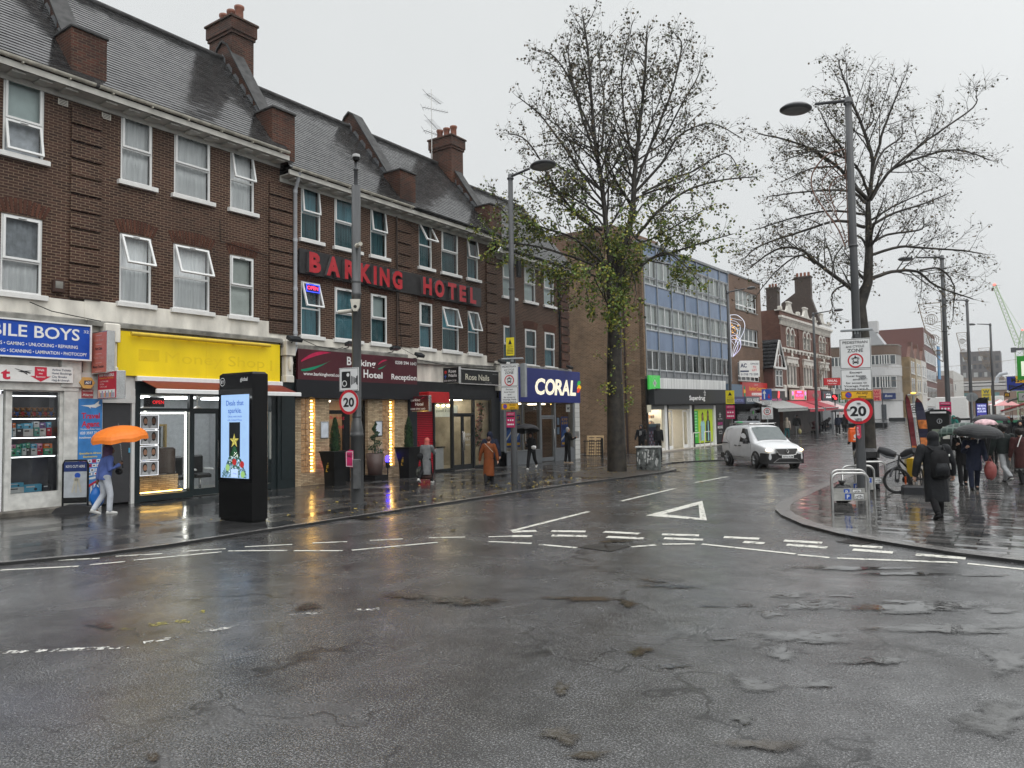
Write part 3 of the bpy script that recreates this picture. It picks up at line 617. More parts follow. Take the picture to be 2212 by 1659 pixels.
tag(tb.build('light_trough',mat('yellow_tube',(.70,.50,.05),.4)),'long yellow light tube fixed along the top of the yellow fascia','light fitting')
MAR=mat('maroon_sign',(.068,.008,.015),.35,var=.1); GRN=mat('green_swoosh',(.0,.25,.13),.4); CRI=mat('crimson_swoosh',(.48,.01,.07),.4)
def swoosh(m,y,x,z,w,h,mi_t,mi_b):
 n=14
 for(za,zb_,mi,flip)in((.45,1.0,mi_t,0),(.0,.62,mi_b,1)):
  up,lo=[],[]
  for k in range(n+1):
   t=k/n; c=za+(zb_-za)*(t**1.6 if flip else(1-(1-t)**2.2)); th=.16*math.sin(PI*min(1,.12+t*.9))*(1 if not flip else 1.1*(1.05-t))
   up.append((x+w*t,y,z+h*(c+th*.6))); lo.append((x+w*t,y,z+h*(c-th*.6)))
  m.add(up+lo,[(k,k+1,n+2+k,n+1+k)for k in range(n)],mi)
def d(m,y):
 swoosh(m,y,16.62,3.98,1.35,.68,1,2); swoosh(m,y,20.28,4.2,.52,.36,1,2)
 m.text('www.barkinghotel.com',16.72,3.82,.115,1.75,y,bold=.015); m.text('B',18.7,4.27,.31,.22,y,bold=.02); m.text('arking',18.95,4.27,.235,1.2,y,bold=.02)
 m.text('H',19.52,3.84,.31,.24,y,bold=.02); m.text('otel',19.79,3.84,.235,.72,y,bold=.02); m.text('0208 594 1643',21.22,4.44,.13,1.22,y,bold=.012); m.text('Reception',21.0,3.83,.215,1.44,y,bold=.018)
sign('hotel_sign','maroon fascia sign reading Barking Hotel Reception with a web address',TER,16.5,22.5,3.66,4.72,-.22,.12,MAR,d,[wt,CRI,GRN])
LRED=mat('red_channel_letter',(.42,.025,.035),.35,var=.2,vs_=3); LSIDE=mat('letter_side',(.09,.085,.085),.4); SGN=mat('dark_sign_panel',(.028,.027,.028),.4,var=.3)
def d(m,y):
 x=16.98
 for ch,u,w in(('B',16.92,.52),('A',17.70,.62),('R',18.55,.56),('K',19.28,.60),('I',20.0,.16),('N',20.32,.54),('G',21.02,.56),('H',22.82,.54),('O',23.55,.62),('T',24.42,.56),('E',25.2,.46),('L',25.95,.44)):
  vs_,fs,a,b=text_data(ch,.05); k=.66/.72; kx=w/(b-a)
  front=[(u+(p[0]-a)*kx,y-.13,7.46+p[1]*k)for p in vs_]; m.add(front,fs,0)
  from collections import Counter
  ed=Counter();
  for f in fs:
   for i in range(len(f)):ed[tuple(sorted((f[i],f[(i+1)%len(f)])))]+=1
  back=[(p[0],y,p[2])for p in front]; n=len(front)
  m.add(front+back,[(i,j,n+j,n+i)for(i,j),c in ed.items()if c==1],1)
sign('hotel_sign','long dark sign with raised red capitals BARKING HOTEL across the brick fronts',TER,16.62,26.95,7.36,8.22,-.16,.1,SGN,d,[LRED,LSIDE])
OPENM=[glow('neon_red',(1,.05,.12),2.2),glow('neon_blue',(.06,.1,1),1.4),mat('neon_back',(.02,.02,.12),.5)]
o=MB(TER@T(0,-.13,0)); o.box(16.93,17.52,.02,.03,6.75,7.03,2); o.text('OPEN',17.22,6.84,.13,.48,.012,0,bold=.015,al='c'); ring(o,16.93,17.52,6.75,7.03,.03,.0,.018,1)
tag(o.build('neon_sign',OPENM),'neon OPEN sign in red and blue in the open hotel window','neon sign')
def d(m,y):
 m.text('Rose Nails',25.6,3.98,.27,1.75,y,0,bold=.012); m.text('020 8594 2126',27.62,4.27,.05,.55,y,1); m.text('Luxury Nailbar',27.05,3.86,.06,.5,y,1)
sign('shop_sign','black fascia sign reading Rose Nails in pale letters',TER,25.15,28.25,3.82,4.42,-.25,.12,black,d,[mat('cream_letter',(.66,.62,.5),.3),mat('grey_letter',(.3,.3,.3),.4)],frame=steel)
CORB=mat('royal_blue_sign',(.006,.016,.16),.3,var=.06)
def d(m,y):
 for ch,u,w in(('C',31.0,.92),('O',31.95,.98),('R',32.92,.86),('A',33.62,.84),('L',34.5,.62)):
  m.text(ch,u,3.46,.80,w,y,0,bold=.035,shear=.16)
 def leaf(cx,cz,w,h,a,mi):
  n=12; pts=[]
  for k in range(n+1):t=k/n; pts.append((t*w,math.sin(PI*t)**.8*h*.5))
  pts+=[(p[0],-p[1]*.7)for p in pts[::-1][1:-1]]; c,s=math.cos(R(a)),math.sin(R(a))
  m.poly([(cx+p[0]*c-p[1]*s,y-.002*mi,cz+p[0]*s+p[1]*c)for p in pts],mi)
 leaf(35.28,4.0,.45,.3,28,1); leaf(35.25,3.8,.5,.34,14,2); leaf(35.22,3.62,.42,.3,25,3)
sign('shop_sign','big blue fascia sign reading CORAL with a green, yellow and red leaf emblem',TER,28.4,35.62,3.04,4.74,-.34,.3,CORB,d,[glow('lit_cream_letter',(1,.93,.72),.75),mat('leaf_green',(.02,.3,.05),.4,emit=(.02,.3,.05),es=.6),mat('leaf_yellow',(.8,.4,.0),.4,emit=(.8,.4,0),es=.5),mat('leaf_red',(.6,.04,.02),.4,emit=(.6,.04,.02),es=.6)])
# signs that stick out from the fronts, faces turned down the street
PX=lambda u:TER@T(u,0,0)@RZ(-90)  # local x -> outwards from the wall, facing down the street
def proj(name,label,u,a0,a1,z0,z1,th,face,draw,mats,side=steel,fr=.03,lit=0):
 F=PX(u)
 o=MB(F).bbox(a0,a1,0,th,z0,z1,.012).build(name,side); tag(o,label,'sign')
 MB(F).box(a0+fr,a1-fr,-.006,.0,z0+fr,z1-fr).build('face',face,o)
 if draw:m=MB(F); draw(m,-.010); m.build('lettering',mats,o)
 return o
PINK=mat('faded_pink_sign',(.58,.17,.13),.45,var=.06); FADE=mat('faded_letter',(.62,.30,.26),.5)
def d(m,y):
 for s,z,mi in(('Mobile Repair',4.42,1),('Net Cafe',4.19,0),('Photo Copy',3.95,1),('Money Transfer',3.71,0)):m.text(s,.46,z,.07,.56 if mi or 'Tr' in s else .36,y,mi,al='c',bold=.02)
 for z in(4.57,4.33,4.08,3.84,3.62):m.box(.3,.62,y,y+.003,z,z+.006,2)
proj('projecting_sign','faded pink projecting sign reading Net Cafe and Money Transfer',9.78,.06,.88,3.56,4.68,.22,PINK,d,[bk,FADE,wt])
def d(m,y):
 m.text('VAPE WHOLESALE',.68,3.48,.075,.78,y,0,al='c',bold=.02); m.text('We Have All Flavours With Best Rates',.68,3.42,.03,.74,y,1,al='c')
 for i,s in enumerate(('LOST MARY BAR','ELF BAR','CRYSTAL BAR')):m.text('\u2022 '+s,.34,3.33-i*.07,.04,None,y,0)
 m.box(.27,1.13,y,y+.003,2.92,3.13,2)
 for i in range(15):m.box(.3+i*.055,.335+i*.055,y-.004,y,2.93,3.05+.05*(i%3==0),3+i%5)
proj('projecting_sign','red and white projecting sign reading VAPE WHOLESALE with coloured sticks',9.88,.2,1.2,2.88,3.62,.24,mat('sign_red',(.5,.01,.04),.4),d,[wt,YEL,wt,mat('stick_a',(.7,.3,.02),.4),mat('stick_b',(.5,.05,.1),.4),mat('stick_c',(.1,.35,.3),.4),mat('stick_d',(.3,.2,.5),.4),mat('stick_e',(.3,.3,.3),.4)])
def d(m,y):
 m.text('B',.12,2.98,.13,.09,y,0,bold=.02); m.text('arking',.22,2.98,.1,.42,y,0,bold=.02); m.text('Hotel',.38,2.8,.12,.42,y,0,bold=.02); m.text('0208 594 1643',.12,2.63,.075,.78,y,0,bold=.01); swoosh(m,y,.68,2.98,.22,.15,1,2)
proj('projecting_sign','maroon projecting sign reading Barking Hotel with its phone number, above the red shutter',22.2,.1,1.1,2.56,3.2,.16,MAR,d,[wt,CRI,MAR])
def d(m,y):
 m.text('Rose',.55,4.2,.13,.4,y,0,bold=.01); m.text('Nails',.55,4.02,.13,.44,y,0,bold=.01); m.text('020 8594 2126',.3,3.83,.07,.66,y,0)
 m.tube([(.36,y,3.95),(.37,y,4.12)],.012,5,2); m.ball((.38,y,4.22),(.07,.01,.07),1); m.poly([(.25,y,4.07),(.37,y,4.02),(.47,y,4.08),(.37,y,4.05)],2)
proj('projecting_sign','black projecting sign reading Rose Nails with a red rose',24.1,.22,1.1,3.74,4.44,.15,black,d,[wt,mat('rose_red',(.45,.02,.02),.4),mat('stem_blue',(.03,.1,.5),.4)])
o=MB(TER); o.bbox(22.6,23.9,-.75,-.02,2.92,3.36,.02); tag(o.build('shutter_housing',mat('red_box_paint',(.42,.01,.012),.4)),'plain red box over the red roller shutter','shutter box')
# floodlights on the cornices
def flood(u,z,label,y=-.5,tilt=30,big=1):
 t=thing('floodlight',label,'floodlight',TER@T(u,0,z),'floodlights along the shop cornices'); X=TER@T(u,y,z)@M.Rotation(R(tilt),4,'X')
 b=MB(X); b.bbox(-.2*big,.2*big,-.16,.1,-.05,.07,.02); b.quad((-.17*big,-.14,-.052),(.17*big,-.14,-.052),(.17*big,.08,-.052),(-.17*big,.08,-.052),1); b.build('housing',[charcoal,mat('lamp_glass',(.4,.42,.42),.1)],t)
 b=MB(TER); b.tube([(u,y+.05,z),(u,y+.1,z-.12),(u,-.05,z-.14)],.018,6); b.build('bracket',black,t)
flood(16.1,5.0,'big grey floodlight above the right end of the yellow fascia',big=1.3); flood(18.6,5.0,'flat floodlight above the letters of the maroon sign',tilt=-15); flood(20.9,5.0,'flat floodlight above the Reception word of the maroon sign',tilt=-15)
flood(22.3,4.85,'floodlight on the pier between the hotel and the nail salon'); flood(28.0,4.9,'floodlight on the pier beside the blue betting shop sign'); flood(34.2,4.95,'floodlight over the right end of the blue betting shop sign')
for h,pts in((h0,[(8.2,-.22,5.3),(8.7,-.25,5.12),(9.3,-.25,5.05),(9.9,-.3,4.98)]),(h2,[(16.5,-.2,5.1),(17.3,-.22,4.86),(18.2,-.24,4.8),(18.5,-.24,4.9)]),(h2,[(21.5,-.08,10.2),(21.52,-.09,8.3),(21.6,-.1,6.4),(21.7,-.12,5.1),(22.2,-.3,4.85)]),(h3,[(22.0,-.1,10.3),(22.6,-.12,10.05),(24.2,-.08,10.5)]),(h3,[(22.4,-.2,4.7),(24.4,-.22,4.55),(28.0,-.22,4.68)]),(h1,[(13.6,-.06,8.6),(13.62,-.05,7.9),(15.4,-.06,7.75)])):
 MB().tube(pts,.012,4).build('cable',black,h,TER)
for h,u,z in((h0,9.0,10.72),(h1,10.12,10.72),(h2,21.8,7.2)):b=MB(); b.box(u-.12,u+.12,-.02,.0,z-.08,z+.08); [b.box(u-.1,u+.1,-.024,-.02,z-.06+k*.04,z-.045+k*.04,1)for k in range(4)]; b.build('air_brick',[STU,dark],h,TER)
b=MB(); b.bbox(8.78,9.05,-.16,.0,5.66,5.98,.02); b.box(8.82,9.0,-.165,-.16,5.75,5.93,1); b.build('flue_cover',[mat('rusted_flue',(.05,.025,.018),.6),STG],h0,TER)
# ================================================================ SHOPFRONTS
STN=brick('split_stone_cladding',(.40,.29,.18),(.66,.52,.34),(.20,.14,.09),.26,.055,.006,rough=.5,bump=1,dirt=.3,dscale=3,off=.37)
FLOOR=mat('shop_floor',(.25,.24,.22),.3); WALLW=mat('white_shop_wall',(.62,.62,.6),.6,var=.05); CEIL=mat('shop_ceiling',(.6,.6,.58),.7)
WARM=glow('warm_led',(1,.60,.15),9); WARMS=glow('warm_light_panel',(1,.86,.62),9); COOL=glow('cool_light_panel',(.92,.97,1),9); LEDW=glow('white_led_strip',(1,.98,.88),5)
SHUT=brick('red_shutter',(.46,.012,.03),(.40,.01,.025),(.16,.004,.01),9,.075,.016,.35,1,dirt=.15)
SHG=brick('grey_shutter',(.32,.33,.32),(.28,.29,.28),(.1,.1,.1),9,.075,.014,.4,1,dirt=.15)
def room(F,parent,u0,u1,dp,z0,z1,wall=WALLW,light=WARMS,y=.12,floor=FLOOR,n=2,ls=.3,name='shop_interior'):
 b=MB(); y1=y+dp
 b.quad((u0,y,z0),(u1,y,z0),(u1,y1,z0),(u0,y1,z0),1); b.quad((u0,y,z1),(u0,y1,z1),(u1,y1,z1),(u1,y,z1),2)
 b.quad((u0,y1,z0),(u1,y1,z0),(u1,y1,z1),(u0,y1,z1)); b.quad((u0,y,z0),(u0,y1,z0),(u0,y1,z1),(u0,y,z1)); b.quad((u1,y,z0),(u1,y,z1),(u1,y1,z1),(u1,y1,z0))
 o=b.build(name,[wall,floor,CEIL],parent,F)
 if light:
  for i in range(n):
   c=u0+(u1-u0)*(i+.5)/n
   l=MB(); l.box(c-ls,c+ls,y+dp*.35,y+dp*.65,z1-.06,z1-.012); l.build('ceiling_light',light,o,F)
 return o
def pane(F,parent,u0,u1,z0,z1,y=.05,m=None):return MB().quad((u0,y,z0),(u1,y,z0),(u1,y,z1),(u0,y,z1)).build('shop_window',m or GL,parent,F)
def glazed_door(F,parent,u0,u1,z0,z1,y=.03,m=charcoal,fr=.08,handle=True,side=1):
 b=MB(); ring(b,u0,u1,z0,z1,fr,y,y+.05); b.box(u0+fr,u1-fr,y,y+.05,z0+fr,z0+fr+.12); o=b.build('shop_door',m,parent,F)
 MB().quad((u0+fr,y+.025,z0+fr),(u1-fr,y+.025,z0+fr),(u1-fr,y+.025,z1-fr),(u0+fr,y+.025,z1-fr)).build('pane',GL,o,F)
 if handle:
  x=(u1-fr*.5)if side>0 else u0+fr*.5
  MB().tube([(x,y-.01,.85),(x,y-.06,.88),(x,y-.06,1.65),(x,y-.01,1.68)],.016,8).build('handle',steel,o,F)
 return o
F=TER
# ---- phone shop
for hh,a,c,z in((h0,3.0,9.6,3.3),(h1,9.6,15.9,3.55)):MB().box(a,c,.03,.1,z,4.95).build('fascia_backing',STU,hh,F)
f=MB(); ring(f,7.86,9.1,.46,3.14,.07,-.02,.1); f.box(9.1,9.44,-.1,.12,.12,3.3); f.box(7.0,9.44,-.12,.1,3.1,3.3,0); f.box(7.86,9.1,-.03,.14,.12,.46); f.box(7.78,7.86,-.05,.12,.12,3.1)
f.bbox(9.0,9.5,-.16,.1,3.2,3.95,.02); f.build('shopfront',mat('chipped_white_paint',(.60,.60,.57),.45,var=.22,vs_=5),h0,F)
MB().bbox(3.2,9.45,-.32,.1,0,.13,.03).build('step',mat('worn_concrete_step',(.12,.11,.095),.5,var=.5,vs_=4,bump=.6),h0,F)
pane(F,h0,7.93,9.03,.53,3.07,.03); pane(F,h0,3.4,6.9,.4,3.07,.03)
r=room(F,h0,3.2,9.15,2.6,.13,3.12,wall=mat('dim_shop_wall',(.09,.09,.10),.7),light=COOL,n=3,ls=.2)
b=MB(); ring(b,7.04,7.74,.13,3.0,.09,.0,.05); b.build('shop_door',upvc,h0,F)
MB().quad((7.1,.03,.2),(7.7,.03,.2),(7.7,.03,2.9),(7.1,.03,2.9)).build('pane',GL,h0,F)
shl=MB();
for z in(.53,1.46,1.94,2.42):shl.box(7.93,9.05,.12,.62,z-.025,z)
[MB().box(7.97,9.0,.14,.17,z-.05,z-.03).build('added_shelf_light',glow('added_shelf_glow',(.95,.97,1),4.5),h0,F)for z in(1.46,1.94,2.42,3.0)]; shl.box(7.93,9.05,.63,.66,.5,3.1); shl.build('window_shelves',mat('dark_shelf',(.10,.10,.11),.4),h0,F)  # glowing strips under the shelves are added to brighten the products
random.seed(11)
PCOL={'white':(.62,.64,.64),'pink':(.6,.25,.36),'sky blue':(.12,.42,.62),'green':(.08,.35,.2),'orange':(.65,.16,.03),'crimson':(.5,.02,.06),'teal':(.08,.36,.33),'dark grey':(.06,.06,.065),'purple':(.17,.1,.28)}
PM={k:mat('box_'+k.replace(' ','_'),v,.35,var=.06)for k,v in PCOL.items()}; PM2=[mat('box_print',(.05,.05,.06),.4),mat('box_print_pale',(.7,.72,.72),.4)]
def pbox(c,u,w,y,z,h,lab):
 o=MB(F).bbox(u,u+w,y,y+.16,z,z+h,.004).build('product_box',PM[c]); tag(o,lab,'box','product boxes in the phone shop window')
 pr=MB(F); pr.box(u+w*.12,u+w*.6,y-.002,y,z+h*.62,z+h*.8); pr.disc((u+w*.65,z+h*.35),min(w,h)*.2,y-.002,14,1); pr.build('print',PM2 if c in('white',)else PM2[::-1],o)
for nm,z,rows in(('upper',1.94,[('sky blue',.08),('white',.09),('dark grey',.15),('white',.24),('teal',.14),('white',.16),('crimson',.12)]),('middle',1.46,[('green',.17),('teal',.13),('white',.10),('dark grey',.1),('white',.15),('crimson',.14),('green',.22)]),('bottom',.53,[('white',.36),('sky blue',.42),('dark grey',.2)])):
 u=7.95; base={'upper':.2,'middle':.17,'bottom':.17}[nm]
 for i,(c,w)in enumerate(rows):
  h=base*random.uniform(.85,1.15); pbox(c,u,w-.012,.16+.03*(i%2),z,h,f'{c} box, {ordinal(i)} from the left on the {nm} shelf of the phone shop')
  if nm!='bottom' or i==0:
   c2=random.choice([k for k in PCOL if k!=c]); pbox(c2,u+.004,w-.022,.17+.03*(i%2),z+h+.001,base*random.uniform(.5,.85),f'{c2} box stacked on the {ordinal(i)} box, a {c} one, of the {nm} shelf')
  u+=w
fur=[mat('bear_fur_brown',(.22,.11,.05),.9,var=.3,vs_=40),mat('bear_jumper_red',(.35,.03,.04),.8),mat('bear_jumper_blue',(.06,.1,.28),.8)]
for i in range(8):
 u=8.0+i*.132; z=2.42; b=MB(F); b.ball((u,.26,z+.08),(.062,.05,.08),1+i%2); b.ball((u,.235,z+.19),.052,0); b.ball((u,.19,z+.18),(.025,.02,.02),0)
 for s in(-1,1):b.ball((u+s*.042,.24,z+.235),.02,0); b.ball((u+s*.04,.19,z+.03),(.025,.045,.025),0); b.ball((u+s*.06,.21,z+.1),(.022,.03,.03),0)
 tag(b.build('teddy_bear',fur),f'small teddy bear in a {"red" if i % 2 == 0 else "blue"} jumper, {ordinal(i)} from the left on the top shelf','teddy bear','teddy bears in the phone shop window')
 # ---- door and posters between the shops
f=MB(); f.box(9.44,10.1,-.04,.1,.0,3.6); f.box(10.9,10.99,-.04,.1,0,3.2); f.box(10.09,10.99,-.05,.1,2.8,3.0); f.box(10.09,11.0,-.02,.1,3.0,3.6); f.build('door_surround',white,h1,F)
dr=MB().bbox(10.1,10.9,.02,.07,.06,2.79,.01).build('side_door',mat('dark_grey_door',(.052,.052,.056),.45,var=.08),h1,F)
MB().bbox(10.84,10.88,-.01,.02,1.42,1.55,.004).build('keypad',PM['sky blue'],dr,F)
SKB=mat('poster_blue',(.05,.22,.55),.35,var=.35,vs_=2.2); POSW=mat('poster_white',(.62,.68,.74),.35);
o=MB(F).box(9.47,10.08,-.062,-.045,.18,2.9).build('travel_poster',SKB); tag(o,'tall blue Travel Agent poster with airline logos beside the grey door','poster')
m=MB(F); y=-.065
m.text('Travel',9.78,2.38,.15,.47,y,0,bold=.03,al='c'); m.text('Agent',9.78,2.16,.15,.46,y,0,bold=.03,al='c'); m.text('Worldwide Airline Tickets',9.78,2.08,.035,.52,y,1,al='c',bold=.01); m.text('020 3597 7040',9.78,1.96,.07,.52,y,1,al='c',bold=.02)
m.text('Installment',9.5,1.85,.05,.3,y,1,bold=.02); m.text('Specialist in African',9.78,1.43,.05,.55,y,2,al='c',bold=.015); m.text('Destinations',9.78,1.34,.05,.36,y,2,al='c',bold=.015)
m.prism([(9.52,2.72),(9.9,2.66),(10.05,2.74),(9.95,2.77),(9.8,2.74)],.002,1,axis='y',base=y); m.poly([(9.7,y-.002,2.7),(9.78,y-.002,2.64),(9.76,y-.002,2.72)],1); m.poly([(9.88,y-.002,2.76),(10.0,y-.002,2.86),(9.98,y-.002,2.76)],1)
random.seed(3)
for r_,(z,n)in enumerate(((1.24,5),(1.12,5),(1.0,4),(.9,3))):
 for i in range(n):w_=.56/n; m.box(9.5+i*w_,9.5+(i+.85)*w_,y,y+.003,z-.04,z+.045,1 if(i+r_)%3 else 3); m.box(9.5+(i+.2)*w_,9.5+(i+.6)*w_,y-.002,y,z-.015,z+.02,3 if(i+r_)%2 and(i+r_)%3 else 4)
m.prism([(9.5,.75),(9.9,.83),(10.05,.8),(9.85,.76)],.002,1,axis='y',base=y); m.prism([(9.5,.5),(9.75,.62),(10.06,.78),(10.06,.74),(9.78,.56),(9.5,.42)],.002,0,axis='y',base=y)
for i in range(6):m.box(9.52+i*.09,9.57+i*.09,y,y+.003,.3,.44+.05*i,1)
m.build('print',[red,wt,YEL,red,NAVY],o)
hx=MB(F); P_=[(9.62+.2*math.cos(R(60*k)),3.32+.17*math.sin(R(60*k)))for k in range(6)]
hx.prism(P_,.12,axis='y',base=-.2); al=tag(hx.build('alarm_box',mat('alarm_amber',(.62,.36,.11),.4)),'amber hexagonal alarm box with ADT letters above the small alarm sign','alarm box')
m=MB(F); m.prism([(9.54,3.27),(9.74,3.27),(9.74,3.38),(9.54,3.38)],.003,0,axis='y',base=-.204); m.text('ADT',9.64,3.295,.06,.15,-.206,1,al='c',bold=.03); m.build('lettering',[NAVY,wt],al)
def d(m,y):m.text('Alarm',9.69,2.98,.06,.26,y,0,al='c',bold=.02); m.box(9.56,9.82,y,y+.003,3.1,3.12,0)
sign('alarm_sign','small faded red Alarm notice under the amber alarm box',F,9.54,9.84,2.93,3.15,-.075,.03,mat('faded_red',(.42,.08,.09),.45),d,[wt])
# ---- barber under the yellow fascia
DKG=mat('dark_green_frame',(.012,.02,.022),.3)
f=MB(); f.box(10.99,11.13,-.06,.12,0,3.5); f.box(11.13,15.55,-.05,.1,3.07,3.58); f.box(11.13,12.66,-.06,.1,.02,.2); f.box(12.64,12.76,-.04,.1,.02,3.07); f.box(11.13,12.64,-.04,.08,2.58,2.66); f.box(12.76,14.6,-.04,.08,2.58,2.66); f.box(14.55,14.66,-.04,.1,.02,3.07); f.box(14.66,15.55,-.05,.1,.02,.22)
f.box(15.52,15.72,-.08,.1,0,3.55); f.box(15.72,16.44,-.14,.1,0,3.55); f.box(15.86,16.3,-.17,-.13,.3,3.3); f.build('shopfront',DKG,h1,F)
for a in((11.13,12.64,.2,2.58),(11.13,12.64,2.66,3.07),(12.76,14.55,2.66,3.07),(14.66,15.52,.22,3.07)):pane(F,h1,*a)
glazed_door(F,h1,12.76,13.65,.04,2.58,m=DKG); glazed_door(F,h1,13.67,14.55,.04,2.58,m=DKG,side=-1)
r=room(F,h1,11.05,15.6,3.4,.02,3.06,light=COOL,n=3,ls=.35,wall=mat('barber_wall',(.42,.43,.44),.6,var=.1,vs_=8))
l=MB(); l.box(12.56,12.6,.06,.1,.28,2.55); l.box(11.2,12.6,.06,.09,2.5,2.54); l.build('led_strip',LEDW,h1,F); l=MB(); l.box(15.42,15.47,.06,.1,1.0,2.55); l.build('led_strip',LEDW,h1,F)
l=MB(); l.box(11.25,12.5,.1,.14,.24,.27); l.build('led_strip',WARM,h1,F)
MB().box(11.2,12.5,.32,.42,.22,.72).build('stone_panel',STN,h1,F)
tag(MB(F).bbox(11.95,12.55,.5,.95,.73,1.5,.05).build('sofa_back',mat('brown_leather',(.06,.04,.032),.35)),'brown leather sofa seen from behind in the barber shop window','sofa')
FCS=[mat('photo_grey',(.30,.31,.32),.4),mat('photo_skin',(.36,.2,.13),.5),mat('photo_hair',(.012,.011,.01),.4),mat('photo_shirt',(.55,.56,.57),.5),mat('photo_skin_dark',(.14,.07,.045),.5)]
def portrait(m,x,z,w,h,y,sk,hs=1):  # flat head and shoulders print
 m.box(x,x+w,y,y+.003,z,z+h,0); cx=x+w/2
 m.prism([(x+w*.05,z),(x+w*.95,z),(x+w*.8,z+h*.22),(x+w*.6,z+h*.3),(x+w*.4,z+h*.3),(x+w*.2,z+h*.22)],.002,3,axis='y',base=y-.003)
 e=lambda rx,rz,cz,dx,mi,yy,n=16:m.add([(cx+dx+rx*math.cos(2*PI*k/n),yy,cz+rz*math.sin(2*PI*k/n))for k in range(n)],[tuple(range(n))],mi)
 e(w*.27,h*.33,z+h*.62,0,2,y-.005); e(w*.22,h*.27,z+h*.53,w*.02*hs,sk,y-.007); e(w*.2,h*.12,z+h*.33,w*.02*hs,2,y-.008)
 e(w*.16,h*.08,z+h*.42,w*.02*hs,sk,y-.009)
for i in range(4):
 z=2.06-i*.44; o=MB(F); ring(o,11.17,11.72,z,z+.41,.018,.02,.045,0); o.box(11.18,11.71,.03,.04,z+.01,z+.40,1); o=o.build('hairstyle_poster',[glow('backlit_frame',(.95,.97,1),.8),FCS[0]])
 tag(o,f'framed poster of two men with styled hair, {ordinal(i)} from the top in the barber window','poster','hairstyle posters in the barber window')
 m=MB(F); portrait(m,11.2,z+.03,.24,.35,.024,1,1); portrait(m,11.45,z+.03,.24,.35,.024,4 if i in(0,1)else 1,-1); m.build('print',FCS,o)
s=MB();
for z in(1.35,1.85,2.3):s.box(12.0,13.2,3.1,3.4,z,z+.03)
s.box(11.9,14.2,2.9,3.45,.95,1.0); s.build('shelf',white,h1,F)
random.seed(4)
for i,(u,z)in enumerate([(12.1,1.38),(12.3,1.38),(12.55,1.38),(12.1,1.88),(12.28,1.88),(12.45,1.88),(12.62,1.88),(12.8,1.88),(12.2,1.0),(12.5,1.0),(13.0,1.0),(13.3,1.0)]):
 cn,cc=[('blue',(.05,.12,.4)),('red',(.45,.04,.04)),('black',(.02,.02,.02)),('white',(.6,.6,.6)),('yellow',(.6,.4,.05))][i%5]
 tag(MB(F@T(u,3.15,z)).lathe([(.0,0),(.05,0),(.05,.16),(.02,.2),(.02,.24),(0,.24)],12).build('hair_product_bottle',mat('bottle_'+cn,cc,.25)),f'{cn} bottle, {ordinal(i % 5) if i < 10 else "extra " + ordinal(i - 10)} {"low" if z < 1.2 else "mid" if z < 1.6 else "high"} on the barber shop back shelves','bottle','bottles in the barber shop')
o=MB(F); ring(o,13.0,13.9,1.1,2.2,.07,3.36,3.46,0); o.box(13.05,13.85,3.42,3.45,1.1,2.2,1); tag(o.build('mirror',[mat('brass_trim',(.35,.25,.1),.3,.8),mat('mirror_glass',(.5,.52,.55),.04,1)]),'brass framed wall mirror at the back of the barber shop','mirror')
for i,u in enumerate((11.9,13.6)):
 b=MB(F@T(u,1.1,2.62)); b.lathe([(.02,.14),(.06,.12),(.26,.02),(.27,0),(.25,0),(.05,.1)],20); b.tube([(0,0,.13),(0,0,.44)],.01,5); b.ball((0,0,.02),.06,1)
 tag(b.build('pendant_lamp',[mat('pale_wood',(.5,.45,.4),.5),LEDW]),f'pale dome pendant lamp hanging over the {"sofa" if i == 0 else "door"} of the barber shop','pendant lamp')
b=MB(F); b.box(11.35,11.95,.14,.18,2.7,2.98,0); b.text('OPEN',11.76,2.79,.1,.34,.135,1,al='c',bold=.01); tag(b.build('led_sign',[black,glow('dim_red_led',(1,.02,.03),1.2)]),'small red dot matrix sign in the top of the barber window','led sign')
for i,u in enumerate((13.25,14.15)):
 t=thing('barber_chair',f'pale barber chair on a steel base, {"left" if i == 0 else "right"} one seen through the barber shop doors','barber chair',F@T(u,1.5,.02)); X=F@T(u,1.5+.3*i,.02); MB(X).lathe([(.28,0),(.28,.03),(.05,.06),(.05,.4)],16).build('base',steel,t); MB(X).bbox(-.27,.27,-.28,.25,.42,.56,.05).build('seat',mat('black_leather',(.02,.02,.02),.35),t); MB(X).bbox(-.26,.26,.2,.34,.56,1.15,.05).build('backrest',mat('black_leather',(.02,.02,.02),.35),t)
 for s_ in(-1,1):MB(X).bbox(s_*.3-.04,s_*.3+.04,-.25,.25,.66,.72,.02).build('armrest',white,t)
RAWN=mat('dark_red_canvas',(.17,.022,.014),.6,var=.15)
t=thing('awning','half open dark red awning with a white front rail under the yellow fascia','awning',F@T(11.06,-.05,3.5))
b=MB(F); b.prism([(-.12,3.46),(-1.06,3.16),(-1.06,3.15),(-.12,3.44)],4.7,axis='x',base=11.1); b.build('canvas',RAWN,t)
b=MB(F); b.bbox(11.0,15.9,-1.14,-1.04,3.05,3.17,.02); b.build('front_rail',upvc,t); b=MB(F); b.bbox(10.96,15.9,-.2,-.06,3.42,3.56,.02); b.build('cassette',upvc,t)
for u in(11.4,15.5):b=MB(F); b.tube([(u,-.15,3.4),(u+.4,-.6,3.22),(u,-1.05,3.1)],.02,6); b.build('arm',upvc,t)
# consoles between the fascias
for h,u,lab in((h1,10.22,''),(h2,16.12,''),(h4,28.22,'')):
 b=MB(); b.bbox(u-.2,u+.2,-.34,.0,4.45,4.95,.03); b.bbox(u-.15,u+.15,-.26,0,3.75,4.45,.03); b.bbox(u-.17,u+.17,-.3,0,3.55,3.78,.03); b.tube([(u,-.27,4.4),(u,-.31,4.2),(u,-.28,3.95)],[.05,.09,.05],8)
 b.build('console',STU,h,F)
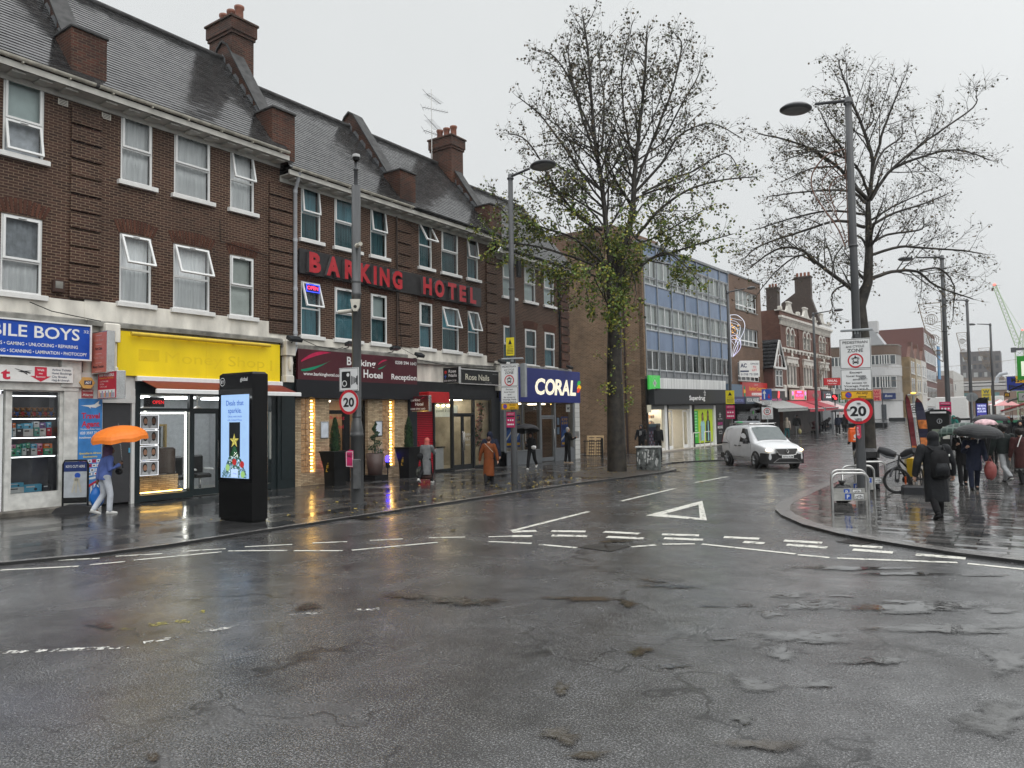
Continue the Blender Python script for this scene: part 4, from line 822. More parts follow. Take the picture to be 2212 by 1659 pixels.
 # ---- hotel entrance
f=MB(); wall_holes(f,16.45,22.14,0,3.04,[(16.8,17.42,.45,3.02),(18.05,19.95,.0,3.03),(20.72,21.38,.45,3.02)],.16); f.build('stone_front',STN,h2,F)
MB().box(16.4,22.56,-.26,.1,3.045,3.66).build('fascia_soffit',mat('black_fascia',(.007,.008,.011),.5),h2,F)
b=MB(); b.box(22.14,22.58,-.12,.1,0,3.05); b.build('pilaster',mat('dark_blue_pilaster',(.012,.016,.022),.35),h2,F)
GB=mat('glass_block',(.30,.20,.12),.08,var=.6,vs_=9,emit=(.9,.45,.15),es=.10)
for u0,lab in((16.8,'left'),(20.72,'right')):
 bl=MB(); gr=MB(); gr.box(u0,u0+.44,.1,.14,.45,3.02)
 for j in range(12):
  for i in range(2):bl.bbox(u0+.012+i*.22,u0+.208+i*.22,.02,.12,.46+j*.214,.65+j*.214,.014)
 W=gr.build('glass_block_panel',mat('pale_grout',(.5,.47,.42),.6),h2,F); o=bl.build('glass_block',GB,W,F); o['kind']='stuff'
 l=MB(); random.seed(8)
 for j in range(22):z=.47+j*.116; l.box(u0+.47+random.uniform(-.012,.02),u0+.56+random.uniform(-.025,.015),.05,.1,z,z+random.uniform(.05,.085))
 o=l.build('led_strip',WARM,W,F); o['kind']='stuff'
r=room(F,h2,18.06,19.94,3.2,.02,3.02,wall=mat('hotel_hall_wall',(.38,.25,.16),.5,var=.2),light=WARMS,n=1,ls=.25,y=.18)
b=MB(); b.box(18.05,18.12,.18,.3,0,3.0); b.box(18.05,19.95,.18,.3,2.55,2.62); b.box(18.95,19.2,.18,.3,0,2.6); b.box(19.86,19.95,.18,.3,0,3.0); b.build('door_frame',black,h2,F)
glazed_door(F,h2,18.12,18.95,.03,2.55,.2,black,.07,False); pane(F,h2,18.12,19.86,2.62,3.0,.24)
m=MB(F); m.text('Barking',18.25,2.3,.12,.7,.196,0); m.text('Hotel',18.4,1.95,.14,.5,.196,0); m.build('door_lettering',red,h2)
for u,k in((17.62,'left'),(20.3,'right')):
 o=MB(F); ring(o,u,u+.38,1.62,2.22,.03,-.045,-.001,0); o.box(u+.02,u+.36,-.03,-.002,1.64,2.2,1); tag(o.build('menu_board',[steel,mat('blank_paper',(.6,.65,.72),.3)]),f'blank white notice in a steel frame beside the {"left conifer" if k == "left" else "spiral topiary"} at the hotel','notice board')
GREENS=[mat('conifer_green',(.02,.05,.022),.6,var=.5,vs_=9),mat('conifer_green_pale',(.04,.085,.035),.6,var=.4,vs_=9)]
GOLD=mat('gold_lettering',(.55,.33,.03),.4)
def pot(name,label,x,Y,lw,side):
 t=thing(name,label,'potted plant',T(x,Y,0)); F2=T(x,Y,0)@RZ(90)
 b=MB(F2); q=lambda w,z:[(-w,-w,z),(w,-w,z),(w,w,z),(-w,w,z)]
 b.add(q(.25,0)+q(.27,.55)+q(.27,.55)+q(.38,1.17),[(0,1,5,4),(1,2,6,5),(2,3,7,6),(3,0,4,7),(3,2,1,0),(8,9,13,12),(9,10,14,13),(10,11,15,14),(11,8,12,15),(12,13,14,15)]); ring(b,-.39,.39,1.13,1.19,.03,-.39,.39); b.build('planter',black,t)
 m=MB(F2); m.X=F2@T(0,-.305,.75)@M.Rotation(R(-10),4,'X'); m.text('HOTEL',0,.2,.12,.42,-.02,bold=.02,al='c'); m.text('BARKING',0,.34,.05,.25,-.02,al='c')
 m.X=F2@RZ(-90)@T(0,-.305,.75)@M.Rotation(R(-10),4,'X')
 for i,c in enumerate('HOTEL'):m.text(c,.0,.26-i*.13,.1,.1,-.02,bold=.03,al='c')
 m.build('lettering',GOLD,t)
 random.seed(int(Y*10)); c=MB(F2)
 for i in range(900):
  z=random.uniform(1.15,2.3); rr=.17*(1-((z-1.5)/.85)**2 if z>1.5 else 1)*random.uniform(.6,1.1); a=random.uniform(0,6.3); rr=max(rr,.02)
  p=V((rr*math.cos(a),rr*math.sin(a),z)); w=random.uniform(.02,.04); dd=V((math.cos(a)*.4,math.sin(a)*.4,1)).normalized()*random.uniform(.06,.1); s_=V((-math.sin(a),math.cos(a),0))*w
  c.add([p-s_,p+s_,p+dd],[(0,1,2)],i%2)
 c.tube([(0,0,1.1),(0,0,2.2)],[.13,.05],8,0); c.build('foliage',GREENS,t)
pot('potted_conifer','clipped conifer in a tall black HOTEL planter left of the hotel door',-19.75,17.55,0,-1); pot('potted_conifer','clipped conifer in a tall black HOTEL planter right of the hotel door',-19.75,21.25,0,1)
t=thing('spiral_topiary','spiral clipped topiary in a round brown pot by the hotel door','potted plant',T(-20.1,19.8,0))
b=MB(T(-20.1,19.8,0)); b.lathe([(0,.06),(.25,.06),(.34,1.0),(.3,1.0),(.28,.94),(0,.94)],20); b.box(-.32,.32,-.32,.32,0,.2,1); b.build('pot',[mat('brown_pot',(.075,.05,.045),.45),black],t)
c=MB(T(-20.1,19.8,0)); random.seed(2)
for i in range(900):
 k=random.random(); a=k*2*PI*3.2; z=.98+k*1.15; rr=.2*(1.05-k)+.02; p=V((rr*math.cos(a),rr*math.sin(a),z))+V([random.gauss(0,.05*(1.2-k))for _ in range(3)]); w=random.uniform(.02,.035)
 dd=V([random.gauss(0,1)for _ in range(3)]).normalized()*w*2; s_=V([random.gauss(0,1)for _ in range(3)]).normalized()*w; c.add([p-s_,p+s_,p+dd],[(0,1,2)],i%2)
c.tube([(0,0,.9),(0,0,2.1)],[.03,.015],6,0); c.build('foliage',GREENS,t)
for(x,Y,nm,cc)in((-20.35,17.95,'red',(1,.01,.02)),(-20.35,20.72,'blue',(.05,.03,1))):
 o=MB(T(x,Y,0)); o.lathe([(.08,.4),(.09,.45),(.09,.62),(.06,.64),(0,.64)],12,0); o.ball((0,0,.72),(.09,.1,.16),1); o.cyl(0,0,0,.42,.02,mi=0)
 tag(o.build('garden_light',[black,glow(nm+'_lamp',cc,6)]),f'small glowing {nm} light behind a hotel planter','lamp')
 # ---- nail salon
f=MB(); f.box(22.6,28.15,-.08,.1,3.2,3.82); f.box(23.66,23.76,-.06,.1,0,3.2); f.box(24.92,25.02,-.04,.1,.02,3.2); f.box(26.42,26.52,-.04,.1,.02,3.2); f.box(25.02,26.42,-.04,.08,2.42,2.5); f.box(23.76,24.92,-.05,.1,.02,.12); f.box(26.52,27.8,-.05,.1,.02,.14); f.box(27.72,28.4,-.08,.1,0,3.2); f.box(23.76,27.72,-.05,.1,3.1,3.2); f.build('shopfront',charcoal,h3,F)
MB().bbox(22.6,28.4,-.03,.0,3.82,4.6,.01).build('upper_fascia',STU,h3,F); MB().box(22.6,23.66,-.01,.03,.0,2.95).build('roller_shutter',SHUT,h3,F)
for a in((23.76,24.92,.12,3.1),(26.52,27.72,.14,3.1),(25.02,26.42,2.5,3.1)):pane(F,h3,*a)
glazed_door(F,h3,25.02,25.71,.03,2.42,m=charcoal); glazed_door(F,h3,25.73,26.42,.03,2.42,m=charcoal,side=-1)
MB().box(25.0,26.45,-.1,.0,.0,.025).build('threshold',steel,h3,F)
r=room(F,h3,23.72,27.75,3.6,.02,3.18,light=WARMS,n=3,ls=.3,wall=mat('salon_wall',(.33,.31,.27),.6,var=.3,vs_=2))
m=MB();
for i,s in enumerate(('OPEN','10-7','MON-SAT')):m.text(s,26.08,1.5-i*.22,(.1,.14,.06)[i],(.36,.34,.34)[i],.02,al='c')
m.build('door_lettering',mat('etched_white',(.55,.57,.58),.5),h3,F)
t=thing('chandelier','round warm chandelier of bare bulbs inside the nail salon','chandelier',F@T(25.7,1.3,2.9))
b=MB(F); b.tube([(25.7,1.3,3.18),(25.7,1.3,2.85)],.015,6)
for k in range(10):a=2*PI*k/10; b.tube([(25.7,1.3,2.86),(25.7+.5*math.cos(a),1.3+.35*math.sin(a),2.82)],.01,5)
b.build('arm',steel,t); b=MB(F)
for k in range(10):a=2*PI*k/10; b.ball((25.7+.5*math.cos(a),1.3+.35*math.sin(a),2.86),.06)
b.build('bulb',glow('warm_bulb',(1,.75,.35),9),t)
random.seed(7); b=MB(F)
for i in range(260):
 k=random.random(); p=V((27.5-.35*(1-k)+random.gauss(0,.08),.35+random.gauss(0,.06),1.0+2.0*k)); r_=random.uniform(.03,.075); b.ball(p,(r_,r_,r_*.8),i%3,n=6,m=4)
struct(tag(b.build('flower_arch',[mat('petal_cream',(.5,.38,.3),.7),mat('petal_pink',(.45,.25,.22),.7),mat('petal_leaf',(.06,.1,.05),.7)]),'arch of cream and pink artificial flowers in the nail salon window','flower arch'),'thing')
t=thing('reception_desk','white reception desk behind the salon window near the red shutter','desk',F@T(24.3,.5,0)); MB(F).bbox(23.8,24.85,.4,.8,.02,1.0,.02).build('front',white,t); MB(F).bbox(23.77,24.9,.35,.85,1.0,1.05,.01).build('top',charcoal,t)
for i,u in enumerate((24.1,24.25,24.42)):tag(MB(F@T(u,.6,1.05)).lathe([(0,0),(.05,0),(.05,.2),(.02,.25),(.02,.3),(0,.3)],10).build('lotion_bottle',white),f'white lotion bottle, {ordinal(i)} from the left on the salon desk','bottle','bottles on the salon desk')
tag(MB(F@T(23.95,.5,0)).lathe([(.03,2.35),(.06,2.32),(.1,2.0),(.09,1.9),(0,1.9)],14).tube([(0,0,2.33),(0,0,3.15)],.008,4).build('pendant_lamp',glow('amber_lamp',(1,.6,.12),2)),'amber bottle shaped pendant lamp in the salon window','pendant lamp')
BAN=glow('lit_banner',(.7,.75,.66),.35)
o=MB(F); o.box(25.0,27.3,1.6,1.62,2.35,2.9,0); o.text('Nails & Beauty Shop',26.1,2.58,.14,1.7,1.595,1,al='c',mirror=True); tag(o.build('banner',[BAN,mat('banner_ink',(.1,.13,.1),.5)]),'pale banner hung inside the nail salon with lettering seen reversed','banner')
# ---- betting shop
GRF=mat('grey_shop_frame',(.13,.14,.15),.35)
f=MB(); f.box(28.4,31.6,-.3,-.05,0,.62); f.box(28.4,31.6,-.32,-.0,.62,.68); f.box(28.4,28.6,-.3,0,0,3.04); f.box(31.55,31.68,-.3,-.1,0,3.04); f.box(32.95,33.08,-.3,-.1,0,3.04); f.box(31.68,32.95,-.28,-.16,2.28,2.38); f.box(33.08,35.2,-.3,-.05,0,.66); f.box(34.85,35.0,-.3,0,.6,3.04); f.box(30.0,30.06,-.28,-.2,.66,3.04); f.build('shopfront',GRF,h4,F)
for a in((28.6,31.55,.68,3.02),(33.08,34.9,.66,3.02),(31.68,32.95,2.38,3.02)):pane(F,h4,*a,y=-.22)
glazed_door(F,h4,31.7,32.93,.03,2.27,-.26,GRF,.08,True)
b=MB(); b.box(35.0,35.5,-.34,.3,0,3.04); b.build('pilaster',brick('white_glazed_tile',(.6,.6,.57),(.54,.54,.52),(.3,.3,.28),.5,.25,.01,.15,.3,dirt=.12,off=0),h4,F)
r=room(F,h4,28.5,35.0,3.0,.02,3.03,wall=mat('betting_wall',(.24,.23,.215),.6,var=.1),light=WARMS,n=3,ls=.2,y=-.04)
l=MB(); l.lathe([(.07,0),(.07,-.04),(0,-.04)],12,X=F@T(34.0,.5,3.0)); l.build('downlight',WARM,r)
l=bpy.data.lights.new('downlight','SPOT'); l.energy=60; l.spot_size=R(75); l.color=(1,.8,.5); o=bpy.data.objects.new('downlight',l); col.objects.link(o); o.matrix_basis=F@T(34.0,.45,2.93)
PB=mat('betting_poster_blue',(.012,.05,.22),.4,var=.5,vs_=3); PY=mat('betting_yellow',(.65,.36,.01),.4)
for i,(u,w,z0,z1,s)in enumerate(((28.7,.5,.85,2.4,'BET \u00a310'),(29.4,.5,.85,2.4,'GET \u00a310'),(33.75,.72,.72,2.3,'\u00a310'))):
 o=MB(F); o.box(u,u+w,-.2,-.19,z0,z1,0); a,b_=s.split(' ')if ' ' in s else(s,s); o.text(a,u+w/2,z1-.2,.13,w*.8,-.205,1,al='c',bold=.03); o.text(b_,u+w/2,z1-.4,.13,w*.8,-.205,1,al='c',bold=.03)
 o.box(u+w*.1,u+w*.9,-.204,-.2,z0+.1,z0+.22,1); o.ball((u+w*.5,-.2,z0+.6),(w*.4,.003,.28),2); o.poly([(u,-.206,z0+.3),(u+w,-.206,z0+.75),(u+w,-.206,z0+.85),(u,-.206,z0+.42)],3)
 tag(o.build('betting_poster',[PB,PY,mat('poster_mid_blue',(.05,.14,.4),.4),wt]),('blue poster with yellow numbers at the left end of the betting shop window','blue poster with yellow numbers nearest the door on the left side of the betting shop','blue poster with yellow numbers right of the betting shop door')[i],'poster')
for i,(x0,x1,z)in enumerate(((33.3,33.6,1.85),(33.3,33.6,1.35))):
 o=MB(F); ring(o,x0,x1,z,z+.42,.025,-.215,-.2,0); o.box(x0,x1,-.2,-.19,z,z+.42,1); tag(o.build('framed_notice',[black,mat('notice_blue',(.2,.28,.4),.4)]),f'small framed notice, the {"upper" if i == 0 else "lower"} one right of the betting shop door','notice')
o=MB(F); o.box(34.3,34.72,-.2,-.19,2.55,2.95,0); o.ball((34.51,-.2,2.76),(.11,.003,.04),1)
for x in(34.43,34.47,34.56,34.6):o.prism([(x,2.66),(x+.015,2.66),(x+.02,2.75),(x-.005,2.75)],.003,1,axis='y',base=-.203)
o.prism([(34.59,2.76),(34.66,2.83),(34.69,2.81),(34.63,2.73)],.003,1,axis='y',base=-.203); tag(o.build('window_sticker',[white,black]),'white square sticker with a small black horse high in the betting shop window','sticker')
m=MB(); m.text('LLOYDS',31.5,2.66,.17,.85,-.2,al='c',mirror=True); m.build('window_lettering',mat('reflected_letter_grey',(.4,.42,.42),.5),h4,F)  # reversed LLOYDS is a reflection painted on the pane as grey letters
# ================================================================ THE ROW UP THE HILL
F=ROW
BR2=brick('brown_stock_brick',(.14,.082,.045),(.25,.155,.09),(.32,.25,.18),.23,.078,.012,rough=.6,dirt=.3)
BR3=brick('purple_brown_brick',(.12,.068,.045),(.17,.10,.066),(.2,.155,.12),.23,.078,.008,rough=.6,dirt=.3)
BRV=brick('victorian_red_brick',(.11,.045,.032),(.155,.068,.048),(.15,.11,.085),.23,.078,.007,rough=.6,dirt=.35)
ALU=mat('aluminium_mullion',(.30,.32,.34),.35,.5,var=.15); PANB=mat('blue_spandrel_panel',(.135,.19,.29),.16,var=.16,vs_=1.4,streak=.5); CONC=mat('wet_grey_concrete',(.19,.20,.21),.5,var=.25,vs_=1.5,streak=.3)
WBLI=mat('white_office_blind',(.74,.80,.78),.6,var=.14,vs_=2,streak=.1); OFFD=mat('dim_office',(.10,.11,.11),.7,var=.6,vs_=.8)
b1=thing('office_building','four storey office block with blue panels and ribbon windows above the chemist','office building',F)
b=MB(); b.poly([(-.2,0,-.3),(-.2,0,13),(-.2,18,13),(-.2,18,-.3)]); b.box(-.2,-.02,-.03,.3,4.7,13.0); b.box(13.95,14.1,-.02,.4,4.6,13.0); b.quad((-.2,.5,12.95),(14.1,.5,12.95),(14.1,18,12.95),(-.2,18,12.95)); b.quad((14.1,0,0),(14.1,18,0),(14.1,18,13),(14.1,0,13)); b.build('wall',BR2,b1,F)
b=MB(); b.box(-.25,14.15,-.12,.5,12.95,13.12); b.build('parapet',CONC,b1,F)
b=MB(); b.box(2.5,9.5,3.5,9,13,15.2); b.build('plant_room',BR3,b1,F)
mus=[-.02,1.75,3.86,5.93,8.03,10.11,12.21,13.95]
b=MB()
for u in mus:b.box(u-.035,u+.035,-.09,.06,4.72,12.95)
for z in(12.2,10.9,10.42,9.22,7.95,7.58,6.36,5.1):b.box(-.02,13.95,-.05,.06,z-.03,z+.035)
for i in range(7):
 c=(mus[i]+mus[i+1])/2
 b.box(c-.02,c+.02,-.06,.05,4.75,5.08)
b.build('curtain_wall_frame',ALU,b1,F)
MB().box(-.02,13.95,.0,.3,4.55,5.07).build('concrete_band',CONC,b1,F)
for i in range(7):
 a,c=mus[i]+.035,mus[i+1]-.035
 for z0,z1 in((12.235,12.95),(9.255,10.39),(6.395,7.55)):MB().box(a,c,-.005,.05,z0,z1).build('spandrel_panel',PANB,b1,F)
 for j,(z0,z1,zz0)in enumerate(((10.45,12.17,10.87),(7.615,9.19,7.98),(5.13,6.33,5.13))):
  w_=MB(); m=(a+c)/2
  for x0,x1 in((a,m),(m,c)):
   ring(w_,x0,x1,zz0,z1,.045,-.02,.04)
   if zz0>z0:ring(w_,x0,x1,z0,zz0-.02,.04,-.02,.04)
  W=w_.build('window',mat('white_steel_frame',(.58,.6,.6),.35),b1,F)
  MB().quad((a,.01,z0),(c,.01,z0),(c,.01,z1),(a,.01,z1)).build('pane',GL,W,F)
  MB().quad((a,.16,z0),(c,.16,z0),(c,.16,z1),(a,.16,z1)).build('blind',OFFD if j==2 else WBLI,W,F)
dp=MB(); dp.tube([(-.26,1.3,12.9),(-.26,1.3,0)],.06,8); dp.build('downpipe',mat('dark_red_pipe',(.03,.016,.014),.4),b1,F)
tag(MB(F).disc((0,0),.16,0,20,X=T(-.24,6.8,2.15)@RZ(-90)).build('wall_plaque',mat('yellow_plaque',(.6,.38,.03),.4)),'small round yellow plaque on the brown brick side wall by the alley','plaque')
# chemist shopfront
b=MB(); b.box(-.2,14.1,-.02,.3,2.85,4.55,1)
for u0,u1 in((2.1,2.45),(5.95,6.25),(10.1,10.42)):b.box(u0,u1,-.12,.1,.1,2.92)
b.box(-.2,-.0,-.05,.3,0,2.92,1); b.box(2.45,2.75,-.06,.1,.1,2.92,1); b.box(6.25,6.8,-.06,.1,.1,2.92,1); b.box(12.15,12.4,-.08,.3,0,2.92,1); b.box(12.4,14.1,-.0,.3,0,2.92,1); b.build('shopfront',[upvc,black],b1,F)
b=MB(); b.box(.0,2.1,-.1,.0,2.66,2.93); b.box(2.75,5.95,-.1,.0,2.66,2.93); b.box(6.8,10.1,-.1,.0,2.66,2.93); b.build('shutter_box',SHG,b1,F)
MB().box(-.2,12.4,-.5,.0,-.2,.1).build('step',mat('pale_step',(.34,.31,.27),.35,var=.2),b1,F)
pane(F,b1,0,2.1,.25,2.66,.03); b=MB(); b.box(0,2.1,-.05,.1,.1,.25); b.box(6.8,10.1,-.05,.1,.1,.25); b.build('window_sill',white,b1,F)
room(F,b1,.0,6.0,5,.08,2.9,light=WARMS,n=4,ls=.5,y=.15); b=MB()
random.seed(21)
for u in(3.1,5.4):
 for z in(.5,.9,1.3,1.7,2.1):
  for k in range(9):b.box(u-.3+k*.07,u-.24+k*.07,2.4,2.6,z,z+random.uniform(.12,.26),k%4)
b.build('shelf_stock',[mat('stock_a',(.5,.3,.2),.5),mat('stock_b',(.6,.55,.45),.5),mat('stock_c',(.3,.12,.12),.5),mat('stock_d',(.2,.25,.3),.5)],b1,F)['kind']='stuff'
for u0,u1,s in((2.78,3.55,1),(5.15,5.92,-1)):glazed_door(F,b1,u0,u1,.1,2.6,.05,upvc,.1,False)
PHG=mat('pharmacy_green',(.05,.48,.07),.35,emit=(.05,.5,.07),es=.25)
def d(m,y):
 m.box(.38,.82,y,y+.003,4.2,4.37,0); m.box(.51,.69,y,y+.003,4.07,4.5,0); m.disc((.6,4.285),.36,y,28,1,.34); m.text('PHARMACY',.6,4.64,.07,.9,y,1,al='c')
sign('pharmacy_sign','bright green pharmacy sign with a pale cross at the corner of the chemist',F,-.16,1.34,3.9,4.76,-.2,.12,PHG,d,[mat('silver_cross',(.5,.53,.5),.4),mat('pale_green_line',(.3,.6,.3),.4)])
STW=mat('streaked_white_board',(.62,.63,.62),.45,var=.28,vs_=7,streak=.04)
sign('blank_fascia','long streaked white board above the black chemist sign',F,1.38,12.5,3.96,4.62,-.1,.07,STW,None,[])
def d(m,y):
 m.text('Superdrug',5.1,3.22,.30,2.6,y,0,bold=.022)
 pts=[];
 for k in range(10):a=PI/2+2*PI*k/10; r_=.2 if k%2==0 else .1; pts.append((7.68+r_*math.cos(a)*.9,3.68+r_*math.sin(a)*1.25))
 m.add([(x,y,z)for x,z in pts]+[(7.68+(x-7.68)*.6,y,3.68+(z-3.68)*.6)for x,z in pts],[(k,(k+1)%10,10+(k+1)%10,10+k)for k in range(10)],0)
sign('shop_sign','long black fascia reading Superdrug in rounded white letters with a star',F,.0,12.55,2.96,3.92,-.45,.4,mat('soft_black_fascia',(.018,.02,.022),.45),d,[wt])
tag(MB(F).box(.15,.75,-.52,-.46,3.82,3.95).build('small_sign',black),'small black strip hanging under the green pharmacy cross','sign')
o=MB(F); o.box(6.86,10.05,.0,.02,.26,2.66,0); o.box(6.86,7.5,-.004,0,.26,2.5,1)
for i in range(9):o.box(6.92,7.3,-.008,-.004,.7+i*.2,.8+i*.2,5)
def figure(m,cx,y,z,h,top,skin,hair,long_):
 e=lambda rx,rz,x,zz,mi,k,n=18:m.add([(x+rx*math.cos(2*PI*i/n),y-k,zz+rz*math.sin(2*PI*i/n))for i in range(n)],[tuple(range(n))],mi)
 m.prism([(cx-.34,z),(cx+.34,z),(cx+.38,z+h*.45),(cx+.33,z+h*.62),(cx+.1,z+h*.68),(cx-.1,z+h*.68),(cx-.33,z+h*.62),(cx-.38,z+h*.45)],.002,top,axis='y',base=y-.003)
 if long_:m.prism([(cx-.17,z+h*.6),(cx+.17,z+h*.6),(cx+.16,z+h*.9),(cx,z+h*.98),(cx-.16,z+h*.9)],.002,hair,axis='y',base=y-.002)
 e(.15,.17,cx,z+h*.86,hair,.005); e(.11,.15,cx,z+h*.82,skin,.007); m.prism([(cx-.06,z+h*.64),(cx+.06,z+h*.64),(cx+.05,z+h*.75),(cx-.05,z+h*.75)],.002,skin,axis='y',base=y-.006)
 m.prism([(cx-.42,z),(cx-.3,z+.05),(cx-.3,z+h*.5),(cx-.4,z+h*.5)],.002,skin if top==3 else top,axis='y',base=y-.006)
figure(o,8.25,-.002,.4,2.05,3,2,4,1); figure(o,9.2,-.002,.3,2.3,4,2,4,1); o.prism([(9.1,.35),(9.32,.35),(9.28,1.75),(9.13,1.75)],.002,3,axis='y',base=-.012)
tag(o.build('window_poster',[mat('lime_poster',(.42,.55,.02),.4,emit=(.4,.55,.02),es=.12),mat('green_strip',(.05,.45,.05),.4),mat('poster_skin',(.32,.18,.11),.5),mat('poster_aqua',(.3,.55,.58),.5),mat('poster_black',(.02,.02,.022),.5),mat('pale_green_box',(.3,.65,.35),.5)]),'lime window poster of two standing women, one in aqua, one in black','poster')
def d(m,y):
 pts=[]
 for k in range(10):a=PI/2+2*PI*k/10; r_=.22 if k%2==0 else .1; pts.append((11.3+r_*math.cos(a),2.1+r_*math.sin(a)))
 m.add([(x,y,z)for x,z in pts]+[(11.3+(x-11.3)*.65,y,2.1+(z-2.1)*.65)for x,z in pts],[(k,(k+1)%10,10+(k+1)%10,10+k)for k in range(10)],0)
 m.text('Superdrug',11.3,1.8,.1,.8,y,0,al='c'); m.text('SAVE',11.3,1.4,.2,.9,y,1,al='c',bold=.02); m.text('MORE',11.3,1.14,.2,.95,y,0,al='c',bold=.02); ring(m,11.05,11.6,.75,.95,.02,y,y+.003,0)
sign('advert_panel','tall black advert panel reading SAVE MORE beside the lime poster',F,10.5,12.1,.12,2.9,-.06,.05,black,d,[wt,mat('magenta_lettering',(.55,.02,.25),.4)],cat='advert')
def d(m,y):m.text('24',0,0,.1,.1,y,0)
o=MB(F); o.box(-.75,-.25,-.35,-.3,2.5,2.95); tag(o.build('wall_sign',mat('cream_sign',(.55,.52,.4),.4)),'small blank cream sign sticking out from the brick corner by the chemist','sign')
o=MB(F); o.box(.15,1.65,.06,.1,.3,1.75,0); o.box(.1,1.7,.03,.12,1.6,1.78,1); random.seed(9)
for i in range(7):
 for j in range(5):o.ball((.3+i*.2,.06,.45+j*.2),(.07,.004,.09),2+(i+j)%2,n=8,m=4)
tag(o.build('display_stand',[mat('display_navy',(.035,.04,.085),.4),mat('display_slate',(.03,.06,.075),.4),mat('display_pale',(.42,.42,.5),.5),mat('display_rose',(.3,.12,.16),.5)]),'patterned display stand inside the left chemist window','display stand')
for u,lab in((4.55,'left'),(6.35,'right')):
 o=MB(F); o.tube([(u,-.9,0),(u,-.9,1.0),(u+.06,-.9,1.07),(u+1.0,-.9,1.07),(u+1.06,-.9,1.0),(u+1.06,-.9,0)],.03,8)
 tag(o.build('handrail',mat('cream_rail',(.62,.6,.54),.35)),f'white tubular rail outside the chemist, the one {"before the glass doors" if lab == "left" else "before the lime poster"}','handrail')
 # ---- brown block
b2=thing('office_building','plain brown brick block with three rows of white gridded windows','office building',F@T(14.1,0,0))
oz=[(15.5,20.5,10.5,12.1),(15.5,20.5,7.7,9.1),(15.5,20.5,4.85,6.3)]
b=MB(); wall_holes(b,14.1,21.45,4.4,13.1,oz,.2); b.quad((21.45,0,0),(21.45,16,0),(21.45,16,13.1),(21.45,0,13.1)); b.quad((14.1,0,13.1),(21.45,0,13.1),(21.45,16,13.1),(14.1,16,13.1)); b.build('wall',BR3,b2,F); MB().box(14.1,21.5,-.06,.3,13.1,13.22).build('parapet',CONC,b2,F)
for k,(a,c,z0,z1)in enumerate(oz):
 w_=MB(); n=5
 for i in range(n):x0,x1=a+(c-a)*i/n,a+(c-a)*(i+1)/n; ring(w_,x0,x1,z0+.38,z1,.05,.1,.15); ring(w_,x0,x1,z0,z0+.38,.05,.1,.15)
 W=w_.build('window',upvc,b2,F); MB().quad((a,.13,z0),(c,.13,z0),(c,.13,z1),(a,.13,z1)).build('pane',GL,W,F); MB().quad((a,.3,z0),(c,.3,z0),(c,.3,z1),(a,.3,z1)).build('blind',(WBLI,mat('grey_office_blind',(.3,.33,.34),.6,var=.5,vs_=.7),OFFD)[k],W,F)
 MB().box(a-.05,c+.05,-.06,.15,z0-.08,z0-.003).build('sill',STG,W,F)
SLB=mat('slate_blue_panel',(.09,.14,.20),.4,var=.15); b=MB(); b.box(12.56,15.5,-.3,.3,3.46,4.5); b.build('blue_panel',SLB,b2,F)
b=MB(); b.box(14.1,21.45,.5,.6,0,4.4); b.box(14.1,21.45,-.02,.6,4.36,4.42); b.build('shopfront',mat('black_shopfront',(.012,.013,.014),.2),b2,F); pane(F,b2,15.6,21.3,.4,2.7,.2)
b=MB(); b.text('DEFIBRILLATOR',16,2.2,.22,2.6,.18); b.box(19.0,19.2,.17,.18,2.2,2.45,1); b.build('window_lettering',[mat('dim_letter',(.25,.26,.26),.5),PHG],b2,F)
def d(m,y):m.text('SOLICITORS',12.9,3.06,.2,2.3,y,0,bold=.02)
sign('office_sign','navy fascia reading SOLICITORS behind the grey lamp post',F,12.6,15.5,2.9,3.44,-.42,.12,mat('navy_sign',(.012,.016,.09),.35),d,[mat('pale_blue_letter',(.2,.25,.5),.4)])
def d(m,y):m.text('FOCAL HOUSE',15.85,3.05,.27,2.65,y,0,bold=.015)
sign('office_sign','grey blue fascia reading FOCAL HOUSE',F,15.58,18.8,2.88,3.46,-.46,.3,mat('grey_blue_sign',(.05,.075,.10),.35),d,[wt])
def d(m,y):
 m.text('Barking Costcutter',17.1,3.95,.3,3.9,y,1,bold=.02); m.box(16.6+1.0,20.6,y,y+.003,3.55,3.75,0); m.text('020 8591',19.2,3.25,.17,1.7,y,0,bold=.015); m.text('OFF LICENCE  FOOD',17.7,3.58,.13,2.7,y-.004,2)
 for z,r_,mi in((3.85,.22,1),(4.12,.17,3),(3.62,.2,3)):m.ball((16.0,y,z),(r_*1.1,.01,r_),mi)
 m.text('Convenience',18.2,4.36,.1,.9,y,0)
sign('shop_sign','red fascia reading Barking Costcutter in yellow letters',F,15.54,21.4,3.16,4.58,-.24,.16,mat('bright_red_sign',(.48,.02,.02),.35),d,[wt,mat('sign_yellow',(.75,.42,.02),.4),red,GRN])
def d(m,y):
 m.text('AC',.08,.74,.3,.55,y,1,bold=.04); m.text('OFFICES',.95,.95,.12,.7,y,1,bold=.01); m.text('TO',1.3,.68,.17,.3,y,2,al='c',bold=.02); m.text('LET',1.3,.45,.17,.42,y,2,al='c',bold=.02); m.text('01708 731200',.1,.12,.17,1.5,y,1,bold=.015); m.box(.05,.8,y,y+.003,.38,.5,1)
o=MB(F@T(14.75,-.35,4.95)@RZ(-38)); o.bbox(0,1.75,0,.06,0,1.25,.01); o=tag(o.build('letting_board',white),'white agents board reading OFFICES TO LET, fixed to the brown brick block','sign')
m=MB(F@T(14.75,-.35,4.95)@RZ(-38)); d(m,-.004); m.build('lettering',[wt,NAVY,red],o)
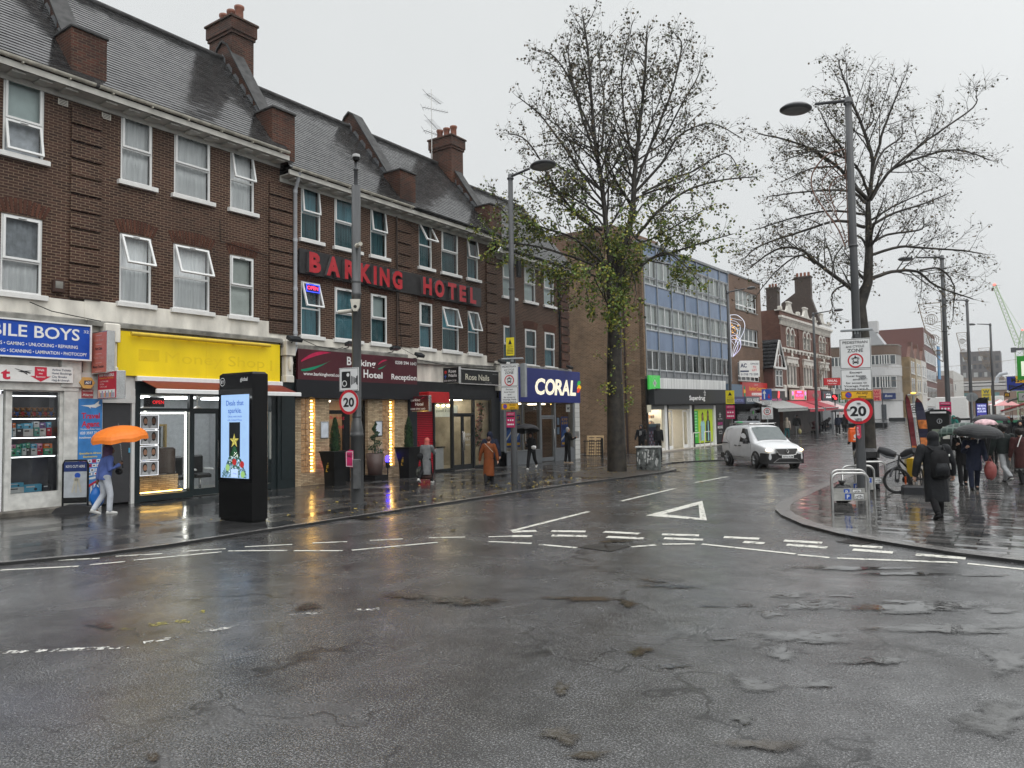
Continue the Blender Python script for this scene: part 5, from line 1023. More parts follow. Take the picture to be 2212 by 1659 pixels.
def awning(label,u0,u1,out,ztop,zfr,m,striped=None,val=.25,cat='awning'):
 t=thing('awning',label,cat,F@T(u0,0,ztop)); b=MB(F); n=14
 for k in range(n):
  a,c=u0+(u1-u0)*k/n,u0+(u1-u0)*(k+1)/n; mi=k%2 if striped else 0
  b.add([(a,-.1,ztop),(c,-.1,ztop),(c,-out,zfr),(a,-out,zfr),(a,-.1,ztop-.03),(c,-.1,ztop-.03),(c,-out,zfr-.03),(a,-out,zfr-.03)],[(0,3,2,1),(4,5,6,7),(3,7,6,2)],mi)
  if val:b.add([(a,-out-.005,zfr),(c,-out-.005,zfr),(c,-out-.01,zfr-val),(a,-out-.01,zfr-val)],[(0,3,2,1)],mi)
 b.build('canvas',[m,striped or m],t)
 b=MB(F); b.tube([(u0,-out,zfr),(u1,-out,zfr)],.045,8)
 for u in(u0+.1,u1-.1):b.tube([(u,-.1,ztop-.2),(u,-out,zfr)],.025,6)
 b.build('frame',steel,t); return t
GCAN=mat('grey_canvas',(.30,.31,.30),.6,var=.2); RCAN=mat('red_canvas',(.42,.03,.05),.55,var=.15); PCAN=mat('pink_canvas',(.58,.26,.26),.6,var=.1); WCAN=mat('white_canvas',(.6,.57,.56),.6)
awning('long pale grey awning below the red Costcutter sign',17.5,25.6,2.3,3.15,2.45,GCAN)
awning('plain red awning beside the long grey one',26.6,31.2,2.2,3.1,2.3,RCAN); awning('darker red awning with a white fringe before the red food sign',31.4,36.0,2.3,3.1,2.35,mat('dark_red_awning',(.30,.02,.035),.55),None); awning('pink and white striped awning at the end of the shop row',36.2,40.6,2.3,3.05,2.15,PCAN,WCAN,.55)
# ---- gabled bay
TB=thing('gabled_house','small house with a steep mock tudor gable over a white bay window','house',F@T(21.5,0,0)); ww=mat('bargeboard_white',(.62,.62,.6),.4,var=.1)
b=MB(); b.box(21.47,26.18,.6,9,0,6.2); b.box(21.6,24.2,-.75,.6,4.25,6.1); b.prism([(21.75,6.1),(24.05,6.1),(22.9,8.15)],.06,axis='y',base=-.86); b.build('wall',brick('gable_red_brick',(.10,.035,.03),(.14,.05,.04),(.15,.1,.08),dirt=.3),TB,F)
b=MB(); b.prism([(21.35,6.0),(21.6,6.0),(22.9,8.2),(24.2,6.0),(24.45,6.0),(22.9,8.5)],8,axis='y',base=-.95); RT=brick('dark_concrete_tile',(.03,.032,.036),(.05,.052,.056),(.01,.01,.01),.33,.3,.03,.3,.8,dirt=.25)
n=8
for i in range(n):
 xa,za,xb,zb_=21.35+1.55*i/n,6.0+2.5*i/n,21.35+1.55*(i+1)/n,6.0+2.5*(i+1)/n; b.box(xa-.08,xb,-.9,7,za-.02,za+.06)
b.build('roof',RT,TB,F)
b=MB();
for s in(-1,1):b.prism([(22.9,8.42),(22.9+s*.12,8.42),(22.9+s*1.62,6.06),(22.9+s*1.42,6.06)],.1,axis='y',base=-1.02)
b.box(21.3,24.5,-1.03,-.88,5.95,6.12); b.box(22.86,22.94,-.99,-.9,7.2,8.3); b.tube([(22.4,-.94,6.1),(22.4,-.94,6.75),(22.6,-.94,7.1),(22.9,-.94,7.2),(23.2,-.94,7.1),(23.4,-.94,6.75),(23.4,-.94,6.1)],.05,6); b.build('bargeboard',ww,TB,F)
for x0,x1 in((22.0,22.85),(22.95,23.8)):
 w_=MB(); ring(w_,x0,x1,4.45,5.9,.08,-.84,-.76); w_.box(x0,x1,-.84,-.76,5.35,5.43); W=w_.build('window',ww,TB,F); MB().quad((x0,-.78,4.45),(x1,-.78,4.45),(x1,-.78,5.9),(x0,-.78,5.9)).build('pane',mat('dark_glass',(.03,.035,.04),.05),W,F)
b=MB(); b.box(21.5,24.3,-.9,.6,4.1,4.28); b.build('bay_sill',ww,TB,F)
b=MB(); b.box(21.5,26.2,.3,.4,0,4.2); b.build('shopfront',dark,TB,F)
o=MB(F); o.bbox(22.0,26.9,-.25,-.1,3.1,4.1,.02,0); o.prism([(24.0,3.35),(24.35,3.3),(24.5,3.7),(24.4,4.05),(24.15,4.0),(24.1,3.7)],.02,1,axis='y',base=-.28); o.text('NAILS  DELI',22.4,3.12,.16,2.6,-.26,2); tag(o.build('shop_sign',[black,glow('red_flame_neon',(1,.06,.08),1.5),glow('mixed_neon',(.8,.15,.4),.8)]),'black shop sign with a red neon flame under the mock tudor bay','sign')
sign('shop_sign','small pale blue sign beside the black neon sign',F,21.3,21.95,2.95,4.05,-.3,.1,mat('pale_blue_sign',(.1,.25,.5),.4),None,[])
# ---- victorian block
VB=thing('victorian_building','ornate red brick Victorian building with paired white arched windows and pediments','building',F@T(26.2,0,0))
ST=mat('cream_stone_dressing',(.55,.53,.48),.5,var=.2,vs_=3)
ups=[]; los=[]
for c in(29.2,34.45,40.1):ups+=[(c-1.15,c-.1,8.3,9.6),(c+.1,c+1.15,8.3,9.6)]; los+=[(c-1.45,c-.5,4.65,6.75),(c-.42,c+.42,4.65,6.75),(c+.5,c+1.45,4.65,6.75)]
b=MB(); wall_holes(b,26.2,43.3,4.2,10.2,ups+los,.2); b.quad((26.2,9,0),(26.2,0,0),(26.2,0,11.5),(26.2,9,11.5)); b.quad((43.3,0,0),(43.3,9,0),(43.3,9,11.5),(43.3,0,11.5)); b.box(26.2,43.3,-.05,.3,10.9,11.4)
b.quad((26.2,.3,11.3),(43.3,.3,11.3),(43.3,9,11.3),(26.2,9,11.3)); b.build('wall',BRV,VB,F)
b=MB(); b.box(26.0,43.5,-.32,.0,10.75,10.95); b.box(26.1,43.4,-.22,0,10.62,10.75); b.box(26.15,43.35,-.1,0,10.15,10.25); b.box(26.0,43.5,-.16,.34,11.4,11.5)
x=26.3
while x<43.2:b.box(x,x+.16,-.18,0,10.25,10.62); x+=.36
b.build('cornice',ST,VB,F)
for u in(26.35,31.8,37.2,43.0):
 b=MB(); b.box(u-.2,u+.2,-.1,.0,4.4,10.15); b.build('pilaster',BRV,VB,F); b=MB(); b.bbox(u-.28,u+.28,-.3,0,3.6,4.7,.04); b.bbox(u-.25,u+.25,-.22,.1,11.5,11.8,.05); b.build('stone_block',ST,VB,F)
def arc(cx,z,r_,n=10):return[(cx+r_*math.cos(PI*k/n),z+r_*math.sin(PI*k/n))for k in range(n+1)]
for c in(29.2,34.45,40.1):
 for s in(-1,1):
  cx=c+s*.625; w_=MB(); o_,i_=arc(cx,9.5,.62),arc(cx,9.5,.46)
  w_.add([(p[0],-.08,p[1])for p in o_+i_]+[(p[0],.0,p[1])for p in o_+i_],[(k,k+1,12+k,11+k)for k in range(10)]+[(k+1,k,22+k,23+k)for k in range(10)]+[(11+k,12+k,34+k,33+k)for k in range(10)])
  w_.poly([(p[0],-.02,p[1])for p in i_],1)
  for x in(cx-.56,cx+.46):w_.box(x,x+.1,-.05,.02,8.3,9.5)
  w_.box(cx-.68,cx-.38,-.14,0,9.36,9.52); w_.box(cx+.38,cx+.68,-.14,0,9.36,9.52); ring(w_,cx-.46,cx+.46,8.3,9.5,.07,.06,.12); w_.box(cx-.46,cx+.46,.06,.12,8.85,8.92)
  W=w_.build('window',[ST,BRV],VB,F); MB().quad((cx-.46,.1,8.3),(cx+.46,.1,8.3),(cx+.46,.1,9.5),(cx-.46,.1,9.5)).build('pane',mat('grey_glass',(.10,.11,.11),.08),W,F)
 for dx,w2 in((-.975,.475),(0,.42),(.975,.475)):
  w_=MB(); ring(w_,c+dx-w2,c+dx+w2,4.65,6.75,.13,-.03,.12); W=w_.build('window',ST,VB,F); MB().quad((c+dx-w2,.08,4.65),(c+dx+w2,.08,4.65),(c+dx+w2,.08,6.75),(c+dx-w2,.08,6.75)).build('pane',mat('dark_glass',(.03,.035,.04),.05),W,F)
 b=MB(); b.box(c-1.7,c+1.7,-.16,0,6.76,7.2); b.box(c-1.8,c+1.8,-.24,0,7.2,7.34); b.ball((c,-.14,7.5),(.25,.08,.22)); b.box(c-1.7,c+1.7,-.18,.0,4.5,4.64);
 for s in(-1.6,-.46,.46,1.6):b.box(c+s-.12,c+s+.12,-.22,-.03,6.5,6.76)
 b.build('lintel',ST,VB,F)
 b=MB(); b.prism([(c-1.1,11.5),(c+1.1,11.5),(c+.75,11.75),(c+.5,12.1),(c+.5,12.35),(c-.5,12.35),(c-.5,12.1),(c-.75,11.75)],.2,axis='y',base=-.1); b.bbox(c-.55,c+.55,-.16,.16,12.35,12.5,.04); b.build('pediment',ST,VB,F)
b=MB(); b.box(26.2,43.3,-.12,0,7.98,8.12); x=27
while x<43:b.bbox(x-.12,x+.12,-.2,0,7.7,7.98,.03); x+=1.15
b.build('string_course',ST,VB,F); b=MB(); b.box(37.4,43.3,-.07,-.052,10.95,11.4); b.build('painted_parapet',white,VB,F)
DKB=mat('soot_brick',(.055,.04,.032),.6,var=.3,bump=.4,bs=14)
b=MB(); b.X=T(0,80,0); b.prism([(-21.2,11.5),(-17.2,11.5),(-18.08,14.3),(-18.08,16.6),(-19.65,16.6),(-19.65,14.95),(-21.05,14.0)],.7,axis='y'); gw=b.build('gable_wall',DKB,VB)
b=MB(T(0,80,0)); b.bbox(-19.72,-18.0,-.08,.78,16.45,16.62,.02)
for k in range(4):b.cyl(-19.45+k*.38,.35,16.62,17.05,.14,.12,10,1)
b.build('chimney_cap',[DKB,POT],gw)
b=MB(T(0,69,0)); b.box(-19.5,-18.5,0,.9,11.3,13.95); b.bbox(-19.56,-18.44,-.06,.96,13.8,13.97,.02)
for k in range(3):b.cyl(-19.25+k*.27,.4,13.97,14.3,.11,.1,10,1)
b.build('chimney',[DKB,POT],VB)
b=MB(); b.box(26.2,38.2,.3,.4,0,4.2); b.box(38.2,43.3,-.05,.4,0,4.2,1); b.box(38.9,42.2,-.08,-.04,.4,2.6,2); b.build('shopfront',[mat('dim_shop_front',(.05,.035,.03),.5,var=.6,vs_=1),mat('slate_shopfront',(.035,.04,.05),.4),mat('dark_glass',(.03,.035,.04),.05)],VB,F)
room(F,VB,27.3,37.6,2.2,.05,2.9,light=WARMS,n=4,ls=.4,y=.45,wall=mat('market_wall',(.4,.12,.1),.6,var=.6,vs_=1.5))
def d(m,y):
 m.box(28.75,31.6,y,y+.003,3.2,4.0,0); m.text('GRILL HOUSE',30.2,3.45,.22,2.4,y-.004,1,al='c',bold=.02); m.box(29.5,30.9,y-.004,y-.001,3.78,3.95,1); m.text('RESTAURANT',30.2,3.24,.12,2.4,y-.004,2,al='c')
 for x in(28.2,32.15):m.ball((x,y,3.75),(.25,.01,.2),1); m.ball((x,y,3.35),(.25,.01,.17),3)
sign('shop_sign','brightly lit pink and red food shop sign with pictured dishes',F,27.8,32.6,3.12,4.08,-.3,.2,mat('pale_food_sign',(.6,.5,.4),.4),d,[glow('hot_pink_sign',(1,.04,.10),1.1),glow('magenta_letters',(.9,.25,.8),1),wt,GRN])
def d(m,y):
 m.ball((35.6,y,3.55),(1.2,.01,.25),1); m.box(33.2,37.4,y,y+.003,3.04,3.2,0)
sign('shop_sign','dark red shop sign with a greyish pictured dish, beside the lit pink one',F,32.9,37.6,3.0,4.05,-.3,.2,mat('dark_red_sign',(.3,.015,.03),.4,emit=(.3,.01,.03),es=.25),d,[red,mat('dish_grey',(.25,.16,.14),.5)])
def d(m,y):m.text('HALAL',1.1,.36,.22,1.3,y,0,al='c',bold=.02); m.text('FRESH MEAT',1.1,.12,.12,1.2,y,0,al='c')
X_=F@T(36.6,-.9,4.55)@RZ(-30); o=tag(MB(X_).bbox(0,2.2,0,.1,0,.72,.01).build('projecting_sign',mat('halal_red',(.45,.015,.02),.4)),'small red sign reading HALAL behind the far lamp post','sign'); m=MB(X_); d(m,-.004); m.build('lettering',wt,o)
def d(m,y):
 m.text('unusual',39.8,3.3,.3,1.9,y,0,bold=.02)
 for i in range(5):m.box(39.9+i*.35,40.05+i*.35,y,y+.003,3.62,3.7+.08*(i%2),0)
 m.box(39.2,39.4,y,y+.003,3.3,3.75,1)
sign('shop_sign','dark slate fascia with white lettering at the end of the row',F,38.5,42.8,2.95,4.0,-.22,.16,mat('slate_fascia',(.018,.022,.035),.4),d,[glow('white_lit_letter',(1,1,1),.9),red])
# ================================================================ FAR BUILDINGS
BO=thing('corner_building','rounded corner building with white bands and long windows above the chemist with the blue sign','building',T(-20,128,gz(128)))
z0=gz(128); RB=mat('brown_parapet_brick',(.13,.085,.06),.6,var=.2); CW=mat('corner_white_render',(.5,.5,.5),.5,var=.08); CG=mat('corner_grey_stone',(.3,.29,.28),.5,var=.15)
pl=[(-34,128)]+[(-19+2.4*math.sin(R(a)),130.4-2.4*math.cos(R(a)))for a in range(0,91,15)]+[(-16.6,133),(-34,133)]
def band(za,zb_,m,name,off=0):
 p=[(x+(off if x>-30 else 0),y-(off if y<131 else 0))for x,y in pl]; MB().prism(p,zb_-za,base=za).build(name,m,BO)
band(z0,4.3,CW,'ground_storey'); band(4.3,5.6,CG,'fascia_band',.1); band(5.6,8.2,CG,'wall'); band(8.2,9.9,CW,'white_band',.06); band(9.9,11.5,CG,'wall'); band(11.5,12.95,RB,'parapet',.05); band(12.95,13.1,STG,'coping',.12)
MB().prism([(-23.6,13.1),(-18.3,13.1),(-19.9,15.6),(-22.6,15.9)],4,axis='y',base=128.6).build('mansard_roof',mat('pale_slate',(.36,.37,.38),.4,var=.1),BO); MB().bbox(-20.7,-19.3,129,130.5,15.2,17,.02).build('chimney',CW,BO)
for zz0,zz1 in((6.3,8.1),(9.95,11.45)):
 for x in(-32.5,-29.6,-26.7,-23.9,-21.3,-19.05):
  w_=MB(); wd=2.2 if x<-20 else 1.4
  for i in range(4):ring(w_,x+wd*i/4,x+wd*(i+1)/4,zz0,zz1,.06,127.9,127.97)
  W=w_.build('window',white,BO); MB().quad((x,127.95,zz0),(x+wd,127.95,zz0),(x+wd,127.95,zz1),(x,127.95,zz1)).build('pane',mat('far_glass',(.07,.08,.085),.1,var=.4),W)
 w_=MB(T(-19,130.4,0)); X_=RZ(45)
 ring(w_,-.5,.5,zz0,zz1,.06,-2.5,-2.42,0,X_); w_.quad((-.45,-2.46,zz0),(.45,-2.46,zz0),(.45,-2.46,zz1),(-.45,-2.46,zz1),1,X_); w_.build('window',[white,mat('far_glass',(.07,.08,.085),.1)],BO)
b=MB(); b.box(-19.0,-18.3,127.9,127.98,z0,3.7); b.box(-24,-20.5,127.9,127.98,z0+.3,3.9); b.build('shopfront',mat('far_shop_glass',(.06,.07,.08),.15,var=.5),BO); MB().box(-21.5,-20.2,127.85,127.9,1.9,4.0).build('window_vinyl',PM['sky blue'],BO)
def d(m,y):m.text('Boots',127.0-145,4.8,.38,.9,y,0,shear=.3)
o=MB(); o.box(-19.2,-16.9,127.7,127.82,4.5,5.45,0); o.text('Boots',-18.4,4.85,.36,1.0,127.69,1,shear=.25); tag(o.build('shop_sign',[mat('boots_navy',(.012,.03,.12),.4),wt]),'navy fascia reading Boots on the rounded corner building','sign')
# terraces beyond the corner, facing the street at x = -15
def far_block(name,label,y0,y1,x,h,m,wins,dep=8,roof=None,cat='building',gl='far_glass',ft=.15):
 t=thing(name,label,cat,T(x,y0,gz(y0))); zb=gz(y0)-.5; MB().box(x-dep,x,y0+.01,y1-.01,zb,h).build('wall',m,t)
 for(a,c,za,zb_)in wins:
  w_=MB(); w_.box(x-.02,x+.05,y0+a,y0+c,za,zb_); w_.box(x-.02,x+.14,y0+a-.1,y0+c+.1,za-.12,za)
  W=w_.build('window',white,t); MB().box(x+.04,x+.06,y0+a+.15,y0+c-.15,za+.1,zb_-.1).build('pane',mat(gl,(.07,.08,.085),.1),W)
 if roof:roof(t)
 return t
def gab(y0,y1,x,h,m):
 def f(t):MB().prism([(y0+.3,h),(y1-.3,h),((y0+y1)/2+.8,h+1.9),((y0+y1)/2+.8,h+2.6),((y0+y1)/2-.8,h+2.6),((y0+y1)/2-.8,h+1.9)],.5,axis='x',base=x-.5).build('gable',m,t)
 return f
OCH=mat('ochre_stone',(.25,.175,.09),.6,var=.35,vs_=.8); OCH2=mat('cream_stucco',(.46,.40,.30),.6,var=.25,vs_=.8); WS=mat('far_white_stucco',(.58,.55,.52),.6,var=.12)
far_block('gabled_shop','ochre fronted shop with a red brick gable, next to the rounded corner building',134.5,141.5,-15.6,11.4,OCH,[(1.5,3,5.7,8),(4,5.5,5.7,8),(1.5,3,8.8,10.8),(4,5.5,8.8,10.8)],roof=gab(134.5,141.5,-15.6,11.4,BRV))
far_block('gabled_shop','second ochre shop with a red brick gable, before the white fronted shop',141.5,148.5,-15.5,11.5,OCH2,[(1.5,3,5.8,8),(4,5.5,5.8,8),(1.5,3,8.8,10.8),(4,5.5,8.8,10.8)],roof=gab(141.5,148.5,-15.5,11.5,BRV))
far_block('gabled_shop','white fronted shop with a red brick gable beside the tall red office block',148.5,156,-15.4,11.6,WS,[(1.5,3.2,5.8,8),(4.2,5.8,5.8,8),(1.5,3.2,8.8,10.8),(4.2,5.8,8.8,10.8)],roof=gab(148.5,156,-15.4,11.6,BRV))
REDO=mat('plain_red_brick',(.125,.05,.042),.6,var=.1)
far_block('office_building','tall plain red brick office block with four bands of windows',157,178,-15.8,18.3,REDO,[(1+i*2.5,3.2+i*2.5,z,z+2.1)for z in(5.2,8.6,12,15.3)for i in range(8)],12,cat='office building')
far_block('brick_block','low brown brick block with close upright piers far along the street',200,222,-16,11,mat('far_brown_brick',(.16,.09,.07),.6,var=.2),[(1+i*2.4,2+i*2.4,5,9.5)for i in range(8)],14)
far_block('white_building','plain white building beyond the brown pier block',224,260,-16,13.3,mat('far_white_render',(.5,.49,.46),.6),[(3,6,8,10)],14)
tag(MB().box(-15.7,-15.5,180,184.5,9.5,16.5).build('banner',mat('blue_banner',(.04,.2,.4),.5)),'tall blue banner hung beyond the red office block','banner')
b=thing('shopping_centre','wide low brick shopping centre with pale concrete bands across the end of the street','building',T(-12,262,gz(262)))
MB().box(-21,6,262,290,0,9.1).build('wall',brick('far_tan_brick',(.22,.14,.10),(.26,.17,.12),(.2,.14,.1),4,3,.05,dirt=.15),b)
for i,(za,zb_,d_)in enumerate(((8.9,10,-.3),(10.3,11.0,1.5),(11.4,11.8,4))):MB().box(-21,6,262+d_,290,za,zb_).build('concrete_band',mat('pale_concrete',(.42,.41,.40),.6,var=.2),b)
MB().box(-20,-6,268,290,11.8,13).build('plant_storey',mat('roof_plant_brick',(.16,.13,.11),.6,var=.4),b); MB().tube([(-7.9,264,11),(-7.6,264,12.6),(-6.8,264,13.6),(-5,264,13.9)],.5,8).build('duct',PIPE,b)
for x in(-16.2,-11.2,-8.4):MB().box(x,x+1.2,261.9,262,6.4,8.2).build('window',mat('green_glass',(.12,.24,.24),.2),b)
TW=thing('tower_block','grey tower block of flats rising over the shopping centre','tower block',T(-13,330,0)); TG=mat('tower_grey_brick',(.11,.10,.10),.7,var=.12)
X_=T(-21.2,330,0); b=MB(X_); b.box(0,10.2,0,14,0,25.4); b.box(10.2,13.0,.6,14,0,25.2); b.build('wall',TG,TW); random.seed(12)
for i in range(7):
 for j in range(7):
  x=.9+i*1.7+(.2 if i>5 else 0); y=0 if i<6 else .6; w_=MB(X_); wd=.9 if(i+j)%3 else 1.3; z=3.5+j*3.05
  w_.box(x,x+wd,y-.05,y-.01,z,z+1.7); w_.build('window',mat('tower_window_pale',(.36,.37,.36),.3)if random.random()<.3 else mat('tower_window_dark',(.055,.06,.065),.2),TW)
  # crane behind
CRM=mat('pale_green_crane',(.42,.55,.34),.5); t=thing('tower_crane','pale green luffing tower crane with its jib raised, far behind the right shops','crane',T(-1.5,200,0))
def lattice(mb,a,b_,w0,w1,n):
 a,b_=V(a),V(b_); d_=(b_-a).normalized(); s=V((1,0,0))if abs(d_.x)<.8 else V((0,0,1)); s=(s-d_*s.dot(d_)).normalized(); q=d_.cross(s)
 P=lambda k,c:a+(b_-a)*(k/n)+(s*(1,1,-1,-1)[c]+q*(1,-1,-1,1)[c])*(w0+(w1-w0)*k/n)/2
 for c in range(4):
  mb.tube([P(k,c)for k in range(n+1)],.09,4)
  for k in range(n):mb.tube([P(k,c),P(k+1,(c+1)%4)],.05,3,cap=False)
b=MB(); lattice(b,(-1.45,200,0),(-1.45,200,16),1.5,1.5,12); b.build('mast',CRM,t)
b=MB(); lattice(b,(-1.6,200,17.2),(-5.5,200,31),1.1,.6,16); b.build('jib',CRM,t); b=MB(); b.box(-2.8,.6,199.2,200.8,16,16.5); b.box(-3.0,-2.0,199,201,15.6,16.6); b.build('slew_platform',polegrey,t)
b=MB(); lattice(b,(-1.2,200,16.5),(-.7,200,20.3),.9,.4,4); b.tube([(-.7,200,20.2),(-5.3,200,30.5)],.04,4); b.build('a_frame',CRM,t); b=MB(); b.ball((-5.5,200,31.2),.35); b.ball((-.7,200,20.5),.22); b.build('warning_light',glow('red_warning_light',(1,.25,.2),1.2),t)
# ================================================================ STREET FURNITURE
def K(x0,y0,x1,w):k=(x1-x0)/w; return lambda x,y:((x0+x*k)/1.82278,(y0+y*k)/1.82278)
k4,k5,k6,k7,k8=K(1100,1250,2000,1866),K(1900,900,3000,1825),K(2400,1000,3200,1475),K(2850,1000,3450,1244),K(3300,1000,4032,1012)
r1,r2,r3,r4=K(3560,1250,4032,1044),K(3100,1600,3700,1810),K(2900,150,4032,1565),K(1850,0,3050,1593)
FW=RC@V((0,0,-1)); FW.z=0; FW.normalize()
def dep(u,v,d):r=ray(u,v); return CAM+r*(d/(r.x*FW.x+r.y*FW.y))
def FR(x,y,th,z=0):return T(x,y,z)@RZ(th)  # a frame facing -y turned by th degrees
# ---- advertising kiosk
KX=FR(-14.665,10.32,1.5)
t=thing('advertising_kiosk','tall black advertising kiosk with a lit screen of a Christmas tree, on the pavement','kiosk',KX)
KB=mat('gloss_black_metal',(.004,.0042,.0045),.22,var=.2,spec=.2)
b=MB(KX); b.bbox(-.635,.635,-.21,.21,.06,3.34,.05); b.box(-.58,.58,-.17,.17,0,.07); b.box(-.64,.64,-.214,.214,3.0,3.006); b.box(-.64,.64,-.214,.214,.84,.846); b.build('body',KB,t)
b=MB(KX); b.box(-.6,.6,-.222,-.212,.9,2.97,0); b.build('screen_glass',mat('black_screen_glass',(.004,.004,.005),.05),t)
def scr(name,c,s=1):return glow('screen_'+name,c,s)
SM=[scr('sky',(.36,.56,.86),.8),scr('blue_text',(.02,.12,.6),.5),scr('phone',(.01,.015,.02),.3),scr('gold',(.7,.62,.16),.7),scr('fir',(.01,.06,.02),.6),scr('fir_light',(.03,.13,.06),.6),scr('bauble_red',(.5,.03,.03),.7),scr('bauble_green',(.35,.6,.2),.7),scr('light',(.9,.95,.85),1),scr('gold_dark',(.45,.38,.06),.6),scr('sky_pale',(.5,.66,.9),.85)]
b=MB(KX); y=-.226; b.box(-.5,.5,y,y+.003,.97,2.84,0); b.text('Deals that',0,2.6,.115,.62,y-.002,1,al='c',bold=.008); b.text('sparkle.',0,2.43,.115,.48,y-.002,1,al='c',bold=.008); b.text('Gifting made simple',0,2.33,.045,.5,y-.002,1,al='c'); b.text('with Clubcard Prices.',0,2.25,.045,.52,y-.002,1,al='c')
b.box(-.2,.19,y-.002,y,1.45,2.22,2)
st=[(-.01+(.17 if k%2==0 else .07)*math.sin(2*PI*k/10),1.8+(.17 if k%2==0 else .07)*math.cos(2*PI*k/10))for k in range(10)]
for k in range(10):b.add([(-.01,y-.006,1.8),(st[k][0],y-.004,st[k][1]),(st[(k+1)%10][0],y-.004,st[(k+1)%10][1])],[(0,1,2)],3 if k%2 else 9)
random.seed(6)
for i in range(520):
 z=random.uniform(1.0,1.68); w_=(1.72-z)*.68; x=random.uniform(-w_,w_); a=random.uniform(-2.4,-.7)if x>0 else random.uniform(-2.4,-.7); l=random.uniform(.05,.1); c,s=math.cos(a)*l,math.sin(a)*l
 if abs(x)>.46:continue
 b.add([(x-s*.15,y-.003-i*2e-6,z+c*.15),(x+s*.15,y-.003-i*2e-6,z-c*.15),(x+c,y-.003-i*2e-6,max(.975,z+s))],[(0,1,2)],4+i%2)
for i in range(46):z=random.uniform(1.05,1.55); w_=(1.66-z)*.62; x=random.uniform(-w_,w_); b.disc((max(-.46,min(.46,x)),z),random.uniform(.008,.014),y-.006,8,8)
for x,z,mi in((-.24,1.2,7),(.27,1.28,6),(.3,1.06,7),(0,1.33,6)):b.disc((x,z),.075,y-.008,18,mi)
b.box(-.12,.13,y-.01,y-.006,.985,1.17,10); b.text('Pricing',.02,1.06,.03,.12,y-.012,1,al='c'); b.build('screen',SM,t)
b=MB(KX); b.disc((-.46,3.14),.095,-.222,28,0,.083); b.text('BT',-.46,3.105,.07,.11,-.222,0,al='c',bold=.012); b.text('global',.31,3.14,.085,.26,-.222,0,al='c',bold=.015); b.build('lettering',wt,t)
# ---- signs used more than once
SW=mat('sign_white',(.70,.71,.71),.3,var=.04); SR=mat('sign_red_ring',(.52,.012,.025),.3,var=.05); SK=mat('sign_black',(.012,.012,.014),.4); SY=mat('sign_amber',(.72,.40,.02),.35); SB=mat('sign_blue',(.02,.08,.4),.35); SG=mat('sign_grey_back',(.28,.30,.31),.4,.3)
SMAT=[SW,SR,SK,SY,SB,SG]
def veh(m,cx,z,s,y):  # motorcycle above car
 for dx in(-.3,.3):m.disc((cx+dx*s,z+.22*s),.12*s,y,14,2,.05*s)
 m.prism([(cx-.28*s,z+.24*s),(cx-.1*s,z+.4*s),(cx+.05*s,z+.36*s),(cx+.28*s,z+.42*s),(cx+.1*s,z+.22*s)],.002,2,axis='y',base=y); m.disc((cx-.02*s,z+.52*s),.075*s,y,12,2); m.prism([(cx-.14*s,z+.36*s),(cx-.02*s,z+.5*s),(cx+.12*s,z+.38*s)],.002,2,axis='y',base=y)
 m.prism([(cx-.32*s,z-.3*s),(cx+.32*s,z-.3*s),(cx+.32*s,z-.1*s),(cx+.25*s,z+.08*s),(cx-.25*s,z+.08*s),(cx-.32*s,z-.1*s)],.002,2,axis='y',base=y)
 m.prism([(cx-.22*s,z-.1*s),(cx+.22*s,z-.1*s),(cx+.17*s,z+.05*s),(cx-.17*s,z+.05*s)],.002,0,axis='y',base=y-.003)
 for dx in(-.24,.24):m.box(cx+(dx-.06)*s,cx+(dx+.06)*s,y,y+.002,z-.42*s,z-.3*s,2); m.disc((cx+dx*s,z-.2*s),.045*s,y-.003,10,0)
def plate(m,w,z0,z1,mi=0,y=0):m.bbox(-w/2,w/2,y,y+.02,z0,z1,.004,mi); ring(m,-w/2+.012,w/2-.012,z0+.012,z1-.012,.012,y-.002,y,2)
def zone_sign(X,label,w,z1,scale=1,zb=.57):
 t=thing('zone_sign',label,'road sign',X); b=MB(X); h1,h2,h3=.78*scale,zb*scale,.22*scale
 plate(b,w,z1-h1,z1); plate(b,w,z1-h1-h2,z1-h1-.004); plate(b,w,z1-h1-h2-h3,z1-h1-h2-.004,3)
 b.box(-.02,.02,.02,.08,z1-h1-h2-h3+.05,z1-.1,5); b.build('plate',SMAT,t)
 m=MB(X); y=-.004; k=w/.76
 for s,z,h in(('PEDESTRIAN',.13,.07),('and CYCLE',.23,.06),('ZONE',.35,.09)):m.text(s,0,z1-z*scale,h*scale,(.6 if 'P' in s else .44 if 'C' in s else .38)*k,y,2,al='c',bold=.012)
 m.disc((0,z1-.57*scale),.185*scale,y,32,1,.15*scale); veh(m,0,z1-.57*scale,.22*scale,y)
 z=z1-h1
 for s,dz,ww in(('Except',.12,.3),('local buses',.21,.46),('and',.3,.16),('for access to',.39,.5),('Vicarage Fields',.47,.6),('Service Yard A',.545,.56)):m.text(s,0,z-dz*scale*zb/.57,.052*scale,ww*k,y,2,al='c',bold=.012)
 z-=h2; m.disc((-.2*k,z-.11*scale),.08*scale,y,24,1,.066*scale); m.disc((-.2*k,z-.11*scale),.066*scale,y,24,4); m.box(-.045,.045,y-.003,y,-.007,.007,1,X=T(-.2*k,0,z-.11*scale)@M.Rotation(R(40),4,'Y'))
 m.text('At any',.13*k,z-.085*scale,.055*scale,.28*k,y,2,al='c',bold=.012); m.text('time',.13*k,z-.18*scale,.055*scale,.2*k,y,2,al='c',bold=.012)
 m.build('lettering',SMAT,t); return t
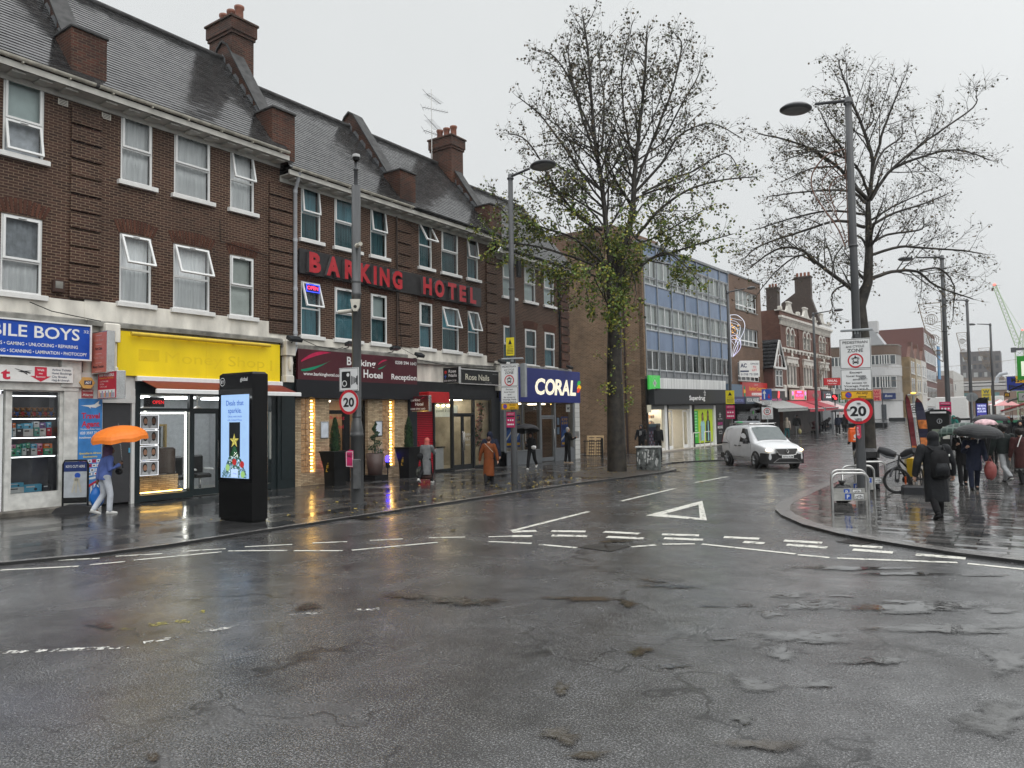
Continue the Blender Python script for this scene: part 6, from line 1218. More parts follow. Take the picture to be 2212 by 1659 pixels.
def limit_sign(X,label,z,r_):
 t=thing('speed_sign',label,'road sign',X); b=MB(X); b.prism([(r_*math.cos(2*PI*k/36),z+r_*math.sin(2*PI*k/36))for k in range(36)],.015,5,axis='y',base=.0); b.disc((0,z),r_*.99,-.002,36,0); b.disc((0,z),r_,-.004,36,1,r_*.78); b.box(-.02,.02,.015,.07,z-.1,z+.1,5); b.build('disc',SMAT,t)
 m=MB(X); m.text('20',0,z-r_*.36,r_*.72,r_*1.12,-.006,2,al='c',bold=.035); m.build('numerals',SMAT,t); return t
PINKP=mat('magenta_notice',(.42,.02,.10),.4,var=.1); YN=mat('yellow_notice',(.66,.55,.02),.4)
def notice(X,z,w,h,label,kind='pink'):
 t=thing('notice',label,'notice',X); b=MB(X); b.box(-w/2,w/2,0,.008,z,z+h); b.build('plate',PINKP if kind=='pink' else YN,t); m=MB(X)
 if kind=='pink':
  m.text('NOTICE',0,z+h*.85,h*.07,w*.7,-.003,0,al='c'); m.box(-w*.45,w*.45,-.003,0,z+h*.68,z+h*.76,1)
  for r_,n in((.48,3),(.2,4)):
   for i in range(n):m.disc((w*(-.4+.8*(i+.5)/n),z+h*r_),w*.09,-.003,12,0)
 else:
  m.prism([(-w*.22,z+h*.62),(w*.22,z+h*.62),(0,z+h*.92)],.002,1,axis='y',base=-.003); m.text('CCTV',0,z+h*.45,h*.1,w*.6,-.003,1,al='c',bold=.01)
  for i in range(4):m.box(-w*.38,w*.38,-.003,0,z+h*(.35-i*.08),z+h*(.38-i*.08),1)
 m.build('print',[SW,SK],t); return t
 # ---- camera post in front of the hotel
cx,cy=-14.86,13.97
t=thing('camera_post','thick grey steel post with a bell shaped collar and cameras, before the hotel','camera post',T(cx,cy,0))
b=MB(T(cx,cy,0)); b.cyl(0,0,0,.03,.26); b.lathe([(.172,0),(.172,1.78),(.185,1.79),(.185,1.86),(.172,1.88),(.172,1.95),(.135,2.2),(.122,2.22),(.122,5.6),(.134,5.61),(.134,5.68),(.122,5.69),(.122,8.62),(0,8.64)],28);
for z in(5.95,2.3):b.lathe([(.122,z),(.13,z+.01),(.13,z+.05),(.122,z+.06)],28)
b.build('post',mat('streaked_grey_steel',(.075,.078,.08),.35,.2,var=.4,vs_=4,streak=.12,bump=.1),t)
b=MB(T(cx,cy,0)); b.lathe([(.05,8.62),(.05,9.05),(.07,9.06),(.07,9.1),(.045,9.12),(.045,9.3)],14); b.tube([(0,0,9.28),(.03,-.02,9.36),(.06,-.04,9.38)],.05,10); b.build('mast',polegrey,t)
b=MB(T(cx,cy,0)); b.ball((.08,-.06,9.36),.1,1); b.lathe([(.11,9.38),(.1,9.46),(.0,9.5)],14,0,X=T(.08,-.06,0)); b.build('dome_camera',[mat('camera_grey',(.3,.3,.3),.4),KB],t)
b=MB(FR(cx,cy,35)); b.bbox(-.06,.14,-.26,-.15,.42,1.2,.015); b.build('cabinet_door',mat('streaked_grey_door',(.085,.088,.09),.4,.2,var=.35,vs_=5),t)
for z,th,x0 in((5.2,-60,.2),(6.95,60,.12)):
 b=MB(FR(cx,cy,th,z)); b.tube([(0,-.1,0),(0,-.5,-.03)],.055,10); b.tube([(0,-.12,.0),(0,-.14,-.0)],.07,10); b.build('bullet_camera',mat('camera_cream',(.55,.53,.46),.4),t)
b=MB(FR(cx,cy,40,5.25)); b.prism([(-.13,.22),(.13,.22),(.1,.0),(.05,-.1),(-.05,-.1),(-.1,0)],.14,axis='y',base=-.28); b.disc((0,.02),.045,-.285,14,1); b.build('traffic_camera',[mat('camera_cream',(.55,.53,.46),.4),black],t)
limit_sign(FR(-14.93,13.75,7),'20 speed limit roundel on the thick camera post, under the camera pictogram',2.72,.33)
X=FR(-14.93,13.75,7); t=thing('camera_sign','square white sign with a black camera pictogram on the thick post','road sign',X); b=MB(X); plate(b,.66,3.02,3.64); b.build('plate',SMAT,t)
m=MB(X); m.box(-.24,.06,-.006,-.003,3.1,3.54,2); m.disc((-.02,3.45),.05,-.009,16,0); m.disc((-.14,3.22),.085,-.009,20,0); m.disc((-.14,3.22),.06,-.011,20,2)
for i in range(4):m.box(.09+i*.045,.115+i*.045,-.006,-.003,3.18+i*.02,3.42-i*.02,2)
m.prism([(.26,3.2),(.3,3.17),(.3,3.43),(.26,3.4)],.003,2,axis='y',base=-.006); m.build('pictogram',SMAT,t)
X=FR(cx-.06,cy-.17,15); t=thing('torn_poster','torn magenta flyer stuck on the thick grey post','poster',X); b=MB(X); b.prism([(-.13,1.0),(.1,.97),(.1,1.43),(-.02,1.45),(-.14,1.38)],.004,axis='y',base=-.03); ring(b,-.12,.09,1.0,1.4,.015,-.033,-.03,1); b.text('RALLY',0,1.25,.08,.17,-.034,2,al='c',bold=.02); b.build('sheet',[mat('flyer_magenta',(.5,.02,.12),.5,var=.2),SW,SK],t)
# ---- lamp posts
def lamp(x,y,h,hx,label,r_=.105,head_d=.42,group='street lamps along the road',lean=0):
 z=gz(y); t=thing('street_lamp',label,'street lamp',T(x,y,z),group); s=1 if hx>x else -1; b=MB(T(x,y,z))
 b.lathe([(r_*1.12,0),(r_*1.12,1.25),(r_,1.32),(r_,3),(r_*.92,5.5),(r_*.8,h-.05),(0,h)],18); b.tube([(0,0,h-.12),((hx-x-s*head_d)*.9,0,h+.0)],[.05,.04],8)
 for zz in(h-.22,h*.62):b.lathe([(r_*1,zz),(r_*1.12,zz+.01),(r_*1.12,zz+.05),(r_,zz+.06)],18)
 b.build('post',polegrey,t); w=hx-x
 b=MB(T(hx-s*.0,y,z+h-.02)@M.Rotation(R(-4*s),4,'Y')); b.lathe([(0,-.05),(head_d*.82,-.05),(head_d,-.01),(head_d,.02),(head_d*.8,.09),(head_d*.3,.13),(0,.135)],22); b.lathe([(0,-.056),(head_d*.75,-.056),(head_d*.8,-.05)],22,1); b.build('lamp_head',[polegrey,mat('lamp_lens',(.2,.21,.21),.25)],t); return t
def hX(kf,x,y,Y):return atY(*kf(x,y),Y).x
hA=atY(*r4(383,882),20.85); lamp(-14.5,20.85,10.75,hA.x,'street lamp in front of the leafy tree with zone signs on its post',head_d=(atY(*r4(442,880),20.85).x-atY(*r4(325,885),20.85).x)/2)
hR=atY(*r3(322,385),20.87); lamp(-3.62,20.87,10.6,hR.x,'tall street lamp in the right foreground with a bare tree behind',.108,.42)
lamp(-17.4,52,11.0,-15.7,'street lamp by the chemist with the lit white and gold decoration',.11,.3)
lamp(-13.76,61.5,10.0,-11.9,'far street lamp before the ornate brick building',.11,.35)
lamp(-3.2,41,9.85,-4.75,'street lamp behind the dark information kiosk with a large wire decoration',.11,.35)
lamp(-3.35,61,9.95,-4.8,'street lamp right of the large wire decoration, the middle one of the plaza row',.11,.32)
lamp(-2.7,81,9.8,-4.15,'farthest street lamp of the plaza row, before the grey tower block',.11,.32)
zone_sign(FR(-14.56,20.7,8),'pedestrian zone sign stack on the lamp post by the betting shop',.66,4.1); zone_sign(FR(-3.64,20.72,10),'pedestrian zone sign stack on the right foreground lamp post, with scribbles',.74,4.16)
limit_sign(FR(-3.62,20.72,8),'20 speed limit roundel on the right foreground lamp post',2.29,.34)
m=MB(FR(-3.62,20.72,8)); random.seed(31)
for cx_,cz_,s in((.0,2.06,.1),(.02,2.48,.05),(-.24,2.32,.06),(.14,3.14,.1)):m.tube([(cx_+s*(math.sin(k*.9)*.6+k/24-.5),-.012,cz_+s*.45*math.cos(k*1.25))for k in range(24)],.006,4)
tag(m.build('graffiti',mat('marker_grey',(.25,.26,.27),.5)),'thin grey scribbles over the right foreground speed and zone signs','graffiti')
o=MB(FR(-3.62,20.72,8)); o.prism([(-.05,1.92),(.05,1.92),(.05,1.62),(.0,1.56),(-.05,1.62)],.004,axis='y',base=-.01); o.text('gura',.02,1.66,.06,.22,-.013,1,X=T(.01,0,1.64)@M.Rotation(R(-90),4,'Y')@T(0,0,-1.64)); tag(o.build('sticker',[mat('sticker_red',(.5,.04,.08),.4),SW]),'small red strip sticker under the right foreground speed sign','sticker')
for X,zz in((FR(-14.5,20.85,20),4.25),(FR(-3.62,20.87,10),4.36)):
 b=MB(X); b.bbox(-.38,.38,-.14,.02,zz,zz+.05,.015); b.box(-.05,.05,-.1,.1,zz-.08,zz); tag(b.build('sign_light',SG),f'grey strip lamp above the zone sign stack {"by the betting shop" if zz < 4.3 else "in the right foreground"}','sign light')
notice(FR(-14.52,20.72,12),4.38,.3,.62,'yellow CCTV notice at the top of the lamp post signs by the betting shop','yellow'); notice(FR(-14.54,20.72,8),1.92,.32,.52,'magenta notice on the lamp post by the betting shop')
b=MB(T(-14.25,20.95,0)); b.bbox(.0,.22,-.05,.07,2.95,4.1,.02); tag(b.build('road_sign',SG),'grey back of another sign on the betting shop lamp post','sign'); b=MB(T(-14.32,20.95,7.1)); b.tube([(.05,0,0),(.05,0,.55)],.09,10); b.tube([(.0,0,.4),(-.2,0,.45)],.02,6); tag(b.build('speaker_unit',black),'small black unit strapped high on the betting shop lamp post','speaker')
z5=gz(52); notice(FR(-17.36,51.8,12),z5+1.95+.95,.6,.95,'yellow CCTV notice on the lamp post by the chemist','yellow'); notice(FR(-17.36,51.8,12),z5+1.85,.6,.95,'magenta notice on the lamp post by the chemist'); notice(FR(-3.3,40.8,14),2.12,.5,.62,'magenta notice on the lamp post behind the information kiosk')
# ---- winter light motifs
RED_R=mat('copper_rope_light',(.16,.085,.06),.4); WIR=mat('dull_gold_wire',(.26,.21,.16),.4,.3); WROPE=mat('white_rope_light',(.6,.6,.6),.3)
def swirl(X,s,mats,label,bulbs=False):
 t=thing('light_motif',label,'light decoration',X); b=MB(X); q=lambda pts:[(x*s,0,z*s)for x,z in pts]
 def cv(ctrl,n=20):
  P=[V((x,0,z))for x,z in ctrl]; o=[]
  for k in range(n+1):
   u=k/n*(len(P)-1); i=min(int(u),len(P)-2); f_=u-i; a,b_,c,d_=P[max(i-1,0)],P[i],P[i+1],P[min(i+2,len(P)-1)]
   o.append(s*(.5*((2*b_)+(c-a)*f_+(2*a-5*b_+4*c-d_)*f_*f_+(3*b_-a-3*c+d_)*f_**3)))
  return o
 for pts,mi,r_ in(([(0,3.0),(.5,2.95),(.95,2.5),(1.0,1.95),(.7,1.3),(.3,.6),(.1,0)],0,.02),([(.05,1.55),(.45,1.45),(.7,1.0),(.6,.5),(.1,0)],1,.018),([(.05,1.25),(.35,1.2),(.5,.8),(.35,.35),(.12,.05)],1,.016),([(.0,2.6),(.4,2.5),(.7,2.1),(.6,1.6),(.2,.7),(.05,.1)],0,.012),([(0,2.2),(.3,2.15),(.5,1.8),(.3,1.0)],0,.016)):b.tube(cv(pts),r_,6,mi)
 for k in range(6):b.tube(q([(0,2.8-k*.32),(.8-k*.1,2.55-k*.35)]),.01,4,0)
 b.tube(q([(0,0),(0,3.0)]),.015,5,0); b.build('frame',mats,t)
 if bulbs:
  b=MB(X); random.seed(2)
  for k in range(18):a=random.random(); b.ball((s*random.uniform(.05,.75)*(1-a*.5),-.03,s*(2.75-a*1.5)),0.025 if k%3 else .04,n=8,m=5)
  b.build('bulb',glow('amber_bulb',(1,.5,.1),1.5),t)['kind']='stuff'
swirl(T(-3.73,20.87,6.62)@M.Scale(-1,4,(1,0,0)),.86,[RED_R,WROPE],'unlit copper and white swirl motif on the right foreground lamp post')
swirl(T(-17.25,52,6.4),1.0,[glow('lit_white_rope',(.85,.88,1),.8),glow('lit_violet_rope',(.75,.72,1),1.0)],'lit white swirl motif with amber bulbs on the lamp post by the chemist',True)
def leaf_motif(X,w,h,label,right=False):
 t=thing('light_motif',label,'light decoration',X); b=MB(X); sg=1 if right else -1; E=lambda k:(sg*w*(1-k)**.55 if k<1 else 0,0,-h*k)
 b.tube([E(k/20)for k in range(21)],.022,6); b.tube([(0,0,.02),(sg*w,0,.02)],.022,6); b.tube([(0,0,0),(0,0,-h)],.02,6)
 for cx_,cz_,r_ in((.45,.27,.24),(.42,.62,.24),(.2,.84,.12)):
  c=V((sg*w*cx_,0,-h*cz_)); R_=r_*w*1.15
  for q_ in(1,.6,.2,-.2,-.6):b.tube([(c.x+R_*q_*math.cos(2*PI*k/16),-.01,c.z+R_*math.sin(2*PI*k/16))for k in range(17)],.012,4)
 random.seed(int(X.translation.y))
 for k in range(16):
  z=.03+k*.058; a=V(E(z)); e_=V((0,0,-h*min(1,z+random.uniform(-.02,.14)))); b.tube([a+(e_-a)*(j/8)+V((0,0,.05*math.sin(j*1.3+k)))for j in range(9)],.009,4)
 b.build('frame',WIR,t)
leaf_motif(T(-3.33,41,7.52),.95,2.85,'large unlit wire half leaf motif with bauble shapes on the lamp behind the kiosk'); leaf_motif(T(-3.45,61,7.85),.62,2.15,'wire motif with bauble shapes on the middle lamp of the plaza row'); leaf_motif(T(-2.82,81,8.15),.9,2.2,'wire motif with bauble shapes in front of the grey tower block'); leaf_motif(T(-13.65,61.5,7.8),1.0,3.0,'unlit wire motif with bauble shapes on the far left lamp before the ornate building',True)
# ---- cabinets, bins, racks
t=thing('utility_cabinet','paint streaked grey cabinet beside the tree trunk','cabinet',T(-13.2,28.6,0)); X=FR(-13.15,28.75,15)
b=MB(X); b.bbox(-.48,.48,-.22,.22,.0,.93,.03); b.build('body',None or brick('peeling_green_paint',(.10,.12,.115),(.14,.15,.145),(.10,.12,.115),3,3,.001,rough=.5,bump=.3,dirt=1.0,dscale=5),t); b=MB(X); b.bbox(-.52,.52,-.27,.27,.93,1.0,.03); b.build('lid',mat('streaked_white_lid',(.42,.43,.42),.4,var=.4,vs_=6),t)
b=MB(X); random.seed(17)
for i in range(26):x=random.uniform(-.46,.42); z=random.uniform(.35,.9); h_=random.uniform(.08,.3); b.poly([(x,-.2235,z),(x+random.uniform(.02,.06),-.2235,z-.03),(x+.02,-.2235,z-h_),(x-.01,-.2235,z-h_*.6)])
b.build('paint_drip',mat('white_drip',(.5,.51,.5),.5),t)['kind']='stuff'
t=thing('litter_bin','tall black litter bin in front of the bare tree trunk','litter bin',T(-4.03,24,0)); X=FR(-4.03,24.05,20); BBL=mat('black_bin_plastic',(.012,.012,.013),.25)
b=MB(X); b.bbox(-.3,.3,-.26,.26,.03,.92,.06); b.build('body',BBL,t); b=MB(X); b.bbox(-.33,.33,-.29,.29,.92,1.2,.1); b.build('hood',BBL,t); b=MB(X); b.box(-.22,.22,-.295,-.285,.96,1.1); b.build('slot',dark,t); b=MB(X); b.box(-.3,.3,-.25,.25,0,.05); b.build('base',black,t)
PB_=mat('rack_plate',(.38,.38,.36),.4,.4,var=.2)
def rack(c,label,plate_=True,th=33):
 X=FR(c.x,c.y,th); t=thing('bicycle_rack',label,'bicycle rack',X,'bicycle stands on the plaza'); w,h=.41,.86; pts=[(-w,0,0),(-w,0,h-.16)]+[(-w+.16-.16*math.cos(PI/2*k/6),0,h-.16+.16*math.sin(PI/2*k/6))for k in range(7)]+[(w-.16+.16*math.sin(PI/2*k/6),0,h-.16+.16*math.cos(PI/2*k/6))for k in range(7)]+[(w,0,0)]
 MB(X).tube(pts,.028,10).build('hoop',mat('brushed_steel',(.42,.42,.41),.3,1,var=.15),t)
 if plate_:
  b=MB(X); b.box(-w+.03,w-.03,-.012,.012,.24,.42); b.build('plate',PB_,t); m=MB(X); y=-.015; m.box(-.13,.01,y,y+.002,.265,.40,0); m.text('P',-.06,.29,.085,.06,y-.002,1,al='c',bold=.02); ring(m,.07,.3,.265,.40,.01,y,y+.002,2); m.box(.08,.29,y+.0005,y+.002,.275,.39,1)
  for dx in(.13,.24):m.disc((dx,.31),.034,y-.002,14,2,.026)
  m.tube([(.13,y-.002,.31),(.165,y-.002,.355),(.225,y-.002,.36),(.24,y-.002,.31)],.004,4,2); m.tube([(.165,y-.002,.355),(.19,y-.002,.31),(.225,y-.002,.36)],.004,4,2); m.build('symbol',[SB,SW,SK],t)
rk=[(740,1014,17.0),(722,1007,18.0),(835,1001,19.4),(985,994,21.0)]
for i,(x,v,d_)in enumerate(rk):
 u=r2(x,0)[0]; p=dep(u,v,d_); rack(V((p.x,p.y,0)),['nearest steel bicycle stand with a parking plate, at the plaza edge','second steel bicycle stand, just behind the nearest one','third steel bicycle stand, just before the lamp post','farthest steel bicycle stand, behind the lamp post beside the bicycle'][i])
b=MB(T(-3.95,20.1,0)); random.seed(4); b.ball((0,0,.22),(.26,.22,.24),n=18,m=12); b.v=[p+V([random.gauss(0,.014)for _ in range(3)])for p in b.v]; b.lathe([(.03,.42),(.05,.47),(.1,.54),(.02,.5)],10)
tag(b.build('rubbish_bag',mat('black_bin_liner',(.012,.012,.013),.25,bump=.6,bs=14)),'tied black rubbish bag behind the bicycle stands','rubbish bag')
# ---- electric bicycle
BX=FR(-3.1,23.15,0); t=thing('bicycle','electric delivery bicycle with handlebar muffs and a yellow box, beside the stands','bicycle',T(-3.0,23.4,0)); TY=mat('bike_tyre',(.012,.012,.012),.5); RIM=mat('bike_rim',(.03,.03,.032),.3,.6); FRM=mat('bike_frame',(.014,.015,.018),.3)
def wheel(X,r_=.335):
 b=MB(X); b.tube([(r_*math.cos(2*PI*k/36),0,r_*math.sin(2*PI*k/36))for k in range(37)],.028,8,cap=False); w=b.build('wheel',TY,t)
 b=MB(X); b.tube([((r_-.035)*math.cos(2*PI*k/36),0,(r_-.035)*math.sin(2*PI*k/36))for k in range(37)],.013,6,cap=False); b.tube([(0,-.04,0),(0,.04,0)],.05,12)
 for k in range(18):a=2*PI*k/18; b.tube([(.04*math.cos(a),.02*(-1)**k,.04*math.sin(a)),((r_-.03)*math.cos(a),0,(r_-.03)*math.sin(a))],.0025,3)
 b.build('rim',RIM,w)
hd=V((-.36,-.93,0)); fp=V((-3.12,23.2,.335)); rp=fp-hd*1.08; th_f=52
wheel(T(*fp)@RZ(20)); wheel(T(*rp)@RZ(math.degrees(math.atan2(hd.y,hd.x))))
BF=T(*fp)@RZ(math.degrees(math.atan2(hd.y,hd.x)))  # x forward
b=MB(BF); b.tube([(0,.05,0),(-.08,.05,.42)],.016,6); b.tube([(0,-.05,0),(-.08,-.05,.42)],.016,6); b.tube([(-.08,0,.42),(-.16,0,.68)],.026,8); b.tube([(-.1,0,.45),(-.5,0,.02)],.035,8); b.tube([(-.14,0,.6),(-.62,0,.3)],.028,8); b.tube([(-.5,0,.0),(-.68,0,.5)],.022,8)
for s in(-.05,.05):b.tube([(-1.08,s,0),(-.5,s*.6,0)],.012,6); b.tube([(-1.08,s,0),(-.64,s*.4,.38)],.012,6)
b.tube([(-.14,-.32,.76),(-.16,0,.7),(-.14,.32,.76)],.014,8); b.build('frame',FRM,t)
b=MB(BF); b.tube([(.36*math.cos(R(a)),0,.375*math.sin(R(a)))for a in range(20,150,10)],.03,6); b.build('mudguard',FRM,t)
b=MB(BF); b.ball((-.7,0,.54),(.14,.08,.04)); b.build('saddle',black,t)
MUF=mat('muff_fabric',(.016,.017,.02),.5,bump=.3,bs=20); MUG=mat('muff_trim',(.16,.17,.18),.5)
for s in(-1,1):
 b=MB(BF); b.tube([(-.15,s*.1,.7),(-.1,s*.28,.76),(-.06,s*.42,.82),(-.02,s*.52,.86)],[.09,.13,.11,.085],12); b.tube([(-.1,s*.1,.62),(-.02,s*.3,.66),(.0,s*.46,.76)],[.03,.035,.03],8,1); b.build('handlebar_muff',[MUF,MUG],t)
b=MB(BF); b.box(-1.25,-.85,-.2,.2,.38,.42); b.build('carrier',FRM,t); b=MB(BF); b.bbox(-.62,-.4,.06,.26,.1,.62,.02); b.build('battery_box',mat('yellow_box',(.45,.28,.01),.45,var=.15),t)
b=MB(BF); b.bbox(-1.2,-.8,-.24,.24,.42,.62,.05); b.build('pannier',mat('pale_bag',(.4,.33,.2),.6,var=.4),t); b=MB(BF); b.tube([(-.5,-.08,0),(-.5,.08,0)],.09,12); b.tube([(-.5,.1,0),(-.5,.1,-.17)],.012,6); b.box(-.56,-.44,.1,.2,-.19,-.16); b.box(-.56,-.44,-.2,-.1,.15,.18); b.build('crank',black,t); b=MB(BF); b.bbox(-.33,-.3,.05,.09,-.12,.1,.005); b.build('reflector',mat('orange_reflector',(.6,.1,.01),.3),t)
t=thing('flag_base','black weighted base with a thin upright rod beside the person in the long coat','flag base',T(-2.62,22.85,0)); b=MB(FR(-2.62,22.95,12)); b.bbox(-.36,.36,-.22,.22,0,.24,.04); b.build('base',MUF,t); b=MB(FR(-2.62,22.95,12)); b.tube([(.12,0,.2),(.08,0,.95)],.015,6); b.bbox(.18,.42,-.1,.12,.45,.72,.03); b.build('rod',black,t)
# ---- feather banners, information kiosk, sign post
FBM=[mat('banner_maroon',(.12,.012,.018),.5,var=.3),mat('banner_orange',(.42,.13,.03),.5,var=.8,vs_=6),mat('banner_navy',(.012,.012,.035),.5)]
for i,(x,y,w_,lean,lab)in enumerate(((-3.3,28.0,.2,.14,'narrow maroon feather banner, the left one of a pair'),(-3.02,28.35,.34,.14,'wider navy and orange feather banner, the right one of a pair'))):
 X=FR(x,y,15); t=thing('feather_banner',lab,'banner',X); h0_,h1_=.35,2.85-.12*i; n=16; L_,R_=[],[]
 for k in range(n+1):
  f_=k/n; z=h0_+(h1_-h0_)*f_; xc=lean-lean*1.6*f_; ww=w_*(1 if f_<.75 else math.sqrt(max(0,1-((f_-.75)/.25)**2))); L_.append((xc-ww/2*.55,.02*math.sin(k),z)); R_.append((xc+ww/2,.02*math.sin(k+1),z))
 b=MB(X)
 for k in range(n):b.add([L_[k],R_[k],R_[k+1],L_[k+1]],[(0,1,2,3)],1 if k in((5,6,9,10)if i else(3,4))else(2 if i else 0)if k%5 else 0)
 b.build('flag',FBM,t); b=MB(X); b.tube([(lean-w_*.3,0,0)]+[(p[0]-.01,p[1],p[2])for p in L_],.013,5); b.build('pole',black,t); b=MB(X); b.box(lean-w_*.3-.25,lean-w_*.3+.25,-.03,.03,.0,.03); b.box(lean-w_*.3-.03,lean-w_*.3+.03,-.25,.25,.0,.03); b.build('foot',black,t)
X=FR(-3.22,35.15,22); t=thing('information_kiosk','black pay point kiosk with a rounded white trimmed top and an i symbol','kiosk',X); b=MB(X); b.bbox(-.46,.46,-.3,.3,0,2.18,.05); b.build('body',KB,t)
b=MB(X); b.prism([(-.5,2.14),(.5,2.14),(.46,2.26),(.25,2.36),(-.25,2.36),(-.46,2.26)],.72,axis='y',base=-.36); b.box(-.3,.3,-.37,-.36,2.2,2.27,1); b.build('canopy',[KB,mat('pale_trim',(.5,.5,.5),.4)],t)
b=MB(X); b.disc((.06,1.88),.1,-.305,24,0,.08); b.box(.05,.075,-.307,-.303,1.82,1.9,0); b.disc((.062,1.925),.014,-.306,10,0); b.box(-.24,.06,-.306,-.302,1.05,1.55,1); b.box(.16,.42,-.306,-.302,1.15,1.65,2); b.box(.2,.3,-.31,-.306,1.3,1.45,3); b.disc((-.12,1.35),.06,-.31,14,2); b.disc((-.04,1.25),.05,-.31,14,2); b.build('panel',[mat('silver_print',(.3,.31,.32),.3),mat('leaf_poster',(.14,.17,.13),.4,var=.4),mat('pale_panel',(.42,.42,.37),.4),SK],t)
X=FR(-4.0,31.5,8); t=thing('road_sign_post','grey post with a motor vehicles prohibited plate behind the feather banners','road sign',X); pz=atY(*r1(85,750),31.5).z; pb=atY(*r1(85,870),31.5).z; xo=atY(*r1(85,800),31.5).x+4.0
b=MB(X@T(xo,0,0)); b.tube([(0,.05,0),(0,.05,pz+.35)],.045,10); b.bbox(-.2,.2,.0,.1,pz+.3,pz+.36,.02); b.build('post',SG,t); b=MB(X@T(xo,0,0)); b.box(-.2,.2,-.0,.015,pb,pz,0); b.disc((0,pz-.2),.16,-.003,24,2,.13); veh(b,0,pz-.2,.18,-.004); b.text('Except for',0,pb+.17,.05,.34,-.003,2,al='c'); b.text('local buses',0,pb+.08,.05,.34,-.003,2,al='c'); b.build('plate',SMAT,t)
b=MB(X@T(xo,0,0)); b.ball((0,0,pz+.4),(.1,.08,.03)); b.build('lamp',glow('amber_lamp',(1,.6,.12),2),t)
t=thing('road_sign_post','round grey sign seen from behind on its post, before the white lorry','road sign',T(-2.7,50,gz(50))); b=MB(T(-2.7,50,0)); b.prism([(.29*math.cos(2*PI*k/28),3.1+.27*math.sin(2*PI*k/28))for k in range(28)],.02,axis='y'); b.box(-.3,.3,-.03,.0,3.14,3.18); b.box(-.3,.3,-.03,.0,3.0,3.04); b.build('plate',SG,t); MB(T(-2.7,50,0)).tube([(0,-.05,gz(50)),(0,-.05,3.35)],.04,8).build('post',SG,t)
y=54; k_=y/63; X=FR(-18.0*k_,y,8); zf=lambda z:2.2+(z-2.2)*k_; t=thing('road_sign_post','sign post behind the van with a blue priority arrow plate and a buses only plate','road sign',X)
b=MB(X); b.tube([(0,.05,gz(y)),(0,.05,zf(4.45))],.045,8); b.build('post',SG,t); b=MB(X); b.box(-.34,.34,0,.02,zf(3.53),zf(4.42),4); b.prism([(-.2,zf(3.6)),(-.12,zf(3.6)),(-.12,zf(4.05)),(-.04,zf(4.05)),(-.16,zf(4.35)),(-.28,zf(4.05)),(-.2,zf(4.05))],.003,0,axis='y',base=-.004); b.prism([(.12,zf(4.0)),(.18,zf(4.0)),(.18,zf(3.8)),(.26,zf(3.8)),(.15,zf(3.6)),(.04,zf(3.8)),(.12,zf(3.8))],.003,1,axis='y',base=-.004); b.build('arrow_plate',SMAT,t)
b=MB(X); plate(b,.7,zf(3.09),zf(3.49)); b.text('Priority over',0,zf(3.37),.07,.58,-.004,2,al='c'); b.text('oncoming',0,zf(3.26),.07,.42,-.004,2,al='c'); b.text('vehicles',0,zf(3.15),.07,.38,-.004,2,al='c'); b.build('plate',SMAT,t)
b=MB(X); plate(b,.78,zf(1.9),zf(2.93)); b.disc((0,zf(2.55)),.25,-.004,28,1,.2); veh(b,0,zf(2.55),.3,-.005); b.text('Except for',0,zf(2.13),.09,.6,-.004,2,al='c',bold=.01); b.text('local buses',0,zf(1.98),.09,.62,-.004,2,al='c',bold=.01); b.build('plate',SMAT,t)
t=thing('traffic_light','traffic light showing red at the far end of the shop row','traffic light',T(-16.1,80,gz(80))); b=MB(T(-16.1,80,0)); b.tube([(0,0,gz(80)),(0,0,4.2)],.06,8); b.bbox(-.28,.3,-.12,.1,3.62,4.28,.04); b.build('housing',black,t); b=MB(T(-16.1,80,0)); b.disc((-.05,4.05),.13,-.13,16); b.disc((.1,3.85),.13,-.13,16); b.build('red_lamp',glow('red_signal',(1,.04,.05),2.5),t)
# ---- alley: gate, pallet
t=thing('railing_gate','low black railing gate between the betting shop and the brick wall','gate',T(-19.9,36.0,0)); b=MB()
for k in range(10):b.tube([(-20.25+k*.095,35.9+k*.03,.05),(-20.25+k*.095,35.9+k*.03,1.0)],.016,5)
b.build('bar',black,t)['kind']='stuff'; b=MB(); b.tube([(-20.3,35.88,.92),(-19.35,36.18,.92)],.022,6); b.tube([(-20.3,35.88,.15),(-19.35,36.18,.15)],.022,6); b.build('rail',black,t); b=MB(T(-19.3,36.2,0)); b.box(-.05,.05,-.05,.05,0,1.1); b.build('post',black,t)
X=T(-21.3,39.03,.0)@RZ(18)@M.Rotation(R(-10),4,'X'); t=thing('pallet','pale wooden pallet standing on its edge against the brown wall','pallet',X); WD=mat('pale_pallet_wood',(.60,.43,.24),.6,var=.3,vs_=3,streak=.15,bump=.2); b=MB(X)
for z in(.0,.17,.36,.54,.73,.92,1.08):b.box(-.5,.5,-.02,.0,z,z+.095)
b.build('deck_board',WD,t)['kind']='stuff'; b=MB(X)
for x in(-.5,-.05,.4):b.box(x,x+.1,.0,.1,0,1.17)
b.build('stringer',WD,t)['kind']='stuff'; t['group']='alley things'; del t['group']
psn=V((-20.08,9.2,0)); t=thing('pavement_sign','black framed swing pavement sign picturing keys, beside the travel poster','pavement sign',T(psn.x,psn.y,0)); X=FR(psn.x,psn.y,48)
b=MB(X); b.prism([(-.48,0),(.48,0),(.38,.12),(.2,.17),(-.2,.17),(-.38,.12)],.4,axis='y',base=-.2); b.build('base',mat('rubber_base',(.03,.03,.032),.5),t); b=MB(X); b.tube([(-.29,0,.12),(-.29,0,1.2),(-.25,0,1.3),(.25,0,1.3),(.29,0,1.2),(.29,0,.12)],.025,8); b.build('frame',black,t)
